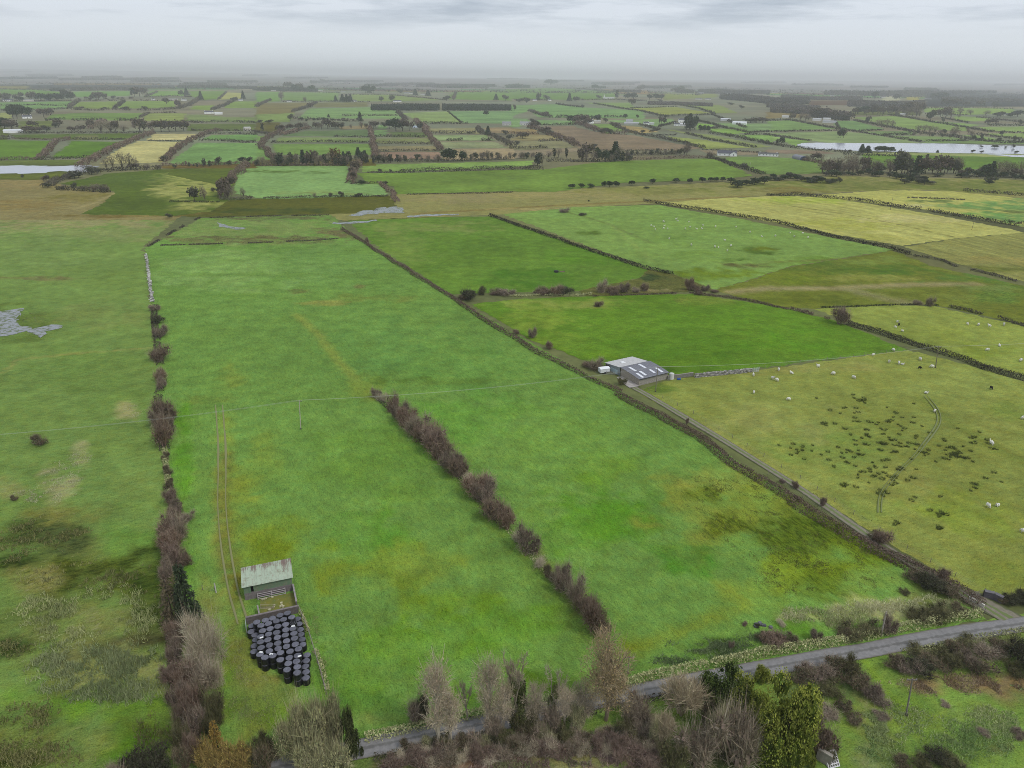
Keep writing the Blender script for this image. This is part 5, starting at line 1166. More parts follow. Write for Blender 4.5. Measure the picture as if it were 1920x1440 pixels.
# thorns and bushes among the right hand pastures
G = 'bushes among the pastures on the right'
pb = {'thorn_a': 'purple-brown bush in the pastures', 'thorn_c': 'grey-brown bush in the pastures', 'thorn_b': 'dense brown bush in the pastures', 'dark_bush': 'dark bush in the pastures', 'grey_twigs': 'grey bare bush in the pastures', 'olive': 'olive bush in the pastures', 'bramble': 'bramble mound in the pastures'}
stand('thorn_red', 'russet_thorn', 1574, 608, 574, 16, 'round russet thorn tree on the pasture hedge', 'tree')
stand('grey_twigs', 'thorn_tree', 1744, 574, 554, 7, 'thin bare thorn in the wet meadow hedge', 'tree')
for x, y, hw, hh, k in [(1122, 575, 8, 12, 'thorn_a'), (1720, 572, 9, 10, 'grey_twigs'), (880, 562, 17, 20, 'dark_bush'), (905, 553, 8, 18, 'olive'), (868, 562, 10, 12, 'thorn_a'), (930, 552, 14, 10, 'thorn_a'), (950, 552, 14, 11, 'thorn_c'), (1020, 552, 14, 14, 'thorn_a'), (1042, 553, 12, 20, 'thorn_b'), (1058, 552, 14, 16, 'dark_bush'), (1008, 551, 9, 9, 'thorn_c'),
                        (1128, 548, 12, 26, 'grey_twigs'), (1148, 548, 14, 14, 'thorn_a'), (1170, 548, 12, 20, 'thorn_c'), (1150, 552, 10, 12, 'thorn_a'), (1208, 546, 9, 18, 'thorn_a'), (1190, 548, 8, 10, 'grey_twigs'), (1290, 544, 10, 26, 'thorn_b'), (1304, 546, 9, 15, 'thorn_a'), (1322, 546, 8, 13, 'thorn_c'), (1310, 552, 8, 10, 'thorn_a'), (1340, 548, 8, 6, 'thorn_a'),
                        (998, 634, 8, 22, 'thorn_c'), (1030, 654, 8, 16, 'thorn_b'), (968, 626, 7, 10, 'thorn_a'), (688, 456, 4, 12, 'thorn_a'), (1116, 690, 16, 20, 'grey_twigs'), (1100, 688, 8, 12, 'thorn_a'), (1166, 722, 8, 14, 'olive'), (1058, 398, 9, 9, 'grey_twigs'), (1092, 404, 7, 5, 'dark_bush')]:
    stand(k, 'bush', x, y, y - hh, hw, pb[k], 'bush', G)

# ------------------------------------------------------------------ hedges near and in the middle distance
def hd(px, h, w, key, label, **kw):
    o = hedge(px, h, w, key, **kw)
    tag(o, label, 'hedge')
    return o
hd([(918, 405), (1010, 437), (1100, 469), (1200, 502), (1262, 515)], 1.9, 1.9, 'dark', 'low dark hedge between the dark paddock and the far sheep field', gap=.03, rag=.25)
hd([(1206, 378), (1262, 387), (1300, 392), (1450, 416), (1560, 445), (1670, 467), (1705, 479)], 2.0, 2.2, 'dark', 'low dark hedge between the hayfield and the far sheep field', gap=.05, rag=.25)
hd([(1712, 480), (1770, 490), (1790, 500), (1860, 516), (1925, 534)], 1.1, 1.6, 'mix', 'thin hedge below the tan drilled field', gap=.14)
hd([(1480, 580), (1530, 593), (1556, 600)], 1.4, 1.8, 'brown', 'short hedge left of the russet thorn', gap=.1)
hd([(1588, 608), (1650, 627), (1720, 650), (1800, 675), (1850, 695), (1925, 714)], 2.0, 2.4, 'dark', 'dark hedge between the two sheep pastures', gap=.02, rag=.35)
hd([(1300, 553), (1350, 556), (1400, 564), (1440, 572), (1480, 580)], .9, 2.0, 'brown', 'low brown brambly hedge above the middle pasture', gap=.12)
hd([(1780, 576), (1810, 582), (1852, 594), (1925, 613)], 1.3, 1.8, 'mix', 'broken hedge above the second sheep pasture', gap=.12)
hd([(1540, 578), (1620, 574), (1700, 571), (1760, 573)], .6, 1.2, 'green', 'rushy bank below the wet meadow', gap=.1)
hd([(955, 556), (1000, 554), (1080, 555), (1110, 552)], .8, 1.4, 'tan', 'rough grassy bank below the dark paddock', gap=.05)
hd([(1110, 556), (1200, 553), (1300, 550)], .6, 1.2, 'brown', 'low brambles below the rough corner', gap=.12)
hd([(640, 430), (700, 466), (760, 506), (830, 549), (900, 596), (980, 645), (1060, 690), (1112, 716), (1160, 738)], 1.5, 2.2, 'brown', 'long low hedge on the right edge of the meadow', gap=.05, dens=1.8)
hd([(1165, 738), (1230, 778), (1300, 820), (1420, 893), (1500, 944)], 1.3, 3.4, 'brown', 'brambly ditch hedge beside the farm track', gap=.06)
hd([(1500, 944), (1600, 1012), (1700, 1066), (1790, 1112), (1835, 1138)], 1.5, 4.2, 'brown', 'ditch scrub beside the lower end of the farm track', gap=.05)
hd([(1842, 1150), (1700, 1180), (1560, 1206), (1440, 1229), (1330, 1250)], 1.3, 2.0, 'tan', 'grassy stone-earth bank along the road', gap=.0, rag=.3, dens=2.6)
hd([(1330, 1250), (1180, 1282), (1040, 1310), (900, 1340), (780, 1362), (680, 1384)], 1.1, 2.0, 'tan', 'grassy bank under the roadside trees', gap=.0, rag=.4, dens=2.4)
hd([(322, 1180), (326, 1260), (340, 1340), (352, 1440)], 1.6, 2.5, 'brown', 'bramble floor of the left boundary below the spruce', gap=.03)
hd([(287, 566), (292, 610), (298, 660), (300, 720), (303, 770), (306, 846)], 1.0, 2.6, 'mix', 'rough bank of brambles and dead grass along the upper left boundary', gap=.12, dens=1.3)
hd([(320, 946), (326, 1000), (328, 1060), (322, 1140)], 1.3, 3.0, 'brown', 'tangled bramble bank below the left boundary bushes', gap=.04, dens=1.3)
hd([(706, 748), (760, 796), (820, 852), (880, 915), (950, 990)], .7, 2.0, 'mix', 'rough bramble bank under the upper meadow hedgerow', gap=.1, dens=1.2)
hd([(950, 990), (1000, 1048), (1040, 1092), (1080, 1130), (1130, 1190)], .4, 1.4, 'tan', 'thin strip of dead grass along the lower meadow hedgerow', gap=.15, dens=1.2)
hd([(1930, 1184), (1850, 1197), (1700, 1222), (1560, 1251), (1440, 1278)], .45, 1.6, 'tan', 'ragged verge on the open side of the road below the leaning pole', gap=.1, dens=2.0)
hd([(1400, 1284), (1200, 1318), (955, 1369), (760, 1410), (640, 1436)], .5, 1.6, 'mix', 'ragged weedy verge under the roadside trees', gap=.12, dens=1.6)
hd([(308, 846), (314, 900), (320, 946)], .9, 1.5, 'tan', 'low bank of stones and dead grass on the left boundary', gap=.02)
hd([(564, 1146), (580, 1192), (590, 1225), (602, 1265), (611, 1300)], .7, .9, 'tan', 'dead weeds along the fence right of the bales', gap=.15)
hd([(300, 461), (380, 459), (480, 456), (580, 452), (650, 447)], .6, 2.2, 'mix', 'tussocky strip across the top of the meadow', gap=.15)
hd([(276, 464), (310, 444), (345, 424), (378, 408)], .9, 1.6, 'mix', 'low hedge on the upper left corner of the meadow', gap=.22)
hd([(380, 409), (500, 406), (618, 404)], .7, 1.5, 'mix', 'reedy edge at the far end of the meadow', gap=.2)
HG = {1: [("-40,850 150,835 260,842", 3, 3, 'brown'), ("300,842 360,770 430,702 530,687", 4.5, 4.5, 'brown'), ("290,842 450,832 690,830", 2.6, 3, 'dark'), ("540,687 700,690 960,690", 2.6, 3, 'dark'), ("90,682 300,690 430,690", 2, 3, 'brown'), ("580,897 680,862 740,818 900,737 1020,692 1150,637", 5, 5, 'brown'), ("1210,855 1260,822 1350,742 1430,702 1560,637 1660,622", 4.5, 5, 'brown'), ("1110,699 1380,702", 1.4, 2, 'dark'),
         ("1490,697 1640,697 1830,711", 2.6, 3, 'dark'), ("1845,711 1925,707", 2.4, 3, 'dark'), ("1560,647 1750,647 1925,652", 2.6, 3, 'dark'), ("100,637 500,641 1060,639", 2.5, 4, 'mix'), ("-20,472 300,470 520,456", 4, 5, 'mix'), ("540,462 700,470 860,463 1000,469", 4, 5, 'mix'), ("1020,468 1200,466 1340,456", 4.5, 5, 'mix'), ("510,456 550,422 600,396", 6, 6, 'mix'), ("860,456 930,402", 5, 6, 'dark'), ("1340,456 1420,432 1500,377", 6, 8, 'mix'), ("1600,465 1690,432 1780,382", 5, 6, 'mix'),
         ("340,546 500,541", 4, 4, 'dark'), ("540,546 700,542 770,546", 3.5, 4, 'dark'), ("870,544 1030,546", 4, 4, 'dark'), ("1050,522 1110,492 1330,487", 3, 4, 'mix'), ("1370,552 1500,562 1700,556 1925,562", 3, 4, 'dark'), ("-20,402 540,397", 3, 5, 'mix'), ("600,397 940,397", 3, 5, 'mix'), ("1000,397 1330,396", 3, 5, 'mix'), ("1210,884 1400,884 1600,882 1925,870", 3, 4, 'brown'), ("760,928 900,920 1200,912", 3.5, 4, 'dark'), ("340,1047 480,982 620,947 760,932", 3.5, 5, 'mix'), ("400,1062 550,1067 700,1078 830,1087", 2.6, 4, 'dark'),
         ("1650,1132 1700,1032 1760,972 1860,882", 5, 5, 'brown'), ("1640,1142 1750,1140 1900,1136", 2, 3, 'mix'), ("1640,387 1700,332", 3, 4, 'mix'), ("1090,367 1180,332", 4, 5, 'mix'), ("1280,1152 1450,1158 1650,1160", .8, 2, 'green'), ("0,434 250,430 510,436", 3, 4, 'dark'), ("660,606 740,570 780,548", 4, 6, 'brown'), ("-40,310 480,322", 4, 8, 'mix'), ("480,322 900,318 1100,320", 5, 10, 'brown'), ("1380,365 1430,370", 3, 4, 'dark'), ("0,680 90,684", 4, 6, 'mix'), ("1430,620 1700,622 1925,626", 2.5, 3, 'mix'), ("0,354 480,352 560,368", 3, 6, 'mix'), ("1340,362 1080,367", 3, 4, 'dark')],
      2: [("30,732 70,692 170,642 200,602", 4.5, 5, 'brown'), ("40,742 90,792 150,852", 5, 5, 'brown'), ("-20,632 120,652", 3, 4, 'mix'), ("190,656 300,622 420,602", 4, 6, 'brown'), ("110,711 400,706 850,712", 2.5, 3, 'dark'), ("580,667 860,671", 2.2, 3, 'dark'), ("855,602 870,692 890,782 890,832", 4.5, 5, 'brown'), ("880,666 990,666 1280,671", 3, 4, 'dark'), ("890,718 1100,722 1330,722", 3, 4, 'mix'), ("920,777 1200,772 1380,772", 2.6, 3, 'mix'), ("1280,642 1330,702 1400,772", 5, 5, 'brown'), ("1190,552 1270,602 1290,642", 6, 7, 'brown'), ("1060,477 1120,542", 5, 6, 'mix'), ("1240,572 1400,566 1590,571", 4, 4, 'dark'), ("1310,642 1480,642 1640,642", 4, 4, 'dark'),
         ("1650,602 1700,642 1780,662 1920,742", 4.5, 6, 'mix'), ("1420,697 1540,692", 3, 5, 'dark'), ("1690,697 1780,692", 4, 5, 'dark'), ("280,532 460,536 600,547 800,552", 4, 5, 'mix'), ("270,482 400,442 450,412", 5, 6, 'mix'), ("-20,887 300,886 680,883", 2.6, 4, 'brown'), ("700,1017 715,960 740,912 765,882", 5.5, 5, 'brown'), ("700,1022 790,1022 940,1012", 1.6, 3, 'mix'), ("940,1022 980,1062 1030,1102 1045,1162", 2.4, 3, 'brown'), ("830,937 1000,937 1080,937", 1.4, 3, 'mix'), ("1080,937 1350,927 1600,922 1925,911", 3.4, 4, 'dark'), ("900,852 1200,852 1500,847 1925,837", 2.5, 4, 'mix'), ("0,442 60,412 110,392", 5, 6, 'mix'), ("1480,385 1500,332", 5, 6, 'mix'), ("200,331 630,336", 3, 5, 'mix'), ("680,350 1000,352 1420,392", 3, 5, 'mix'), ("40,1132 300,1126 480,1122 990,1112", 1.3, 2.5, 'mix'), ("640,512 900,508 1060,512", 3, 4, 'mix'), ("1440,477 1540,562", 1.5, 2, 'green'), ("1130,1100 1500,1095 1925,1085", .8, 2, 'mix'), ("200,405 600,402 850,406", 3, 4, 'mix')],
      3: [("130,472 210,502 290,522", 5, 6, 'mix'), ("330,422 430,437 530,447", 4, 5, 'dark'), ("610,417 800,452 960,472", 3, 4, 'dark'), ("960,472 1100,507 1180,517", 3.5, 4, 'dark'), ("880,452 1240,442", 2, 3, 'green'), ("1240,427 1400,455 1520,495", 3, 4, 'dark'), ("1100,510 1500,502", 3, 4, 'dark'), ("140,542 210,580 480,577", 3, 4, 'dark'), ("120,592 210,622 320,662 410,697 500,737", 5.5, 7, 'brown'), ("480,562 560,592 640,627 740,642 850,652", 5.5, 7, 'brown'), ("740,572 800,602 880,632 960,652", 4, 5, 'mix'), ("960,652 1050,667 1250,707 1430,752", 3.4, 4, 'dark'), ("960,577 1100,612 1040,630", 3, 4, 'dark'), ("1080,657 1230,655", 2, 3, 'dark'), ("1300,642 1500,692 1700,727 1830,750", 2.6, 3, 'dark'), ("1400,547 1600,602 1780,637", 3, 4, 'dark'), ("1780,637 1925,627", 2.4, 3, 'dark'), ("1480,642 1640,662 1925,722", 3.6, 5, 'dark'), ("1500,502 1600,540 1750,600", 3, 3, 'dark'),
         ("1740,652 1925,650", 2.4, 3, 'dark'), ("1490,607 1560,597", 3, 4, 'dark'), ("-20,912 240,914", 3.6, 5, 'dark'), ("250,852 500,854 600,852 880,842", 3, 5, 'mix'), ("870,804 1100,804 1240,792", 3, 4, 'mix'), ("890,839 1080,834 1300,824 1470,828", 2.6, 3, 'brown'), ("1470,824 1560,847 1700,897 1850,942 1900,950", 2.8, 4, 'dark'), ("1420,767 1600,772 1925,792", 1.6, 2, 'dark'), ("-20,642 200,647", 3, 4, 'brown'), ("200,702 370,697", 3, 4, 'mix'), ("-20,757 270,752", 2.6, 4, 'dark'), ("540,767 900,770 1300,766", 1.2, 2, 'mix'), ("330,524 420,520", 5, 6, 'dark'), ("690,518 860,522", 4, 5, 'dark'), ("0,390 300,392", 4, 5, 'mix'), ("500,392 770,388 1000,400", 4, 6, 'mix'), ("300,303 480,305 760,330", 4, 8, 'mix'), ("1230,560 1100,592", 3, 4, 'dark')],
      4: [("-20,547 160,542 420,592 640,627", 3, 4, 'dark'), ("640,627 860,662 1150,707", 2.6, 3, 'dark'), ("-20,630 300,624 530,622", 2.2, 3, 'dark'), ("-20,652 180,682 320,699", 2.6, 4, 'dark'), ("-20,717 200,752 380,772 620,787", 2.8, 4, 'dark'), ("640,547 780,572 960,607 1150,642", 3.4, 4, 'dark'), ("1150,642 1380,667 1560,692 1760,717", 3.8, 5, 'dark'), ("900,502 1040,522 1250,562 1480,597", 3, 4, 'dark'), ("1300,527 1500,562", 2.4, 3, 'dark'), ("860,657 1100,652", 3.6, 4, 'dark'), ("640,627 860,617", 2.2, 3, 'dark'), ("1560,522 1800,547 1925,562", 3, 4, 'mix'), ("1640,582 1925,587", 3.4, 4, 'dark'), ("1480,602 1680,632 1925,642", 3, 4, 'dark'), ("1560,652 1925,692", 3, 4, 'dark'), ("1180,702 1500,699", 2.6, 4, 'dark'), ("560,802 860,812 1060,812", 2.6, 3, 'dark'),
         ("-20,1107 270,1107 640,1142 930,1187 1150,1212", 2.2, 3, 'dark'), ("1190,1222 1480,1272 1700,1312 1925,1342", 2.2, 2.6, 'dark'), ("1460,1072 1700,1092 1925,1112", 2.0, 3, 'dark'), ("500,545 530,600", 2, 3, 'dark'), ("1180,455 1500,450 1840,458", 3, 4, 'mix'), ("1180,500 1500,505", 3, 4, 'mix'), ("1780,716 1925,712", 3.6, 5, 'dark'), ("1040,1125 1300,1132 1480,1140", .8, 2, 'mix'), ("400,852 260,845 420,872", 2.4, 3, 'brown')]}
kind_word = {'brown': 'brown bare hedge', 'dark': 'dark hedge', 'mix': 'ragged hedge', 'green': 'green bank', 'tan': 'grassy bank', 'red': 'reddish hedge'}
for t, hl in HG.items():
    for s, h, w, key in hl:
        px = L(t, s)
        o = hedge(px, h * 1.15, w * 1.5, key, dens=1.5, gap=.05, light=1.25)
        m = px[len(px) // 2]
        a, b = P(*px[0]), P(*px[-1]); d = b - a
        way = 'running across' if abs(px[-1][1] - px[0][1]) < .09 * abs(px[-1][0] - px[0][0]) + 1 else 'slanting away'
        later(o, f'{kind_word[key]} {way}', 'hedge', 'hedges between the distant fields', m)

# dark gorse and thorn belt on the bank
G = 'gorse and thorn bushes on the bank'
for x0, y0, x1, y1, nb in ((0, 985, 240, 990, 9), (240, 1000, 540, 1010, 10), (430, 960, 860, 955, 12), (900, 960, 1180, 1015, 12), (1000, 1010, 1230, 1020, 7), (1420, 965, 1600, 965, 6), (1600, 960, 1925, 985, 10), (1640, 1005, 1690, 1015, 3), (1240, 970, 1310, 970, 3)):
    for i in range(nb):
        f = (i + rng.random()) / nb
        x, y = T(4, x0 + (x1 - x0) * f, y0 + (y1 - y0) * f + rng.uniform(-12, 12))
        stand('far_dark' if i % 3 else 'far_round', 'gorse_bush', x, y, y - rng.uniform(6, 12), rng.uniform(5, 10), 'dark gorse bush on the bank', 'bush', G)
for x, y, h, w in ((450, 1055, 36, 26), (520, 1050, 34, 26), (590, 1048, 30, 26), (690, 1045, 46, 22), (730, 1045, 48, 26), (780, 1045, 46, 24), (900, 1030, 36, 24), (1010, 1055, 16, 20), (1055, 1020, 40, 20), (1230, 1010, 34, 24), (1335, 1015, 38, 20), (1425, 1008, 40, 22), (1490, 1003, 34, 20), (1530, 1003, 34, 22), (1580, 1002, 36, 18), (1640, 1010, 38, 34), (1690, 1045, 50, 60), (1760, 1030, 40, 40), (1820, 1025, 50, 40), (1890, 1020, 60, 40), (575, 1155, 14, 8)):
    X, Y = T(3, x, y)
    stand('far_dark' if x > 440 else 'far_round', 'thorn_bush', X, Y, Y - h / 4, w / 4, 'round dark thorn along the bog edge', 'bush', 'thorns along the bog edge')
# ------------------------------------------------------------------ trees in the distance
def ftree(t, x, y, h, w, key, name, base, group):
    X, Y = T(t, x, y)
    m = MPP(X, Y) / 4
    loc = P(X, Y); loc.z = 0
    rad, zm = DIM[key]
    s = w * m / 2 / rad
    o = plant(key, name, loc, s, s, h * m / zm * 1.03)
    later(o, base, 'tree', group, (X, Y - h / 8))
KB = {'r': ('far_round', 'round_tree', 'rounded dark tree'), 'b': ('far_round_b', 'round_tree', 'brownish rounded tree'), 'd': ('far_dark', 'evergreen_tree', 'dark bushy evergreen'), 'c': ('far_conifer', 'conifer_tree', 'dark pointed conifer'), 'w': ('far_bare', 'bare_tree', 'bare wintry tree'), 'v': ('far_bare_b', 'bare_tree', 'pale bare tree'), 'p': ('far_poplar', 'ivy_tree', 'slim ivy-dark tree'), 'o': ('far_rust', 'rusty_tree', 'rusty brown tree')}
def trees(t, s, group):
    for q in s.split():
        k, x, y, h, w = q.split(',')
        key, name, base = KB[k]
        ftree(t, float(x), float(y), float(h), float(w), key, name, base, group)
def row(t, x0, y0, x1, y1, n, h0, h1, wf, kinds, group, jit=5):
    for i in range(n):
        f = (i + rng.uniform(.1, .9)) / n
        k = kinds[int(rng.integers(0, len(kinds)))]
        h = rng.uniform(h0, h1)
        key, name, base = KB[k]
        ftree(t, x0 + (x1 - x0) * f, y0 + (y1 - y0) * f + rng.uniform(-jit, jit), h, h * wf * rng.uniform(.75, 1.3), key, name, base, group)
GT = 'trees on the drumlin edge beyond the bog'
# tree belt behind the boggy fields
trees(2, 'p,265,872,85,40 p,300,875,75,40 c,355,880,110,55 b,420,882,105,90 w,470,882,80,60 p,520,880,80,45 v,545,880,95,50 o,590,878,115,100 c,660,872,90,45 p,690,874,95,45 w,640,880,70,50 c,768,830,80,50 p,800,862,80,40 c,820,862,90,45 b,745,925,75,70 b,720,960,60,50 b,725,1000,70,55 d,790,1025,32,55 w,965,860,70,90 r,920,862,60,50 p,1010,860,60,40 w,1080,858,55,40 r,1120,858,50,36 d,1440,850,90,90 d,1480,850,80,70 w,1540,845,80,70 d,1550,850,70,60 r,965,1035,34,50 r,640,1120,44,40 r,560,1118,30,36 w,435,1118,32,34 r,770,1118,28,60 r,930,932,26,32 r,1010,934,22,26 w,1290,850,40,50 w,1370,850,50,50 v,1740,840,70,70 w,1700,842,60,60 p,1610,840,40,26 w,1820,838,46,50 r,1215,830,34,60', GT)
row(2, 0, 884, 250, 884, 14, 40, 70, .8, 'wwrvb', GT)
row(2, 160, 884, 700, 882, 18, 45, 95, .65, 'wbrpv', GT)
row(2, 420, 884, 900, 866, 8, 45, 75, .6, 'wvrp', GT)
row(2, 900, 862, 1400, 852, 12, 34, 56, .6, 'wrpw', GT)
row(2, 1560, 846, 1920, 836, 9, 30, 56, .7, 'wvr', GT)
trees(3, 'p,190,885,95,60 v,225,885,100,70 w,90,825,44,60 p,110,830,46,40 w,60,830,40,50 p,320,822,66,30 v,350,824,72,50 p,410,825,70,26 w,270,828,50,60 b,560,850,120,110 b,520,852,90,60 w,610,855,90,70 d,640,855,100,50 c,770,850,140,80 d,700,855,80,70 p,830,850,70,50 w,860,850,70,60 r,880,850,50,50 w,740,858,60,50 v,810,800,60,40 w,1290,805,80,90 w,1310,805,90,60 r,1260,805,50,50 w,1500,828,50,80 r,1480,825,34,40 r,1635,895,34,30 r,1740,908,44,50 w,1590,850,26,20', GT)
row(3, 480, 858, 880, 845, 7, 60, 95, .6, 'wrdb', GT)
row(3, 880, 808, 1240, 795, 10, 26, 44, .8, 'wrp', GT)
row(3, 0, 830, 240, 826, 6, 30, 46, .9, 'wrv', GT)
GT2 = 'trees along the bank above the gorse'
trees(4, 'w,480,940,110,90 b,440,940,90,80 w,540,940,120,90 v,600,930,130,100 w,660,930,120,90 b,720,935,110,80 r,820,930,40,60 p,520,942,90,50 w,910,930,100,90 r,1000,945,160,130 p,960,945,130,70 w,1040,945,140,90 c,1110,945,130,90 b,1150,945,120,120 c,1180,890,90,40 w,1230,945,90,60 b,1270,945,130,110 b,1320,945,120,100 v,1390,940,120,100 w,1430,945,110,80 v,1500,950,40,60 d,1630,965,90,70 c,1670,965,110,60 v,1710,960,110,90 v,1770,960,110,100 w,1830,965,100,90 v,1890,965,110,90 b,1860,970,60,70 b,350,850,60,90 v,400,852,54,60 w,300,848,44,50 r,1340,905,50,40', GT2)
row(4, 380, 942, 860, 940, 14, 60, 110, .9, 'wbwbr', GT2)
row(4, 880, 945, 1440, 945, 10, 60, 130, .85, 'wbrb', GT2)
row(4, 1440, 955, 1920, 968, 9, 40, 80, .9, 'wvbr', GT2)
GT3 = 'trees around the left river and marsh'
trees(1, 'v,800,915,95,70 v,850,912,110,70 v,920,912,125,80 v,980,912,120,80 v,1020,905,80,60 r,560,978,52,100 r,590,972,44,60 r,690,950,60,90 r,730,945,50,60 b,350,1000,44,50 w,330,1000,36,40 r,170,975,26,24 r,1310,905,32,30 b,1000,912,40,80 w,1100,912,40,60 w,1180,912,36,60 p,1530,892,60,32 p,1570,892,46,24 r,1640,880,60,50 r,1720,885,40,36 d,1820,860,40,60 r,1870,860,40,50 r,1460,1150,105,90 w,1540,1150,115,60 b,1690,1120,130,110 b,1730,1060,90,70 w,1710,1135,110,80 w,1830,1120,70,50 r,1600,1080,30,40 r,1640,1085,36,40 r,1270,1278,36,50 r,560,1060,50,40 w,700,1080,60,90 w,760,1080,60,90 w,620,1070,40,80 w,800,1082,44,60 w,470,1060,34,60 r,360,1050,40,60 r,1230,850,40,60 p,1420,890,30,18 p,1480,895,30,18', GT3)
row(1, 1380, 884, 1660, 878, 5, 18, 40, .7, 'rpw', GT3)
GT4 = 'trees of the farms on the left'
trees(1, 'd,100,530,96,70 d,130,528,88,70 d,170,525,90,80 d,220,520,70,60 b,330,520,60,90 b,380,505,46,70 r,10,600,70,70 d,40,620,90,90 b,90,625,80,100 b,250,600,50,80 b,220,640,50,100 b,280,640,46,80 r,350,632,50,60 b,440,595,50,70 r,420,600,40,60 b,540,632,40,60 b,610,632,50,70 b,680,610,70,60 v,760,632,80,130 v,830,632,76,120 b,870,632,80,60 v,930,632,50,90 b,1050,628,90,110 r,1080,628,84,60 b,1150,628,70,90 b,1210,628,80,90 b,1270,628,76,90 b,1320,626,76,90 b,1380,625,70,80 o,1400,600,40,50 r,510,382,64,84 r,480,380,50,60 d,430,395,50,80 d,380,398,46,80 d,310,395,50,90 b,240,392,60,60 r,160,375,40,40 r,60,392,50,60 b,20,392,44,60 d,1010,365,60,50 b,1050,365,66,90 r,990,365,40,20 c,1400,355,50,36 d,1360,362,40,40 c,1508,392,64,34 c,1825,385,60,30 b,740,385,50,80 b,780,385,40,60 r,700,382,30,60 b,1250,420,40,60 b,1340,455,60,50 r,1750,392,20,40 b,600,465,24,60 r,780,465,20,40 r,940,468,28,60 r,1090,470,30,50', GT4)
row(1, -60, 396, 560, 392, 12, 26, 48, 1.2, 'bdr', GT4)
row(1, 620, 388, 1000, 388, 8, 14, 30, 1.4, 'br', GT4)
GT5 = 'trees scattered over the middle of the plain'
trees(2, 'w,190,395,64,50 w,370,408,40,36 c,598,402,42,28 c,650,405,54,40 c,680,405,54,36 c,710,405,52,30 d,690,408,44,60 r,1020,402,44,50 r,940,402,34,40 c,780,545,62,36 b,410,445,30,60 r,260,545,46,40 r,780,510,20,16 d,1000,605,60,60 d,1050,625,88,100 b,1100,625,84,90 b,1150,620,66,70 r,960,600,40,50 b,880,605,50,70 b,900,600,44,50 b,540,608,66,90 b,600,606,50,60 w,640,606,46,50 b,450,605,44,50 w,380,606,50,60 b,320,620,56,70 b,250,622,50,70 b,180,630,50,60 p,50,622,56,30 r,100,566,26,60 r,30,562,22,40 d,1725,510,38,44 w,1480,392,40,50 r,1430,398,36,60 c,1800,392,44,34 r,1870,395,40,50 c,1195,358,48,36 c,1290,362,44,40 r,1080,345,34,50 d,820,340,52,70 c,850,340,60,30 d,880,340,50,40 b,240,310,50,60 b,330,325,54,60 d,290,325,46,60 d,420,328,44,60 r,500,260,24,50 c,1740,655,66,40 r,1690,630,30,36 r,1870,650,30,60 w,1600,640,20,20 r,1900,690,40,60 r,1230,612,50,50 c,545,520,24,20', GT5)
row(2, 300, 548, 820, 552, 14, 14, 30, 1.3, 'bdr', GT5)
row(2, 420, 608, 860, 604, 8, 30, 54, .9, 'bwr', GT5)
GT6 = 'trees around the far farms'
trees(3, 'b,250,515,36,50 b,240,520,34,60 d,440,562,52,60 d,470,560,50,50 b,520,575,70,110 b,560,585,56,80 b,500,560,56,60 b,170,605,46,70 b,250,640,46,80 r,290,655,36,50 d,640,545,40,60 c,650,540,40,26 r,700,560,34,40 p,600,545,36,16 d,850,525,28,34 r,940,528,26,24 r,720,645,44,70 r,670,640,30,50 b,790,598,36,40 p,1105,565,54,22 p,1145,570,64,24 b,1120,572,50,40 d,1310,615,100,60 c,1330,610,110,60 d,1370,615,96,50 d,1340,620,90,70 d,1410,632,50,36 d,1440,632,48,36 d,1470,632,46,30 b,80,680,40,90 r,40,725,26,50 r,210,750,24,20 r,100,665,30,50 b,200,390,46,40 c,195,395,50,28 r,260,395,38,50 c,430,400,56,36 r,480,402,34,60 r,110,412,36,60 d,870,385,40,60 d,910,385,44,60 r,650,385,30,40 b,900,435,50,60 d,1030,388,36,40 d,1080,388,40,60 d,1120,388,36,40 d,620,310,32,60 r,990,308,30,60 r,1260,330,40,60 b,1240,335,34,90 r,960,315,24,70 c,740,645,20,14 r,1790,560,30,120 b,1830,562,40,90 b,1880,562,36,80 r,1110,402,16,40 r,530,448,22,24 p,785,380,60,26 r,20,470,40,30 r,10,300,30,120 d,290,280,40,110 r,60,410,30,60 r,980,640,24,40 r,1640,430,20,50 r,1720,455,24,40 r,620,745,24,50', GT6)
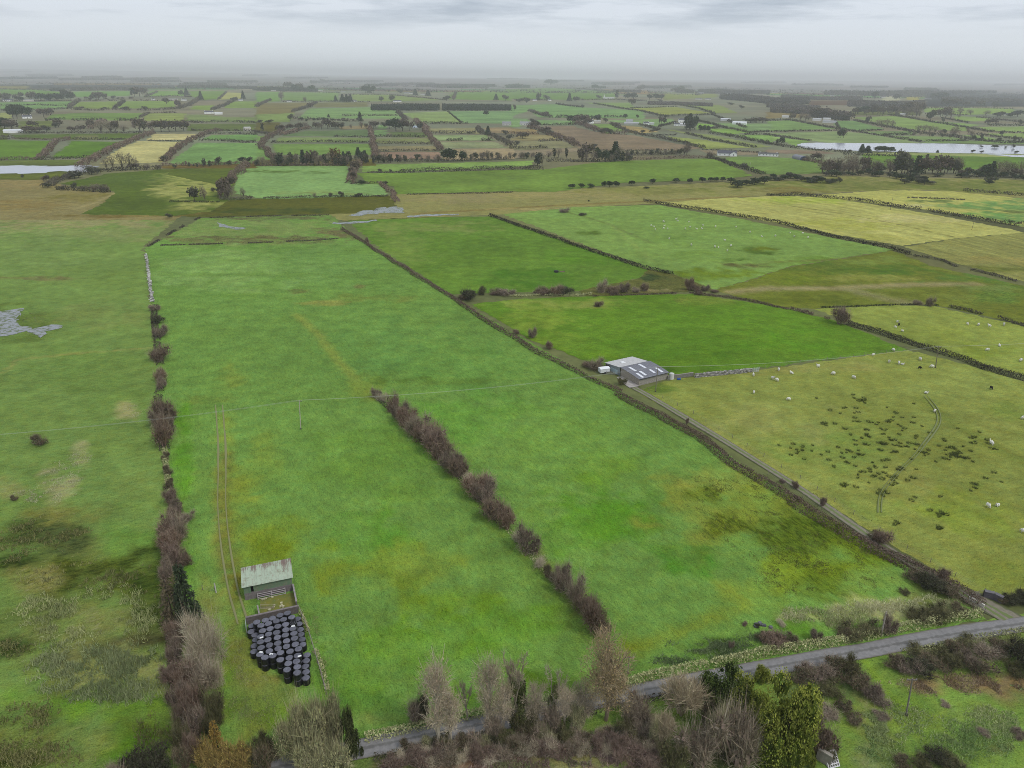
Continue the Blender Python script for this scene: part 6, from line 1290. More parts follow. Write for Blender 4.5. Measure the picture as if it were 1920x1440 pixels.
trees(4, 'd,545,675,64,40 r,565,675,60,40 r,530,672,50,34 d,100,728,56,46 p,65,722,38,30 c,700,785,60,46 c,745,788,52,56 d,830,785,46,70 d,870,785,46,60 d,920,785,40,60 r,610,785,22,24 r,745,568,52,46 v,890,600,66,60 v,930,600,56,50 v,850,595,56,60 v,820,585,46,50 v,1130,630,50,60 v,1170,632,54,60 v,1210,634,50,60 v,1250,640,50,60 w,1290,650,40,50 w,1390,660,70,90 w,1380,665,50,60 r,1320,650,40,30 w,1530,680,60,60 p,1595,695,50,26 w,1500,640,40,34 r,1845,705,44,26 r,1750,660,40,40 b,1690,578,44,50 b,1650,578,40,50 r,1215,550,80,60 w,1225,525,60,50 b,1330,530,80,70 w,1370,525,80,80 b,1290,520,56,60 w,1440,505,60,60 w,1520,502,40,60 w,1630,505,36,60 r,1890,580,40,34 r,1310,560,30,24 b,610,545,60,60 b,560,545,50,60 b,480,540,70,80 b,420,535,80,80 b,370,535,80,80 b,330,530,60,60 w,240,545,60,60 w,280,545,50,50 b,180,545,50,50 w,300,545,44,44 d,670,495,46,60 d,720,495,54,80 d,780,498,50,60 b,820,500,50,50 b,920,505,70,80 b,900,495,60,60 w,960,505,60,60 b,1010,500,70,70 b,1060,500,90,90 w,1110,515,100,90 w,1030,520,70,70 b,1140,500,80,60 r,965,512,26,24 r,1740,520,40,60 d,1720,515,30,60 d,1820,520,30,60 d,1870,515,44,80 d,800,385,56,50 r,960,390,40,60 r,1280,385,50,100 b,1340,440,50,90 b,1410,440,50,80 b,1480,440,36,60 b,1590,440,40,60 r,1700,450,36,50 r,1600,748,16,22 d,1700,750,20,50 r,1840,752,28,20 r,1780,752,14,20 r,1535,785,22,30 r,1600,790,20,30 r,1860,790,18,34 w,1430,525,30,30 c,1270,785,20,20', GT6)
row(4, 640, 502, 1160, 508, 10, 40, 70, .9, 'bwb', GT6)
row(4, 1040, 650, 1760, 712, 12, 14, 34, 1.1, 'rwd', GT6)

# ------------------------------------------------------------------ far woods that read as one mass
M_WOODS = tint_material('far_wood', .9, .05, .06)
def wood(t, s, depth, h, cols, label, conif=False, big=1.0):
    pts = [P(*q) for q in L(t, s)]
    tot = sum((b - a).length for a, b in zip(pts[:-1], pts[1:]))
    D = np.mean([p.length for p in pts])
    sp = max(h * .45, D * .0016) * big
    n = int(min(2600, tot * depth / (sp * sp)))
    cum = np.concatenate([[0], np.cumsum([(b - a).length for a, b in zip(pts[:-1], pts[1:])])])
    A = np.array([tuple(p) for p in pts])
    u = rng.random(n) * tot; v = rng.random(n) * depth
    x, y = np.interp(u, cum, A[:, 0]), np.interp(u, cum, A[:, 1])
    q = np.hypot(x, y)
    x, y = x + x / q * v, y + y / q * v
    z0 = hillz(x, y)
    hh = h * rng.uniform(.75, 1.15, n) * (.7 + .6 * fbm(x / 160, y / 160, 2))
    k = 9
    X = np.repeat(x, k) + rng.normal(size=n * k) * sp * .3; Y = np.repeat(y, k) + rng.normal(size=n * k) * sp * .3
    f = np.tile(np.linspace(.12, 1.0, k), n)
    if conif:
        X = np.repeat(x, k) + rng.normal(size=n * k) * sp * .3 * (1.1 - f); Y = np.repeat(y, k) + rng.normal(size=n * k) * sp * .3 * (1.1 - f)
    Z = np.repeat(z0, k) + f * np.repeat(hh, k)
    mb = MB()
    C = cvar(cols[0], n * k, .22, cols[1], np.clip(f * .8 + rng.normal(size=n * k) * .2 - .15, 0, 1)) * np.repeat(rng.uniform(.8, 1.2, (n, 1)), k, 0)
    mb.leaves(np.stack([X, Y, Z], 1), sp * rng.uniform(.7, 1.25, n * k), C, -.2)
    o = mb.build('woodland', M_WOODS)
    return tag(o, label, None, None, 'stuff')
PINE, MIXW, BARE = ((.026, .036, .024), (.045, .058, .038)), ((.055, .048, .04), (.09, .075, .062)), ((.085, .068, .058), (.13, .105, .09))
wood(2, "865,470 1375,470", 190, 9, PINE, 'square dark conifer plantation, the left one of two', True, .8)
wood(2, "1400,470 1912,470", 190, 9, PINE, 'square dark conifer plantation, the right one of two', True, .8)
wood(3, "1560,385 1700,395 1930,420", 500, 16, MIXW, 'broad dark wood behind the far farms')
wood(4, "-10,425 150,428 300,420", 450, 15, MIXW, 'dark wood at the edge of the plain')
wood(4, "20,485 300,500", 130, 12, BARE, 'brown wood above the hay barn')
wood(4, "320,520 600,545", 110, 14, BARE, 'brown wood beside the hay barn')
wood(3, "-40,300 130,300", 300, 14, PINE, 'dark pine wood below the skyline')
wood(3, "1230,335 1360,338", 250, 14, MIXW, 'wood beside the far village')
wood(3, "1400,335 1560,340 1930,345", 500, 14, MIXW, 'long dark wood below the misty hills')
wood(2, "1210,292 1500,290 1790,292", 350, 15, MIXW, 'long wood on the far rise')
wood(2, "-20,318 180,322 460,328", 160, 15, MIXW, 'mixed wood beyond the pale fields')
wood(2, "410,265 550,262", 200, 15, MIXW, 'small wood on the far rise')
wood(2, "820,290 1060,285", 300, 13, MIXW, 'wood around the far houses')
wood(1, "-60,240 430,238", 400, 14, PINE, 'dark wood at the left horizon')
wood(1, "450,247 900,247 1340,246", 300, 13, MIXW, 'long brown wood at the left horizon')
wood(1, "540,322 830,316 1100,322", 140, 11, BARE, 'bare brown wood behind the green strips')
wood(1, "1340,300 1650,300 1930,310", 160, 12, MIXW, 'mixed wood before the far rise')
wood(1, "1560,262 1930,262", 300, 13, MIXW, 'dim wood on the rise')
wood(1, "380,325 480,325", 80, 11, MIXW, 'little wood by the white house')
wood(4, "420,355 800,362 1180,352 1550,352", 700, 20, MIXW, 'long hazy wooded ridge on the right')
wood(4, "100,378 380,390 700,395", 200, 12, BARE, 'brown scrub wood behind the far farms')
wood(4, "600,440 1000,445 1160,440", 220, 15, BARE, 'bare wood around the demesne')
wood(4, "1300,398 1600,405 1930,412", 300, 12, BARE, 'dim brown wood on the right plain')
wood(4, "1220,372 1350,372", 180, 18, PINE, 'dark clump of conifers on the right plain')
wood(3, "760,332 960,335", 160, 12, MIXW, 'thin wood on the hill shoulder')
wood(3, "600,302 700,304", 100, 14, PINE, 'dark clump on the green hill')
wood(4, "-10,445 140,450 380,470", 120, 10, BARE, 'brown belt of trees above the brown field')
wood(3, "1020,425 1300,430 1500,440", 120, 8, BARE, 'scrubby belt behind the farm')
hr = rng
for i in range(60):                              # scattered woods out to the horizon, one mass each
    t = 1 + i % 4
    x = 40 + (i * 379 % 1900); 
    yh = (143 + (T(t, x, 0)[0] - 960) * .0115 - 90) * 4
    y = yh + [34, 46, 60, 74, 92][i % 5] + rng.uniform(-4, 4)
    wdt = rng.uniform(120, 420)
    wood(t, f"{x - wdt / 2:.0f},{y:.0f} {x + wdt / 2:.0f},{y + rng.uniform(-2, 2):.0f}", rng.uniform(100, 300), rng.uniform(8, 13), [MIXW, PINE, BARE][i % 3], 'hazy far wood on the plain', False, 1.3)

mb = MB()                                        # hedgerows of the far farmland, too fine to tell apart
for cs in FARB:
    for p, q in zip(cs, cs[1:] + cs[:1]):
        m = int((q - p).length / 7)
        t = rng.random(m)
        keep = fbm(t * 5 + p.x, t * 0 + p.y, 2) > .42
        t = t[keep]; m = len(t)
        if not m: continue
        X = p.x + (q.x - p.x) * t + rng.normal(size=m) * 2; Y = p.y + (q.y - p.y) * t + rng.normal(size=m) * 2
        hh = rng.uniform(2, 7, m) * (.5 + vnoise(t * 9 + p.y, t * 0 + 3))
        mb.leaves(np.stack([X, Y, hh * .6], 1), hh * 1.3, cvar((.06, .055, .045), m, .3, (.1, .09, .07)), -.3)
tag(mb.build('hedgerows', M_WOODS), 'faint hedgerows and trees dividing the far farmland', None, None, 'stuff')

# ------------------------------------------------------------------ houses and farm buildings in the distance
def gable(mb, w, d, h, rise, over=.25, c=(.1, .1, .11), th=.12):
    """pitched roof over a w x d plan, ridge along x"""
    for s in (-1, 1):
        y0, y1 = s * (d / 2 + over), 0
        sl = rise / (d / 2)
        z0, z1 = h - over * sl, h + rise
        V = [(-w / 2 - over, y0, z0), (w / 2 + over, y0, z0), (w / 2 + over, y1, z1), (-w / 2 - over, y1, z1)]
        V += [(a, b, z + th) for a, b, z in V]
        mb.add(V, [(0, 3, 2, 1), (4, 5, 6, 7), (0, 1, 5, 4), (1, 2, 6, 5), (2, 3, 7, 6), (3, 0, 4, 7)], c)
def walls(mb, w, d, h, rise, c):
    V = [(-w / 2, -d / 2, 0), (w / 2, -d / 2, 0), (w / 2, d / 2, 0), (-w / 2, d / 2, 0), (-w / 2, -d / 2, h), (w / 2, -d / 2, h), (w / 2, d / 2, h), (-w / 2, d / 2, h), (-w / 2, 0, h + rise), (w / 2, 0, h + rise)]
    mb.add(V, [(0, 1, 5, 4), (2, 3, 7, 6), (1, 2, 6, 9, 5), (3, 0, 4, 8, 7), (0, 3, 2, 1), (4, 5, 9, 8), (6, 7, 8, 9)], c)
WHITE, CREAM, GREYR, DARKR = (.86, .86, .84), (.6, .56, .48), (.30, .30, .31), (.075, .075, .095)
def house(t, x, y, wpx, label, d=8, h=3.0, rise=2.6, rot=0.0, wall=WHITE, roof=DARKR, wins=3, chim=True, name='house', cat='house', porch=False, auto=False, wm=None):
    X, Y = T(t, x, y)
    loc = P(X, Y); loc.z = 0
    w = wm or wpx * MPP(X, Y) * (.25 if t else 1)
    o = empty(name, loc, -math.atan2(loc.x, loc.y) + rot)
    mb = MB(); walls(mb, w, d, h, rise, wall); mb.build('wall', M_WHITE, o)
    mb = MB(); gable(mb, w, d, h, rise, c=roof); rf = mb.build('roof', M_SLATE, o)
    if chim:
        for sx in (-1, 1):
            mb = MB(); mb.box((sx * w * .42 - .45, -.4, h + rise - .4), (sx * w * .42 + .45, .4, h + rise + 1.1), wall); mb.build('chimney', M_WHITE, rf)
    for k in range(wins):
        u = (k + .5) / wins * w - w / 2
        if abs(u) < .3 and wins % 2:
            mb = MB(); mb.box((u - .5, -d / 2 - .06, .05), (u + .5, -d / 2 + .02, 2.1), (.05, .04, .04)); mb.build('door', M_SOLID, o)
        else:
            mb = MB(); mb.box((u - .48, -d / 2 - .05, 1.0), (u + .48, -d / 2 + .02, 2.2), (.04, .045, .05)); wf = mb.build('window', M_SOLID, o)
            mb = MB(); mb.box((u - .58, -d / 2 - .12, .88), (u + .58, -d / 2 - .01, .985), wall); mb.build('sill', M_WHITE, wf)
    if porch:
        pr = MB()
        V = [(w * .12, -d / 2 - 5, 0), (w * .48, -d / 2 - 5, 0), (w * .48, -d / 2 + .5, 0), (w * .12, -d / 2 + .5, 0)]
        x0, x1, ym = w * .12, w * .48, w * .30
        V += [(a, b, h) for a, b, _ in V] + [(ym, -d / 2 - 5, h + 2.3), (ym, -d / 2 + .5, h + 2.3)]
        pr.add(V, [(0, 1, 5, 8, 4), (1, 2, 6, 5), (3, 0, 4, 7), (2, 3, 7, 9, 6)], wall); pr.build('wing', M_WHITE, o)
        pr = MB()
        for s in (-1, 1):
            e = ym + s * (x1 - x0) / 2 * 1.08
            V = [(e, -d / 2 - 5.3, h - .18), (ym, -d / 2 - 5.3, h + 2.35), (ym, 1.0, h + 2.35), (e, 1.0, h - .18)]
            V += [(a, b, z + .12) for a, b, z in V]
            pr.add(V, [(0, 1, 2, 3), (7, 6, 5, 4), (0, 4, 5, 1), (1, 5, 6, 2), (2, 6, 7, 3), (3, 7, 4, 0)], roof)
        pr.build('wing_roof', M_SLATE, o)
        mb = MB(); mb.box((ym - .6, -d / 2 - 5.06, .9), (ym + .6, -d / 2 - 4.97, 2.3), (.05, .05, .06)); mb.build('window', M_SOLID, o)
    if auto: later(o, label, cat, 'distant farm buildings', (X, Y))
    else: tag(o, label, cat)
    return o
house(3, 1610, 806, 140, 'white bungalow with dark slate roof and gabled front wing', 9, 2.9, 3.0, .12, wins=4, porch=True, chim=False, name='bungalow')
house(0, 1440, 292.5, 36, 'long low white cottage with dark door openings', 6, 2.7, 1.2, .05, roof=(.10, .10, .10), wins=6, chim=True, name='cottage')
house(1, 62, 400, 66, 'white farmhouse', 8, 4, 2.6, .1, auto=True, wins=2)
house(1, 365, 398, 34, 'white farmhouse', 7, 4, 2.2, .5, auto=True, wins=2)
house(1, 215, 400, 70, 'pale farm shed', 12, 3.5, 1.5, 0, CREAM, GREYR, 0, False, 'farm_shed', 'shed', auto=True)
house(1, 205, 528, 62, 'white farmhouse', 8, 3.6, 2.4, .1, auto=True, wins=3)
house(1, 102, 636, 115, 'broad white roofed farm shed', 14, 3.5, 1.6, -.25, WHITE, (.66, .67, .68), 0, False, 'farm_shed', 'shed', auto=True)
house(1, 1568, 492, 66, 'white farmhouse', 8, 3.5, 2.4, .1, auto=True, wins=2)
house(1, 1640, 498, 56, 'pale farm shed', 8, 3, 1.6, .0, WHITE, (.6, .6, .6), 0, False, 'farm_shed', 'shed', auto=True)
house(1, 1290, 392, 80, 'pale farm shed', 14, 3.5, 1.6, .1, CREAM, GREYR, 0, False, 'farm_shed', 'shed', auto=True)
house(1, 1380, 394, 36, 'white farmhouse', 7, 3.5, 2.2, .1, auto=True, wins=2)
house(1, 1150, 392, 24, 'white farmhouse', 7, 3.5, 2.2, .2, auto=True, wins=2)
house(1, 1855, 622, 46, 'tall cream block house alone in the fields', 7, 5, 1.4, .4, (.58, .55, .46), (.42, .41, .38), 2, False)
house(1, 1805, 394, 30, 'white farmhouse', 7, 3.2, 2, .2, auto=True, wins=2)
house(2, 1060, 406, 60, 'white farmhouse', 8, 4, 2.4, .1, auto=True, wins=3)
house(2, 1195, 600, 46, 'low blue-grey roofed shed behind the dark trees', 9, 2.6, 1.2, -.1, (.55, .58, .62), (.42, .50, .58), 0, False, 'farm_shed', 'shed')
house(2, 1880, 580, 66, 'grey farmhouse', 8, 4.4, 2.4, .1, (.5, .49, .47), (.22, .22, .23), 3, auto=True)
for x, y, w in ((480, 322, 40), (250, 406, 34), (740, 402, 30), (655, 332, 30), (1130, 340, 40), (1165, 342, 30), (1255, 352, 40), (130, 322, 34)):
    house(2, x, y, w, 'pale farmhouse', 8, 3.6, 2.2, .1, wall=(.66, .65, .62), auto=True, wins=2)
house(3, 80, 580, 40, 'grey farmhouse', 8, 4.4, 2.6, .2, (.56, .55, .53), (.26, .26, .27), 2, auto=True)
house(3, 122, 578, 34, 'grey farmhouse', 8, 4, 2.4, -.3, (.6, .59, .57), (.30, .30, .31), 2, auto=True)
house(3, 590, 565, 36, 'white farmhouse', 8, 4, 2.4, .6, auto=True, wins=2)
house(3, 640, 560, 50, 'pale farm shed', 10, 3, 1.2, 0, CREAM, (.5, .49, .47), 0, False, 'farm_shed', 'shed', auto=True)
house(3, 895, 572, 110, 'long grey farm shed', 12, 3, 1.4, .05, (.5, .5, .5), (.42, .42, .43), 0, False, 'farm_shed', 'shed', auto=True)
house(3, 880, 558, 50, 'long grey farm shed', 10, 4, 1.6, .05, (.5, .5, .52), (.36, .37, .40), 0, False, 'farm_shed', 'shed', auto=True)
house(3, 1005, 578, 40, 'white farmhouse', 8, 4, 2.4, .2, auto=True, wins=2)
house(3, 1045, 576, 40, 'pale farm shed', 10, 3, 1.5, 0, (.6, .6, .6), (.5, .5, .5), 0, False, 'farm_shed', 'shed', auto=True)
house(3, 1270, 556, 46, 'white farmhouse', 8, 5, 2.4, .2, auto=True, wins=2)
house(3, 1235, 584, 40, 'white farmhouse', 8, 3.4, 2.2, .1, auto=True, wins=2)
house(3, 1280, 582, 60, 'pale farm shed', 10, 3.4, 1.8, .1, (.62, .62, .62), (.56, .56, .57), 0, False, 'farm_shed', 'shed', auto=True)
house(3, 1600, 545, 70, 'pale farm shed', 14, 3.4, 1.6, .1, (.6, .6, .62), (.55, .55, .58), 0, False, 'farm_shed', 'shed', auto=True)
house(3, 1705, 574, 100, 'broad white barn', 16, 4, 2.2, -.1, WHITE, (.62, .63, .65), 0, False, 'barn', 'barn', auto=True)
house(3, 170, 396, 28, 'white farmhouse', 8, 4, 2.4, .2, auto=True, wins=2)
house(3, 282, 398, 24, 'white farmhouse', 8, 4, 2.4, .9, auto=True, wins=2)
ch = house(3, 725, 382, 84, 'pale church with a thin white tower', 10, 5, 3, .05, (.66, .65, .62), (.45, .44, .43), 4, False, 'church', 'church')
tb = MB(); tb.box((-22, -2.2, 0), (-18, 2.2, 14), (.74, .73, .70)); tb.add([(-22, -2.2, 14), (-18, -2.2, 14), (-18, 2.2, 14), (-22, 2.2, 14), (-20, 0, 19)], [(0, 1, 4), (1, 2, 4), (2, 3, 4), (3, 0, 4)], (.5, .5, .5)); tb.build('tower', M_WHITE, ch)
for x, y, w in ((750, 258, 34), (1180, 332, 36), (1400, 386, 50), (1290, 330, 50), (1420, 340, 40), (1470, 388, 40), (1620, 345, 40)):
    house(3, x, y, w, 'pale farmhouse', 9, 4, 2.2, .1, wall=(.66, .65, .62), auto=True, wins=2)
hb = house(4, 460, 562, 96, 'open hay barn with white doors and grey roof', 12, 3.2, 1.8, .0, (.68, .68, .67), (.30, .30, .32), 0, False, 'hay_barn', 'barn')
for x, y, w, la in ((440, 542, 50, 'pale farm shed'), (365, 546, 60, 'pale farm shed'), (130, 524, 50, 'pale farm shed'), (1790, 505, 40, 'white farmhouse'), (1840, 505, 26, 'white farmhouse'), (640, 385, 50, 'pale farmhouse'), (600, 386, 30, 'pale farmhouse'), (860, 372, 40, 'pale farmhouse'), (480, 362, 30, 'pale farmhouse'), (1010, 505, 40, 'pale farm shed'), (50, 338, 40, 'pale farmhouse'), (960, 372, 40, 'pale farmhouse'), (1200, 385, 44, 'pale farmhouse')):
    sh = 'shed' in la
    house(4, x, y, w, la, 9, 3.6, 2.0, .1, wall=(.68, .67, .64), roof=(.45, .45, .45) if sh else DARKR, auto=True, wins=0 if sh else 2, chim=not sh, name='farm_shed' if sh else 'house', cat='shed' if sh else 'house')
# round-roofed blue shed
loc = P(1507, 301); loc.z = 0
o = empty('round_shed', loc, -math.atan2(loc.x, loc.y) + .45)
W_, D_, H_ = 9.0, 22.0, 3.6
mb = MB(); N_ = 14
arc = [(-W_ / 2, 0)] + [(W_ / 2 * math.cos(math.pi - math.pi * k / N_), H_ * .45 + 3.2 * math.sin(math.pi * k / N_)) for k in range(N_ + 1)] + [(W_ / 2, 0)]
V = [(a, 0, z) for a, z in arc] + [(a, D_, z) for a, z in arc]
m_ = len(arc)
mb.add(V, [(i, i + 1, m_ + i + 1, m_ + i) for i in range(m_ - 1)], (.22, .22, .25)); mb.build('roof', M_SLATE, o)
mb = MB(); mb.add(V[:m_], [tuple(range(m_))], (.06, .085, .16)); mb.add(V[m_:], [tuple(range(m_))[::-1]], (.06, .085, .16)); mb.build('end_wall', M_SOLID, o)
mb = MB(); mb.add([(a * .62, -.08, z * .82) for a, z in arc], [tuple(range(m_))], (.018, .025, .06)); mb.build('door', M_SOLID, o)
tag(o, 'round-roofed shed with dark blue end wall', 'shed')
# ------------------------------------------------------------------ the tin shed, its pen and the bales
def frame_at(pl, pr):
    """origin, local x along the front (left to right), local y away from the camera"""
    a, b = P(*pl), P(*pr)
    d = b - a
    return a, math.atan2(d.y, d.x), d.length
def zfor(px_row, loc):
    lo, hi = -2, 40
    for _ in range(40):
        m = (lo + hi) / 2
        if PIX((loc.x, loc.y, m))[1] > px_row: lo = m
        else: hi = m
    return lo
a, rz, Ws = frame_at((460.2, 1126.5), (549.8, 1107.6))
yd = Vector((-math.sin(rz), math.cos(rz), 0)); xd = Vector((math.cos(rz), math.sin(rz), 0))
Hf = HGT(460.2, 1126.5, 1099.5)
Ds = 4.6
Hb = zfor(1066.5, a + yd * Ds)
shed = empty('tin_shed', a, rz)
tag(shed, 'old tin shed with pale green rust-streaked roof', 'shed')
Hc = Hf * .47
for nm, lo, hi in (('front_wall', (0, 0, 0), (Ws, .25, Hc)), ('side_wall', (0, .253, 0), (.25, Ds, Hc)), ('side_wall', (Ws - .25, .253, 0), (Ws, Ds, Hc)), ('back_wall', (.253, Ds - .25, 0), (Ws - .253, Ds - .003, Hb - .2))):
    mb = MB(); mb.box(lo, hi, (.19, .165, .165)); mb.build(nm, M_STONE, shed)
m_tin, n, l, b = new_mat('painted_tin')
tc = node(n, 'ShaderNodeTexCoord'); v = tc.outputs['Object']
oi = node(n, 'ShaderNodeObjectInfo')
av = node(n, 'ShaderNodeVectorMath', operation='ADD'); l.new(v, av.inputs[0])
cx = node(n, 'ShaderNodeCombineXYZ'); l.new(math_(n, l, 'MULTIPLY', oi.outputs['Random'], 37.0), cx.inputs[0]); l.new(cx.outputs[0], av.inputs[1])
mp = node(n, 'ShaderNodeMapping'); mp.inputs['Scale'].default_value = (5.0, .55, .55); l.new(av.outputs[0], mp.inputs['Vector'])
st = noise(n, l, mp.outputs[0], 1.3, 5, .7)
sx = node(n, 'ShaderNodeSeparateXYZ'); l.new(v, sx.inputs[0])
up = mrange(n, l, sx.outputs[1], 1.2, 4.6, 0, .30)
rf_ = mrange(n, l, math_(n, l, 'ADD', math_(n, l, 'ADD', st, up), mrange(n, l, oi.outputs['Random'], 0, 1, -.16, .07)), .66, .82, 0, .9)
base = node(n, 'ShaderNodeAttribute', attribute_name='tint').outputs['Color']
c = mixc(n, l, mrange(n, l, noise(n, l, mp.outputs[0], 3, 4, .7), .3, .7, 0, .9), base, mixc(n, l, 1.0, base, (1.3, 1.12, 1.08), 'MULTIPLY'))
c = mixc(n, l, mrange(n, l, noise(n, l, av.outputs[0], 1.1, 5, .75), .50, .66, 0, .75), c, (.24, .23, .15))
c = mixc(n, l, mrange(n, l, noise(n, l, mp.outputs[0], .9, 4, .8), .55, .66, 0, .6), c, (.30, .20, .16))
rust = mixc(n, l, noise(n, l, av.outputs[0], 2.0, 3), (.13, .075, .065), (.26, .16, .135))
c = mixc(n, l, rf_, c, rust)
l.new(c, b.inputs['Base Color']); b.inputs['Roughness'].default_value = .7
def sheet(w, ln, z0, z1, col, pitch=.15, amp=.028):
    """one corrugated sheet, corrugations running along y from height z0 to z1"""
    mb = MB(); nx = int(w / pitch * 4); V, F = [], []
    for j in range(2):
        for i in range(nx + 1):
            x = w * i / nx
            V.append((x, ln * j, (z0 if j == 0 else z1) + amp * math.sin(2 * math.pi * x / pitch)))
    for i in range(nx):
        F.append((i, i + 1, nx + 2 + i, nx + 1 + i))
    return mb.add(V, F, col)
ns_ = 10; wsh = (Ws + .5) / ns_
rm = sheet(wsh + .04, Ds + .6, Hf - .06, Hb + .08, (.37, .465, .36)).mesh('roof_sheet'); rm.materials.append(m_tin)
for k in range(ns_):
    o = link(bpy.data.objects.new('roof_sheet', rm), shed)
    o.location = (-.25 + k * wsh, -.35, .012 * (k % 2))
# corrugated cladding above the concrete, with a dark gap at the left
vm = MB(); nx = 28; cw = Ws / 10
V, F = [], []
for j in range(2):
    for i in range(nx + 1):
        V.append((cw * i / nx, -.012 + .02 * math.sin(i * math.pi / 2), (Hf - Hc - .09) * j))
for i in range(nx): F.append((i, i + 1, nx + 2 + i, nx + 1 + i))
vm.add(V, F, (.135, .215, .14)); cm = vm.mesh('cladding_sheet'); cm.materials.append(m_tin)
for k in range(10):
    if k == 1: continue
    o = link(bpy.data.objects.new('cladding_sheet', cm), shed); o.location = (k * cw, .06, Hc + .003)
mb = MB(); mb.box((cw * 1.02, .5, Hc + .01), (cw * 1.98, .56, Hf - .12), (.008, .008, .008)); mb.build('opening_shade', M_SOLID, shed)  # black panel standing in for the shade inside the opening
mb = MB(); mb.box((cw * 1.0, .02, Hc + .003), (cw * 1.45, .06, Hf - .12), (.13, .2, .13)); mb.build('half_door', M_SOLID, shed)
for s in (0, Ws - .03):
    mb = MB(); mb.add([(s, .06, Hc), (s + .03, .06, Hc), (s + .03, Ds, Hc), (s, Ds, Hc), (s, .06, Hf - .1), (s + .03, .06, Hf - .1), (s + .03, Ds, Hb - .05), (s, Ds, Hb - .05)], [(0, 3, 7, 4), (1, 2, 6, 5), (0, 1, 5, 4), (2, 3, 7, 6), (4, 5, 6, 7)], (.11, .16, .11)); mb.build('side_cladding', m_tin, shed)
mb = MB(); mb.box((-.1, -.08, Hf - .12), (Ws + .1, .02, Hf - .05), (.05, .055, .045)); mb.build('eaves_beam', M_WOOD, shed)
def rails(name, p0, p1, n, h, posts, col, label, cat, mat, thick=.05, lean=0.0):
    """a railed gate or hurdle between two pixels"""
    A, B = P(*p0), P(*p1); d = B - A
    o = empty(name, A, math.atan2(d.y, d.x))
    for k in range(n):
        z = h * (k + .6) / n
        mb = MB(); mb.tube([(0, lean * z, z), (d.length, lean * z, z)], thick, col, 6); mb.build('rail', mat, o)
    for k in range(posts):
        x = d.length * k / max(1, posts - 1)
        mb = MB(); mb.tube([(x, 0, 0), (x, lean * h, h + .05)], thick * 1.2, col, 6); mb.build('upright', mat, o)
    return tag(o, label, cat)
Zt = lambda x, y: (430 + x / 9.6, 1030 + y / 9.6)
rails('feed_gate', Zt(520, 915), Zt(1015, 812), 4, 1.25, 3, (.42, .37, .38), 'grey railed gate leaning on the front of the tin shed', 'gate', M_SOLID, .055, .25)
rails('hurdle', Zt(560, 1080), Zt(800, 1085), 4, .9, 2, (.34, .30, .20), 'low wooden hurdle lying in the pen', 'hurdle', M_WOOD, .04, .3)
def low_wall(name, pts, th, h, col, label, mat=M_STONE, cope=None):
    w = [P(*q) for q in pts]
    o = empty(name, w[0])
    mb, cp = MB(), MB()
    for i, (p, q) in enumerate(zip(w[:-1], w[1:])):
        d = (q - p).normalized(); nn = Vector((-d.y, d.x, 0)) * th / 2
        e = d * (.002 * i)
        bs = [p - nn - w[0] + e, q - nn - w[0], q + nn - w[0], p + nn - w[0] + e]
        V = [(v.x, v.y, 0) for v in bs] + [(v.x, v.y, h) for v in bs]
        mb.add(V, [(0, 3, 2, 1), (4, 5, 6, 7), (0, 1, 5, 4), (1, 2, 6, 5), (2, 3, 7, 6), (3, 0, 4, 7)], col)
        if cope:
            k = 1.25
            V = [(v.x * 1, v.y, h + .003) for v in [p - nn * k - w[0], q - nn * k - w[0], q + nn * k - w[0], p + nn * k - w[0]]]
            V += [(x, y, h + .1) for x, y, _ in V]
            cp.add(V, [(0, 3, 2, 1), (4, 5, 6, 7), (0, 1, 5, 4), (1, 2, 6, 5), (2, 3, 7, 6), (3, 0, 4, 7)], cope)
    mb.build('masonry', mat, o)
    if cope: cp.build('coping', mat, o)
    return tag(o, label, 'wall')
low_wall('pen_wall', [(551.2, 1108), (557.5, 1141)], .22, 1.5, (.17, .145, .145), 'thin concrete wall from the shed to the bales', cope=(.28, .25, .245))
low_wall('back_wall', [(463, 1171), (486, 1166), (560, 1149)], .3, 1.5, (.15, .125, .12), 'dark concrete wall behind the bales', cope=(.21, .18, .175))
low_wall('stub_wall', [(484.5, 1146), (488, 1163)], .2, 1.3, (.10, .085, .085), 'short dark wall stub beside the hurdle', cope=(.24, .21, .2))
A_ = P(463.5, 1190); B_ = P(461.8, 1172)
o = empty('metal_sheet', A_, math.atan2((B_ - A_).y, (B_ - A_).x)); mb = MB(); mb.box((0, -.02, 0), ((B_ - A_).length, .02, 1.5), (.46, .5, .5)); mb.build('sheet', M_SOLID, o); mb = MB(); mb.box((-.06, -.05, 0), (0, .05, 1.6), (.3, .3, .3)); mb.build('upright', M_SOLID, o); tag(o, 'upright pale metal sheet at the left end of the bales', 'sheet')
mossy = slab('pen_floor', [Zt(560, 900), Zt(1150, 790), Zt(1215, 1040), Zt(560, 1170)], .13, 'mossy concrete floor of the pen', None)
m_moss, n, l, b = new_mat('mossy_concrete')
tc = node(n, 'ShaderNodeTexCoord')
c = mixc(n, l, mrange(n, l, noise(n, l, tc.outputs['Object'], .9, 5, .7), .35, .65, 0, 1), (.20, .18, .025), (.13, .16, .03))
c = mixc(n, l, mrange(n, l, noise(n, l, tc.outputs['Object'], 2.2, 4, .7), .6, .7, 0, .7), c, (.30, .27, .20))
l.new(c, b.inputs['Base Color']); b.inputs['Roughness'].default_value = .95
mossy.data.materials[0] = m_moss
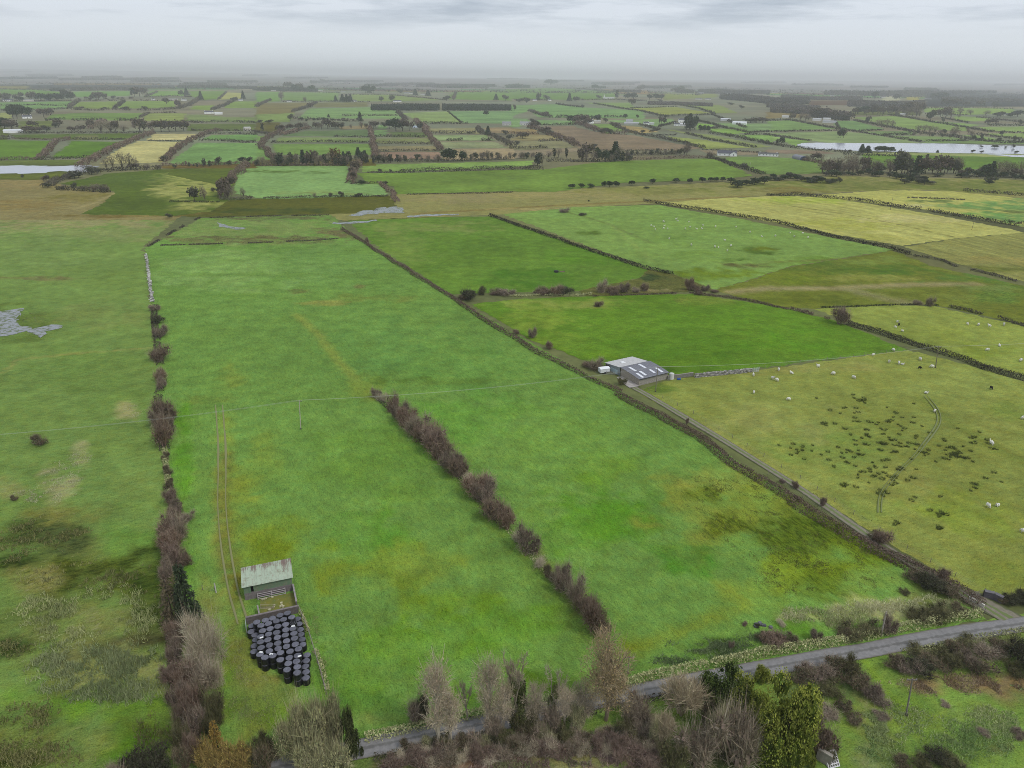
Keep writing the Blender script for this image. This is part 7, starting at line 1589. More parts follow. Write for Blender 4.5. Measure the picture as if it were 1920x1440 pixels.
def rock(mb, c, s, col):
    """an uneven stone"""
    V = []
    for k in range(8):
        V.append(tuple(np.array(c) + np.array([(k & 1) * 2 - 1, ((k >> 1) & 1) * 2 - 1, (k >> 2) * 2 - 1]) * np.array(s) * rng.uniform(.6, 1.05, 3)))
    return mb.add(V, [(0, 2, 3, 1), (4, 5, 7, 6), (0, 1, 5, 4), (2, 6, 7, 3), (0, 4, 6, 2), (1, 3, 7, 5)], np.array(col) * rng.uniform(.75, 1.2))
for i, (x, y) in enumerate(((740, 1105), (800, 1062), (812, 1030), (925, 1052), (950, 1030), (975, 1052), (940, 985), (630, 920), (665, 908), (600, 925), (780, 880), (720, 1110))):
    p = P(*Zt(x, y)); mb = MB(); rock(mb, (0, 0, .16), (.2, .16, .13), (.50, .47, .30)); o = mb.build('broken_block', M_STONE); o.location = (p.x, p.y, .14)
    later(o, 'pale broken block on the pen floor', 'block', 'rubble on the pen floor', Zt(x, y))
# --- bales
m_wrap, n, l, b = new_mat('black_wrap')
tc = node(n, 'ShaderNodeTexCoord')
b.inputs['Base Color'].default_value = (.010, .010, .013, 1); b.inputs['Roughness'].default_value = .42; b.inputs['Specular IOR Level'].default_value = .35
mp = node(n, 'ShaderNodeMapping'); mp.inputs['Scale'].default_value = (1, 1, 7); l.new(tc.outputs['Object'], mp.inputs['Vector'])
bp = node(n, 'ShaderNodeBump'); bp.inputs['Strength'].default_value = .5; bp.inputs['Distance'].default_value = .06
l.new(noise(n, l, mp.outputs[0], 2.4, 4), bp.inputs['Height']); l.new(bp.outputs[0], b.inputs['Normal'])
m_end, n, l, b = new_mat('skylit_dusty_wrap')  # sky sheen on the bale tops put into the film colour, with dust
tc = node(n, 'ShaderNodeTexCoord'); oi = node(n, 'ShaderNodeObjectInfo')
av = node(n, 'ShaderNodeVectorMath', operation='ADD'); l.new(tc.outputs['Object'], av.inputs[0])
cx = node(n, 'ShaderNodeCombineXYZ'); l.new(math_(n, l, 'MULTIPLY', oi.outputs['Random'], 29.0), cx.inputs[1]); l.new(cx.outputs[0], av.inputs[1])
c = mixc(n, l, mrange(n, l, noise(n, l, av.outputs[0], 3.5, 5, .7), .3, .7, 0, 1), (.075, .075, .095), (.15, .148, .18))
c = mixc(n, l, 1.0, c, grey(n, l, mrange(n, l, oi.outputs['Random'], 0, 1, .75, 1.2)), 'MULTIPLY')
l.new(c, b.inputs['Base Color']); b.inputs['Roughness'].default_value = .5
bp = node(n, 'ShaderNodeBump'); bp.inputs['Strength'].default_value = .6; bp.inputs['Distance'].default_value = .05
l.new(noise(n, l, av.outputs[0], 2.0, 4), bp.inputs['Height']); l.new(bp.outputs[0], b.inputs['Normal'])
m_white, n, l, b = new_mat('white_film'); b.inputs['Base Color'].default_value = (.78, .78, .76, 1); b.inputs['Roughness'].default_value = .5
BH, BR = 1.22, .615
def bale_meshes(kind=0):
    N = 24
    prof = [(BR * .80, 0.0), (BR * .97, .07), (BR, .2), (BR * 1.015, .6), (BR, 1.02), (BR * .965, 1.15), (BR * .86, 1.205)]
    wb = MB(); V, F = [], []
    ph = rng.random() * 6
    for i, (r, z) in enumerate(prof):
        for k in range(N):
            t = 2 * math.pi * k / N
            q = 1 + .018 * math.sin(3 * t + ph) + .01 * math.sin(7 * t + i + ph)
            V.append((r * q * math.cos(t), r * q * math.sin(t), z))
    for i in range(len(prof) - 1):
        for k in range(N):
            F.append((i * N + k, i * N + (k + 1) % N, (i + 1) * N + (k + 1) % N, (i + 1) * N + k))
    F.append(tuple(range(N))[::-1])
    wb.add(V, F, (.01, .01, .01))
    wm = wb.mesh('wrap'); wm.materials.append(m_wrap)
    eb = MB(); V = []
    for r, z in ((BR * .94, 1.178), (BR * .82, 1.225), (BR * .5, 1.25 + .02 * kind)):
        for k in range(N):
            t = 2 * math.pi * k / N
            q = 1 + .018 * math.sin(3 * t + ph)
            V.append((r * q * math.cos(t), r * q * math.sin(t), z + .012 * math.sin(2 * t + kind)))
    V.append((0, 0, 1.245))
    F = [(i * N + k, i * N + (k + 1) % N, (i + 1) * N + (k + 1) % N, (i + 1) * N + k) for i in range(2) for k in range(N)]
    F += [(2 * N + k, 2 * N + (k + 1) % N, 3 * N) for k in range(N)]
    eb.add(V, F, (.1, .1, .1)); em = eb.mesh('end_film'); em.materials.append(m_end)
    for m in (wm, em): m.polygons.foreach_set('use_smooth', [True] * len(m.polygons))
    return wm, em
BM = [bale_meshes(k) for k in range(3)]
tmb = MB()
for rr_, z in ((.46, 1.27), (.2, 1.28)):
    tmb.tube([(rr_ * math.cos(t), rr_ * math.sin(t), z) for t in np.linspace(0, 6.2832, 21)], .085, (.012, .012, .013), 6, False)
Zb = lambda x, y: (440 + x / 8.47, 1130 + y / 8.47)
def bale(px, z, i, base, group, kind=None):
    p = P(*px, z=z + BH)
    o = empty('wrapped_bale', (p.x, p.y, z), rng.uniform(0, 6.28))
    o.rotation_euler = (rng.normal() * .02, rng.normal() * .02, o.rotation_euler[2])
    wm, em = BM[i % 3]
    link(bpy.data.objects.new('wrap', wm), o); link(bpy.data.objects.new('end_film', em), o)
    later(o, base, 'bale', group, px)
    return o, p
TOPS = [(835, 160), (718, 195), (600, 240), (485, 272), (348, 302), (900, 230), (780, 260), (660, 287), (537, 328), (415, 358), (925, 312), (810, 338), (683, 370), (562, 408), (442, 440), (805, 425), (922, 405), (665, 468), (540, 497), (410, 534), (940, 482), (805, 510), (677, 545), (530, 583), (407, 622), (950, 560), (822, 602), (682, 637), (553, 670), (418, 710),
        (962, 655), (825, 690), (690, 722), (555, 762), (400, 815), (1015, 728), (877, 768), (727, 795), (605, 835), (475, 865), (997, 835), (865, 872), (720, 902), (980, 928), (852, 957), (992, 1015), (828, 1060), (988, 1108)]
BMARK = [('the shed corner', 835, 160), ('the wall end', 348, 302), ('the front tip', 988, 1108), ('the stepped corner', 440, 860), ('the fence side', 1000, 700), ('the tyre on top', 925, 312), ('the track side', 410, 580)]
MARKS += [(f'{nm} of the bales' if 'tyre' not in nm else nm, *Zb(x, y)) for nm, x, y in BMARK]
topw = []
for i, (x, y) in enumerate(TOPS):
    o, p = bale(Zb(x, y), BH, i, 'black bale on the upper layer', 'wrapped bales in the stack')
    topw.append(p)
    q = empty('wrapped_bale', (p.x + rng.normal() * .03, p.y + rng.normal() * .03, 0), rng.uniform(0, 6.28))
    wm, em = BM[(i + 1) % 3]
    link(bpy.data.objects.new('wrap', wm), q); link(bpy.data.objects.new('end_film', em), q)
    later(q, 'black bale on the lower layer', 'bale', 'wrapped bales in the stack', PIX((p.x, p.y, .6)))
    if (x, y) in ((922, 405), (410, 534), (400, 815), (605, 835), (997, 835)):
        mb = MB(); dx, dy = {922: (.0, .42), 410: (.1, -.42), 400: (0, .35), 605: (-.3, .2), 997: (.3, -.35)}[x]
        mb.add([(dx - .3, dy - .14, 1.285), (dx + .3, dy - .1, 1.285), (dx + .28, dy + .16, 1.29), (dx - .25, dy + .17, 1.285), (dx - .3, dy - .14, 1.25), (dx + .3, dy - .1, 1.25), (dx + .28, dy + .16, 1.25), (dx - .25, dy + .17, 1.25)], [(0, 1, 2, 3), (0, 4, 5, 1), (1, 5, 6, 2), (2, 6, 7, 3), (3, 7, 4, 0)], (.8, .8, .8))
        o.rotation_euler = (0, 0, rng.uniform(-.3, .5))
        mb.build('torn_white_film', m_white, o)
p = topw[10]
ty = empty('tyre', (p.x, p.y, BH + .01), .2); tb = MB()
tmb.build('rubber_ring', M_SOLID, ty); tag(ty, 'old black tyre lying on an upper bale', 'tyre')
placed = [(q.x, q.y) for q in topw]
for i, (x, y) in enumerate([(985, 262), (1012, 335), (1025, 418), (1032, 490), (1042, 570), (1052, 655), (1098, 825), (1104, 915), (1099, 1000), (1092, 1092), (1062, 1185), (272, 360), (296, 432), (330, 500), (336, 580), (332, 670), (336, 755)]):
    p = P(*Zb(x, y), z=BH)
    # nudge clear of the bales that carry the upper layer
    for _ in range(30):
        for qx, qy in placed:
            d = math.hypot(p.x - qx, p.y - qy)
            if 1e-6 < d < 1.2: p.x += (p.x - qx) / d * (1.2 - d) * .5; p.y += (p.y - qy) / d * (1.2 - d) * .5
    placed.append((p.x, p.y))
    o = empty('wrapped_bale', (p.x, p.y, 0), rng.uniform(0, 6.28))
    wm, em = BM[i % 3]
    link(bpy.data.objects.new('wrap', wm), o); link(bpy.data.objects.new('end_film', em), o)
    later(o, 'black bale on the lower layer', 'bale', 'wrapped bales in the stack', Zb(x, y))
# fence beside the bales
def post_fence(name, pts, gap, h, label, wires=3, rail=None, col=(.20, .17, .14), r=.06):
    w = [P(*q) for q in pts]
    o = empty(name, w[0])
    pp = []
    for p, q in zip(w[:-1], w[1:]):
        m = max(1, round((q - p).length / gap))
        pp += [p.lerp(q, j / m) for j in range(m)]
    pp.append(w[-1])
    mb = MB(); mb.tube([(0, 0, -.05), (0, 0, h)], [r, r * .9], col, 5); me = mb.mesh('fence_post'); me.materials.append(M_WOOD)
    for p in pp[:290]:
        c = link(bpy.data.objects.new('fence_post', me), o); c.location = p - w[0]; c.rotation_euler = (rng.normal() * .05, rng.normal() * .05, rng.uniform(0, 6))
    if wires:
        mb = MB()
        for k in range(wires): mb.tube([p - w[0] + Vector((0, 0, h * (k + .8) / (wires + .2))) for p in pp], .008, (.25, .25, .25), 3, False)
        mb.build('wire', M_SOLID, o)
    if rail:
        mb = MB(); mb.tube([p - w[0] + Vector((0, 0, h * .93)) for p in pp], rail, (.27, .235, .2), 5); mb.build('top_rail', M_WOOD, o)
    return tag(o, label, 'fence')
post_fence('rail_fence', [(560, 1143), (580, 1192), (590, 1225), (602, 1265), (612, 1303)], 2.6, 1.2, 'wooden rail fence running down beside the bales', 2, .06)
post_fence('wire_fence', [(1412, 694), (1500, 681), (1600, 669), (1702, 656)], 5, 1.1, 'thin post and wire fence between the green and sheep pastures')
post_fence('wire_fence', [(1845, 1112), (1790, 1082), (1700, 1030), (1600, 965), (1500, 898), (1400, 838), (1300, 776), (1215, 733)], 6, 1.1, 'post and wire fence along the sheep side of the track')
post_fence('wire_fence', [(1846, 1150), (1740, 1090), (1640, 1026), (1540, 958), (1440, 890)], 6, 1.1, 'post and wire fence on the meadow side of the track')
post_fence('wire_fence', [(380, 1107), (404, 1110)], 2.5, 1.2, 'short wire fence left of the shed track', 4)
o = empty('gate_post', P(405.5, 1112)); mb = MB(); mb.tube([(0, 0, 0), (0, 0, 2.2)], .11, (.55, .53, .5), 7); mb.build('post', M_WOOD, o); mb = MB(); mb.tube([(0, 0, 2.2), (0, 0, 2.26)], [.13, .05], (.4, .38, .36), 7); mb.build('cap', M_WOOD, o); tag(o, 'single pale gate post beside the shed track', 'post')

# ------------------------------------------------------------------ the grey field barn with its walls
a, rz, Wb = frame_at((1197.4, 723.5), (1251, 710.5))
yd = Vector((-math.sin(rz), math.cos(rz), 0)); xd = Vector((math.cos(rz), math.sin(rz), 0))
barn = empty('field_barn', a, rz); tag(barn, 'grey-roofed block field barn with pale skylights', 'barn')
Db = 9.0
hf = HGT(1197.4, 723.5, 710.5)
hb = zfor(688.5, a + yd * Db)
BLK = (.30, .265, .22)
roofz = lambda t: hf + (hb - hf) * math.sin(min(t, 1) * math.pi / 2) ** .9
mb = MB(); ny = 10
for x0 in (0, Wb):
    V = [(x0, Db * j / ny, 0) for j in range(ny + 1)] + [(x0, Db * j / ny, roofz(j / ny) - .05) for j in range(ny + 1)]
    V2 = [(x + (.3 if x0 == 0 else -.3), y, z) for x, y, z in V]
    m_ = ny + 1
    F = [(j, j + 1, m_ + j + 1, m_ + j) for j in range(ny)]
    mb = MB(); mb.add(V, F, BLK); mb.add(V2, F, BLK)
    mb.add([V[0], V2[0], V2[m_], V[m_]], [(0, 1, 2, 3)], BLK); mb.add([V[ny], V2[ny], V2[m_ + ny], V[m_ + ny]], [(0, 1, 2, 3)], BLK)
    mb.build('gable_wall', M_STONE, barn)
mb = MB(); mb.box((.302, .0, 0), (Wb - .302, .3, hf - .06), (.30, .275, .24)); mb.build('front_wall', M_STONE, barn)
mb = MB(); V, F = [], []; nx = 60
for j in range(ny + 1):
    t = j / ny
    for i in range(nx + 1):
        V.append((-.3 + (Wb + .6) * i / nx, -.35 + (Db + .35) * t, roofz(t) + .04 * math.sin(i * math.pi / 2)))
for j in range(ny):
    for i in range(nx): F.append((j * (nx + 1) + i, j * (nx + 1) + i + 1, (j + 1) * (nx + 1) + i + 1, (j + 1) * (nx + 1) + i))
mb.add(V, F, (.165, .165, .185)); roof = mb.build('roof', M_SLATE, barn)
for u, t0, t1 in ((.14, .05, .38), (.30, .14, .46), (.62, .16, .42), (.85, .10, .44), (.20, .52, .86), (.58, .58, .93)):
    sb = MB(); wsk = .42
    Q = [(u * Wb, -.35 + (Db + .35) * t, roofz(t) + .07) for t in np.linspace(t0, t1, 5)]
    V = [(x - wsk, y, z) for x, y, z in Q] + [(x + wsk, y, z) for x, y, z in Q]
    V += [(x, y, z - .04) for x, y, z in V]
    F = [(i, 5 + i, 6 + i, 1 + i) for i in range(4)] + [(i, i + 1, 11 + i, 10 + i) for i in range(4)] + [(5 + i, 15 + i, 16 + i, 6 + i) for i in range(4)] + [(0, 10, 15, 5), (4, 9, 19, 14)]
    sb.add(V, F, (.70, .71, .74)); sb.build('skylight', M_SOLID, barn)
mb = MB(); mb.box((-.32, -.40, hf - .18), (Wb + .32, -.33, hf + .0), (.05, .05, .055)); mb.build('gutter', M_SOLID, barn)
# older lean-to behind
od = 7.5
hz2 = zfor(680.0, a + yd * (Db + od))
old = empty('old_shed', a + yd * (Db + .05), rz); tag(old, 'older pale-roofed shed joined to the back of the grey barn', 'shed')
mb = MB(); V = []
for x0 in (-.2, Wb * .93):
    V += [(x0, .05, 0), (x0, od, 0), (x0, od, hz2 - .05), (x0, .05, hb - .12)]
mb.add(V, [(0, 3, 2, 1), (4, 5, 6, 7), (1, 2, 6, 5)], (.27, .30, .31)); mb.build('wall', M_SOLID, old)
mb = MB(); mb.box((-.26, 1.2, 0), (-.205, 4.6, min(2.9, hz2 - .4)), (.40, .50, .53)); mb.build('sliding_door', M_SOLID, old)
mb = MB(); mb.box((-.25, 5.2, 0), (-.205, 7.2, min(2.9, hz2 - .3)), (.09, .04, .035)); mb.build('rusty_end_door', M_SOLID, old)
mb = MB(); V, F = [], []
for j, (y, z) in enumerate(((-.02, hb + .03), (od + .3, hz2 + .03))):
    for i in range(nx + 1): V.append((-.5 + (Wb * .93 + .8) * i / nx, y, z + .035 * math.sin(i * math.pi / 2)))
for i in range(nx): F.append((i, i + 1, nx + 2 + i, nx + 1 + i))
mb.add(V, F, (.50, .485, .47)); mb.build('roof', M_SLATE, old)
mb = MB(); mb.box((Wb * .28, 3.2, (hb + hz2) / 2 + .07), (Wb * .4, 4.6, (hb + hz2) / 2 + .16), (.75, .75, .74)); mb.build('patched_sheet', M_SOLID, old)
low_wall('yard_wall', [(1251, 711.5), (1262, 709.8), (1280, 707.5), (1299, 704.5)], .35, 1.1, (.20, .19, .165), 'low concrete wall right of the grey barn', cope=(.27, .25, .22))
o = empty('water_tank', P(1255, 710.5)); o.location.x += .6
mb = MB(); mb.tube([(0, 0, 0), (0, 0, 1.9)], .75, (.62, .61, .58), 14); mb.build('tank', M_WHITE, o); mb = MB(); mb.tube([(0, 0, 1.9), (0, 0, 2.1)], [.7, .25], (.55, .55, .53), 14); mb.build('lid', M_WHITE, o); tag(o, 'small white tank at the right end of the grey barn', 'tank')
o = empty('blue_drum', P(1272.5, 712.6)); mb = MB(); mb.tube([(-.5, 0, .33), (.5, .1, .33)], .32, (.03, .08, .32), 10); mb.build('drum', M_SOLID, o); mb = MB(); mb.tube([(.5, .1, .33), (.56, .106, .33)], .28, (.05, .14, .4), 10); mb.build('lid', M_SOLID, o); tag(o, 'blue plastic drum lying by the low wall', 'drum')
o = empty('white_trailer', P(1132, 699), .35)
mb = MB(); mb.box((-1.6, -1, .45), (1.6, 1, 1.7), (.68, .70, .70)); mb.build('body', M_WHITE, o); mb = MB(); gable(mb, 3.3, 2.1, 1.7, .25, .05, (.75, .76, .76), .05); mb.build('roof', M_WHITE, o)
for s in (-1, 1):
    mb = MB(); mb.tube([(-.1, s * 1.04 - .08, .34), (-.1, s * 1.04 + .08, .34)], .34, (.02, .02, .02), 12); mb.build('wheel', M_SOLID, o)
mb = MB(); mb.tube([(-1.6, 0, .5), (-2.6, 0, .45)], .05, (.1, .1, .1), 6); mb.build('drawbar', M_SOLID, o)
tag(o, 'small white box trailer left of the grey barn', 'trailer')
rails('pen_rails', (1137, 702), (1160, 704), 4, 1.2, 4, (.22, .21, .19), 'grey cattle pen rails between trailer and barn', 'rails', M_SOLID, .04)
# dry-stone wall of loose stones
w0, w1 = P(1303, 707.8), P(1408, 697.5)
o = empty('stone_wall', w0); mb = MB(); d = w1 - w0; dn = d.normalized(); nn = Vector((-dn.y, dn.x, 0))
hh = MB(); hh.tube([Vector((0, 0, .3)), d * .5 + Vector((0, 0, .35)), d + Vector((0, 0, .3))], .34, (.14, .13, .11), 6); hh.build('core', M_STONE, o)
for i in range(560):
    s = rng.random(); lay = rng.integers(0, 5)
    c = dn * (s * d.length) + nn * (rng.choice([-1, 1]) * (.36 - lay * .05) * rng.uniform(.5, 1.1)) + Vector((0, 0, .12 + lay * .26 + rng.uniform(-.05, .08)))
    g = rng.choice([.22, .3, .42, .5], p=[.3, .35, .25, .1])
    rock(mb, tuple(c), (rng.uniform(.18, .36), rng.uniform(.16, .28), rng.uniform(.12, .2)), (g, g * .95, g * .87))
st_ = mb.build('loose_stones', M_STONE, o); st_['kind'] = 'stuff'
tag(o, 'grey dry-stone wall between the barn and the field gate', 'wall')
rails('field_gate', (1409, 698.3), (1422.5, 696.8), 6, 1.5, 4, (.42, .45, .45), 'galvanised field gate at the end of the dry-stone wall', 'gate', M_SOLID, .05)
w0 = P(276, 470)
o = empty('stone_wall', w0); mb = MB()
for i in range(260):
    s = rng.random(); c = P(274 + 12 * s + rng.normal() * .6, 478 + 90 * s) - w0
    g = rng.choice([.3, .45, .6])
    rock(mb, (c.x + rng.normal() * .3, c.y, rng.uniform(.1, .75)), (.34, .34, .22), (g, g * .96, g * .88))
st_ = mb.build('loose_stones', M_STONE, o); st_['kind'] = 'stuff'
tag(o, 'tumbled pale stone wall on the upper left boundary', 'wall')
# gate pillars, wall and white boards at the track mouth
low_wall('roadside_wall', [(1843, 1118.5), (1862, 1123), (1878, 1131)], .6, 1.3, (.11, .10, .11), 'dark stone wall right of the track mouth', cope=(.15, .14, .15))
rails('track_gate', (1823, 1120), (1842, 1117), 5, 1.3, 3, (.2, .17, .14), 'brown gate across the farm track', 'gate', M_SOLID, .04)
for p0, p1, la in (((1816, 1124.5), (1829, 1132), 'pale slab beside the track, the one farther from the road'), ((1831, 1133), (1844, 1141), 'pale slab beside the track, the one closer to the road')):
    A, B = P(*p0), P(*p1); d = B - A
    o = empty('gate_board', A, math.atan2(d.y, d.x)); mb = MB(); mb.box((0, -.08, 0), (d.length, .08, .75), (.66, .63, .55)); mb.build('slab', M_WHITE, o); mb = MB(); mb.box((-.02, -.12, .753), (d.length + .02, .12, .83), (.72, .69, .6)); mb.build('cap', M_WHITE, o); tag(o, la, 'slab')
# wall stub with perforated block at the bottom edge
A, B = P(1568, 1444), P(1530, 1422); d = B - A
o = empty('ruined_wall', A, math.atan2(d.y, d.x)); mb = MB(); mb.box((.8, -.2, 0), (d.length, .2, 1.9), (.25, .22, .19)); mb.build('masonry', M_STONE, o); mb = MB(); mb.box((.8, -.26, 1.903), (d.length, .26, 2.05), (.36, .33, .28)); mb.build('coping', M_STONE, o); tag(o, 'weathered wall stub with moss at the bottom edge', 'wall')
bl = empty('perforated_block', P(1565, 1440), .25); bl.rotation_euler.x = -.75; fr = MB(); nh = 5
for i in range(nh + 1):
    x = -.85 + 1.7 * i / nh
    fr.box((x - .05, 0, 0), (x + .05, .35, 2.1), (.66, .63, .64))
for j in range(6):
    z = .12 + 1.96 * j / 5
    for i in range(nh):
        x0 = -.85 + 1.7 * i / nh + .053
        fr.box((x0, .003, z - .06), (x0 + 1.7 / nh - .106, .347, z + .06), (.66, .63, .64))
fr.build('lattice', M_WHITE, bl); mb = MB(); mb.box((-.95, .36, 0), (.95, .5, 2.0), (.02, .02, .022)); mb.build('dark_back', M_SOLID, bl); mb = MB(); mb.box((-.95, -.03, 2.103), (.95, .5, 2.2), (.6, .57, .58)); mb.build('capping', M_WHITE, bl); tag(bl, 'white perforated block screen at the bottom edge', 'block screen')
o = empty('rubbish_pile', P(1424, 1174)); mb = MB()
for k in range(7): rock(mb, (rng.normal() * .7, rng.normal() * .4, .2), (.35, .3, .2), (.11, .11, .12))
mb.build('stones', M_STONE, o); tag(o, 'small grey heap of stones in the lower meadow', 'stone heap')
o = empty('feeder', P(1043, 510.5), .2); mb = MB(); mb.tube([(0, 0, 0), (0, 0, .8)], 1.1, (.02, .02, .022), 14); mb.build('drum', M_SOLID, o); mb = MB(); mb.box((1.6, -.4, 0), (4.2, .4, .35), (.16, .10, .08)); mb.build('trough', M_SOLID, o); tag(o, 'black round feeder with trough in the dark paddock', 'feeder')

# ------------------------------------------------------------------ poles and lines
def pole(px, top, label, cross=True, col=(.17, .145, .115), r=.13, lean=0.0, px_top=None):
    b = P(*px); h = HGT(px[0], px[1], top)
    o = empty('utility_pole', b)
    if px_top is not None:
        q = P(px_top, top, z=h); lx, ly = q.x - b.x, 0
    else: lx = ly = 0
    mb = MB(); mb.tube([(0, 0, -.1), (lx * .5, ly, h * .5), (lx, ly, h)], [r, r * .85, r * .7], col, 8); mb.build('pole', M_WOOD, o)
    mb = MB(); mb.tube([(0, 0, -.02), (0, 0, .35)], [.3, .14], (.07, .06, .045), 8); mb.build('foot', M_WOOD, o)
    if cross:
        mb = MB(); mb.box((lx - .75, -.07, h - .35), (lx + .75, .07, h - .22), (.16, .14, .12)); mb.build('crossarm', M_WOOD, o)
        for s in (-.65, .65):
            mb = MB(); mb.tube([(lx + s, 0, h - .22), (lx + s, 0, h - .02)], .05, (.35, .33, .32), 6); mb.build('insulator', M_SOLID, o)
    tag(o, label, 'pole')
    return b + Vector((lx, ly, h))
p1 = pole((564, 805), 750, 'lone pale wooden pole in the main meadow', col=(.40, .37, .31), px_top=561)
p2 = pole((1229, 735), 687, 'wooden pole standing in front of the grey barn', col=(.2, .18, .14))
p3 = pole((1754, 690), 649, 'wooden pole beside the sheep pasture hedge', px_top=1760)
pole((1652, 1192), 1147, 'pale leaning pole on the roadside bank', False, (.36, .32, .27), .14, px_top=1662)
pole((1177, 1262), 1230, 'thin pole with crossarm behind the brown-leaved tree', True, (.26, .24, .22), .09)
pole((1699, 1341), 1272, 'tall wooden pole in the rough field beyond the road', True, (.22, .20, .17), .13, px_top=1711)
pole((1669, 394), 371, 'distant pole in the yellow hayfield, beside its upper hedge', False)
pole((1822, 431), 413, 'distant pole near the right corner of the hayfield', False)
pole((1405, 320), 304, 'white post on the hedge below the bungalow', False, (.6, .6, .58), .1)
p0 = p1 * 2 - p2; p0.z = p1.z; p4 = p3 * 2 - p2; p4.z = p3.z
mw, n, l, b = new_mat('wire_metal'); b.inputs['Base Color'].default_value = (.42, .44, .40, 1); b.inputs['Roughness'].default_value = .5
for i, (a_, b_) in enumerate(((p0, p1), (p1, p2), (p2, p3), (p3, p4))):
    mb = MB()
    for s in (-.65, .65):
        mb.tube([a_.lerp(b_, t) + Vector((s, 0, -.05 - 4 * 1.6 * t * (1 - t))) for t in np.linspace(0, 1, 17)], .014, (.4, .42, .38), 4, False)
    o = mb.build('power_line', mw)
    tag(o, ['pair of wires crossing the left pasture to the meadow pole', 'pair of wires from the meadow pole to the barn pole', 'pair of wires from the barn pole to the hedge pole', 'pair of wires leaving the hedge pole to the right'][i], 'power line', 'overhead wires')

# ------------------------------------------------------------------ sheep
def sheep_mesh(name, pose):
    nz = {'graze': (.62, .18), 'stand': (.55, .95), 'lie': (.5, .62)}[pose]
    up = -.28 if pose == 'lie' else 0.0
    vs = [(0, 0, .62 + up), (.3, 0, .64 + up), (-.32, 0, .62 + up), (.46, 0, .66 + up * 1.0), (-.46, 0, .58 + up)]
    rs = [.27, .26, .26, .17, .12]
    es = [(0, 1), (0, 2), (1, 3), (2, 4)]
    hd_ = [(.56, 0, (.52 if pose == 'graze' else .8) + up * .8), (nz[0] + (.04 if pose == 'graze' else .06), 0, nz[1] + .12), (nz[0] + (.1 if pose == 'graze' else .2), 0, nz[1])]
    for p, r in zip(hd_, (.11, .095, .06)):
        vs.append(p); rs.append(r); es.append((len(vs) - 2 if len(vs) > 6 else 3, len(vs) - 1))
    for sx in (.26, -.3):
        for sy in (.13, -.13):
            if pose == 'lie':
                pts = [(sx, sy * 1.3, .2), (sx + .16, sy * 1.7, .08)]
            else:
                pts = [(sx, sy, .38), (sx + .02, sy, .2), (sx, sy, .02)]
            pr = 1 if sx > 0 else 2
            for p in pts:
                vs.append(p); rs.append(.075 if p is pts[0] else .045); es.append((pr, len(vs) - 1)); pr = len(vs) - 1
    for sy in (1, -1):
        vs.append((hd_[1][0] - .02, sy * .13, hd_[1][2] + .05)); rs.append(.03); es.append((6, len(vs) - 1))
    me = bpy.data.meshes.new(name); me.from_pydata(vs, es, [])
    o = bpy.data.objects.new(name, me); COL.objects.link(o)
    sk = o.modifiers.new('skin', 'SKIN')
    for i, d in enumerate(me.skin_vertices[0].data):
        d.radius = (rs[i], rs[i]); d.use_root = (i == 0)
    o.modifiers.new('sub', 'SUBSURF').levels = 1
    dg = bpy.context.evaluated_depsgraph_get()
    m2 = bpy.data.meshes.new_from_object(o.evaluated_get(dg))
    bpy.data.objects.remove(o)
    m2.name = name
    return m2
SHEEP = {}
for pose in ('graze', 'stand', 'lie'):
    for cname, cw_, cf in (('white', (.72, .70, .62), (.50, .46, .40)), ('black', (.03, .026, .024), (.02, .018, .018))):
        me = sheep_mesh('sheep', pose)
        A = np.zeros((len(me.polygons), 4), np.float32)
        for i, f in enumerate(me.polygons):
            c = f.center
            A[i, :3] = cf if (c.x > .58 or (c.z < .3 and pose != 'lie')) else cw_
            A[i, 3] = 1
        me.attributes.new('tint', 'FLOAT_COLOR', 'FACE').data.foreach_set('color', A.ravel())
        me.materials.clear(); me.materials.append(M_WOOL)
        me.polygons.foreach_set('use_smooth', [True] * len(me.polygons))
        SHEEP[pose, cname] = me
def sheep(px, i, colr, base, group):
    pose = ['graze', 'graze', 'stand', 'graze', 'lie'][i % 5]
    o = link(bpy.data.objects.new('sheep', SHEEP[pose, colr]))
    o.location = P(*px); o.location.z = .05; o.rotation_euler = (0, 0, rng.uniform(0, 6.28)); s = rng.uniform(1.05, 1.3); o.scale = (s, s, s)
    later(o, base, 'sheep', group, px)
SP = [T(8, *q) for q in ((940, 1035), (788, 1070), (905, 1122), (980, 1133), (1005, 1137), (1137, 1103), (1230, 1160), (375, 1158), (78, 1182), (178, 1205), (490, 1212), (638, 1240), (32, 1247), (67, 1262), (1182, 1352), (155, 1405))] + [T(12, *q) for q in ((1247, 133), (1675, 378), (1645, 845), (1720, 837), (1912, 1040), (1915, 187))] + [T(7, *q) for q in ((1810, 1224), (1812, 1354))]
for i, q in enumerate(SP): sheep(q, i, 'white', 'white sheep in the large sheep pasture', 'white sheep in the large pasture')
for i, q in enumerate([T(8, 1135, 1168), T(8, 1670, 1320)]): sheep(q, i, 'black', 'black sheep in the large sheep pasture', 'black sheep')
for i, q in enumerate([T(8, *q) for q in ((968, 823), (955, 863), (1008, 887), (1493, 838), (1577, 843), (1660, 855), (1768, 843), (1735, 1000), (1640, 1033), (1892, 1112))]): sheep(q, i + 2, 'white', 'white sheep beyond the dark pasture hedge', 'white sheep beyond the hedge')
sheep(T(8, 980, 843), 1, 'black', 'black lamb among the white sheep beyond the hedge', None)
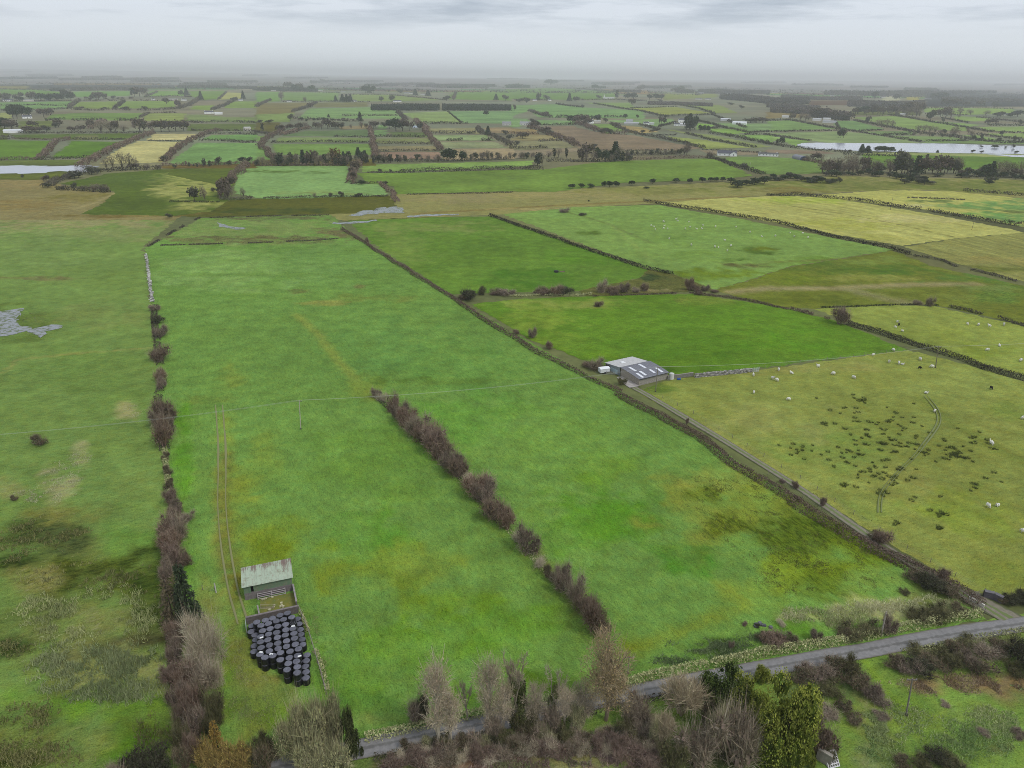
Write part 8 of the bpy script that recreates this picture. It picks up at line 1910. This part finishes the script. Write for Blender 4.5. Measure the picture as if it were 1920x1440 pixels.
FS = [T(7, *q) for q in ((1045, 97), (1065, 105), (1075, 128), (1135, 67), (1142, 96), (1138, 117), (1168, 120), (1230, 48), (1240, 62), (1325, 68), (1300, 122), (1335, 108), (1385, 123), (1430, 95), (1425, 118), (1525, 105), (1680, 107), (1345, 243), (1520, 257), (1548, 260), (1615, 285), (1640, 250), (1595, 207), (1180, 195), (1875, 178), (1783, 145))] + [T(8, *q) for q in ((55, 175), (195, 180), (300, 187), (165, 148), (258, 155))]
for i, q in enumerate(FS): sheep(q, i, 'white', 'white sheep speck in the far sheep field', 'white sheep in the far field')

# ------------------------------------------------------------------ rushes, reeds, long grass
def tuft_mesh(name, n, h, spread, cols, w=.05):
    mb = MB(); a = rng.uniform(0, 6.283, n); r = spread * np.sqrt(rng.random(n))
    p = np.stack([r * np.cos(a), r * np.sin(a), np.zeros(n)], 1)
    D = np.stack([np.cos(a) * .5, np.sin(a) * .5, np.ones(n)], 1) + rng.normal(size=(n, 3)) * .25
    mb.twigs(p, D, h * rng.uniform(.6, 1.2, n), w, cvar(cols[0], n, .3, cols[1], rng.random(n) * .6))
    me = mb.mesh(name); me.materials.append(M_LEAF); return me
RT = [tuft_mesh('rush_tuft', 70, .6, .42, ((.06, .08, .022), (.115, .135, .045))) for _ in range(3)]
def tuft(px, s):
    o = link(bpy.data.objects.new('rush_tuft', RT[int(rng.integers(0, 3))]))
    o.location = P(*px); o.location.z = .03; o.rotation_euler = (0, 0, rng.uniform(0, 6)); o.scale = (s * rng.uniform(.8, 1.5), s * rng.uniform(.7, 1.1), rng.uniform(.8, 1.2))
    tag(o, 'dark rush tuft dotting the pale sheep pasture', 'rush tuft', 'rush tufts in the sheep pasture')
for cx, cy, sx_, sy_, n_ in ((830, 250, 330, 110, 70), (700, 520, 260, 90, 46), (1010, 400, 140, 60, 18), (1400, 450, 90, 42, 24), (240, 400, 80, 60, 12), (1300, 900, 60, 20, 6), (900, 700, 220, 60, 14), (1560, 340, 160, 60, 12), (960, 960, 40, 20, 3), (690, 45, 40, 12, 6), (1300, 1015, 40, 10, 3), (1500, 640, 220, 120, 12)):
    for _ in range(n_):
        u, v_ = rng.normal(), rng.normal()
        tuft(T(12, cx + u * sx_ * .75, cy + v_ * sy_ * .75 + u * sx_ * .12), rng.uniform(.6, 1.5))
def grass_patch(name, areas, n, h, cols, label, w=.07, lean=.35, clump=None):
    """upright blades over patches given in photograph pixels: (px, py, rx, ry)"""
    Pb = []
    per = [a[2] * a[3] for a in areas]; tot = sum(per)
    for (px, py, rx, ry), k in zip(areas, per):
        m = int(n * k / tot)
        c = P(px, py); ex = P(px + rx, py) - c; ey = P(px, py - ry) - c
        a = rng.uniform(0, 6.283, m); r = np.sqrt(rng.random(m)) * (.55 + .6 * vnoise(np.cos(a) * 2 + px, np.sin(a) * 2 + py)) * rng.uniform(.7, 1.25, m)
        cl = rng.integers(0, m, m) // 11 * 11 % m               # blades stand in tussocks of a dozen or so
        a, r = a[cl], r[cl]
        x = c.x + ex.x * np.cos(a) * r + ey.x * np.sin(a) * r + rng.normal(size=m) * .34; y = c.y + ex.y * np.cos(a) * r + ey.y * np.sin(a) * r + rng.normal(size=m) * .34
        kp = fbm(x / 3.5, y / 3.5, 3) > (.40 if clump is None else clump)
        Pb.append(np.stack([x[kp], y[kp], np.full(kp.sum(), .05)], 1))
    Pb = np.concatenate(Pb); m = len(Pb)
    g = fbm(Pb[:, 0] / 6, Pb[:, 1] / 6, 3)
    D = rng.normal(size=(m, 3)) * lean + np.array([.12, .05, 1.0])
    mb = MB(); mb.twigs(Pb, D, h * rng.uniform(.5, 1.25, m), w * rng.uniform(.7, 1.4, m), cvar(cols[0], m, .28, cols[1], np.clip(g * 1.6 - .4 + rng.normal(size=m) * .2, 0, 1)))
    return tag(mb.build(name, M_LEAF), label, None, None, 'stuff')
grass_patch('reeds', [(180, 1260, 150, 45), (120, 1240, 70, 34), (240, 1240, 70, 34), (260, 1300, 50, 24), (190, 1300, 90, 26)], 7500, .95, ((0.23, 0.28, 0.125), (0.42, 0.46, 0.23)), 'pale reeds standing in the lower left pasture', .11)
grass_patch('reeds', [(190, 1150, 130, 44), (120, 1180, 70, 30), (240, 1170, 60, 30), (80, 1140, 60, 30)], 7000, .8, ((0.22, 0.25, 0.10), (0.40, 0.42, 0.19)), 'yellowish reeds and rushes in the wet left pasture', .11)
grass_patch('rushes', [(180, 1085, 150, 30), (60, 1000, 80, 36), (20, 1040, 50, 30), (130, 1010, 60, 30), (290, 1090, 40, 40), (25, 1215, 44, 20), (60, 1345, 60, 30), (60, 1410, 110, 30), (25, 1430, 50, 20), (280, 1380, 40, 34)], 11000, .6, ((0.15, 0.16, 0.055), (0.31, 0.30, 0.12)), 'dark rushes in the wet left pasture', .11, .35, .45)
grass_patch('long_grass', [(1650, 1145, 120, 20), (1520, 1155, 60, 14), (1750, 1135, 50, 20), (1580, 1170, 60, 12)], 11000, .5, ((0.351, 0.377, 0.169), (0.65, 0.624, 0.377)), 'straw-coloured long grass in the lower right meadow corner', .1)
grass_patch('long_grass', [(1640, 1380, 60, 50), (1690, 1350, 60, 40), (1860, 1360, 80, 50), (1790, 1400, 70, 30), (1620, 1340, 40, 30), (1900, 1310, 40, 24)], 15000, .42, ((0.221, 0.338, 0.111), (0.468, 0.507, 0.234)), 'uneven long grass in the rough field beyond the road', .09, .5)
grass_patch('dead_bracken', [(1790, 1282, 110, 18), (1880, 1290, 50, 24), (1740, 1290, 40, 14)], 6000, .4, ((.30, .21, .125), (.50, .40, .26)), 'pale dead bracken below the brambles beyond the road', .1, .6)
grass_patch('dead_bracken', [(1000, 1420, 220, 26), (830, 1430, 60, 18), (1150, 1410, 80, 24), (1200, 1436, 60, 14)], 16000, .55, ((.22, .145, .12), (.40, .30, .25)), 'reddish dead bracken under the roadside trees', .08, .7)
grass_patch('long_grass', [(1080, 1428, 70, 14), (960, 1436, 60, 10), (760, 1420, 40, 8)], 4000, .4, ((.22, .27, .10), (.48, .45, .26)), 'pale grass at the bottom edge below the trees', .08, .5)
grass_patch('rushes', [(1400, 955, 150, 60), (1550, 1035, 140, 60), (1350, 910, 90, 26), (1470, 1080, 60, 40), (1640, 1090, 40, 20)], 12000, .35, ((.135, .155, .035), (.25, .265, .075)), 'olive rushes spreading over the right of the meadow', .10, .4, .5)
grass_patch('nettles', [(1340, 1215, 90, 18), (1440, 1195, 60, 10), (1260, 1240, 50, 8)], 5000, .5, ((0.104, 0.15, 0.065), (0.221, 0.273, 0.13)), 'dark weeds along the roadside bank', .12, .6, .42)
grass_patch('long_grass', [(110, 900, 44, 36), (150, 860, 20, 20), (60, 930, 40, 16), (250, 770, 20, 14)], 5000, .3, ((.32, .33, .18), (.52, .50, .32)), 'bleached dead grass streak in the left pasture', .09, .6)
grass_patch('pond_weed', [(40, 600, 50, 14), (20, 615, 40, 12), (90, 618, 18, 7), (60, 622, 20, 7)], 2600, .16, ((.10, .11, .06), (.2, .2, .12)), 'weeds and grass poking through the flooded pasture patch', .12, .6, .45)
grass_patch('verge_grass', [(395, 1170, 22, 26), (470, 1330, 60, 30), (450, 1250, 16, 50), (590, 1180, 10, 30), (605, 1250, 10, 30)], 5000, .3, ((.18, .22, .08), (.36, .34, .16)), 'rank grass around the bale yard', .07, .5)

# ------------------------------------------------------------------ air
haze_m = bpy.data.materials.new('haze'); haze_m.use_nodes = True
n, l = haze_m.node_tree.nodes, haze_m.node_tree.links
n.clear()
out = n.new('ShaderNodeOutputMaterial'); pv = n.new('ShaderNodeVolumePrincipled')
pv.inputs['Color'].default_value = (.98, .99, 1.0, 1)
pv.inputs['Density'].default_value = HAZE_D
pv.inputs['Anisotropy'].default_value = 0.2
l.new(pv.outputs[0], out.inputs['Volume'])
mb = MB(); S_ = 46000; mb.box((-S_, -S_, -1.0), (S_, S_, 235.0), (1, 1, 1))
hz = mb.build('haze', haze_m)
tag(hz, None, None, None, 'stuff')
hz.visible_shadow = True
settle()
for o in list(COL.objects):                     # parts carry no category
    if o.parent and 'category' in o: del o['category']
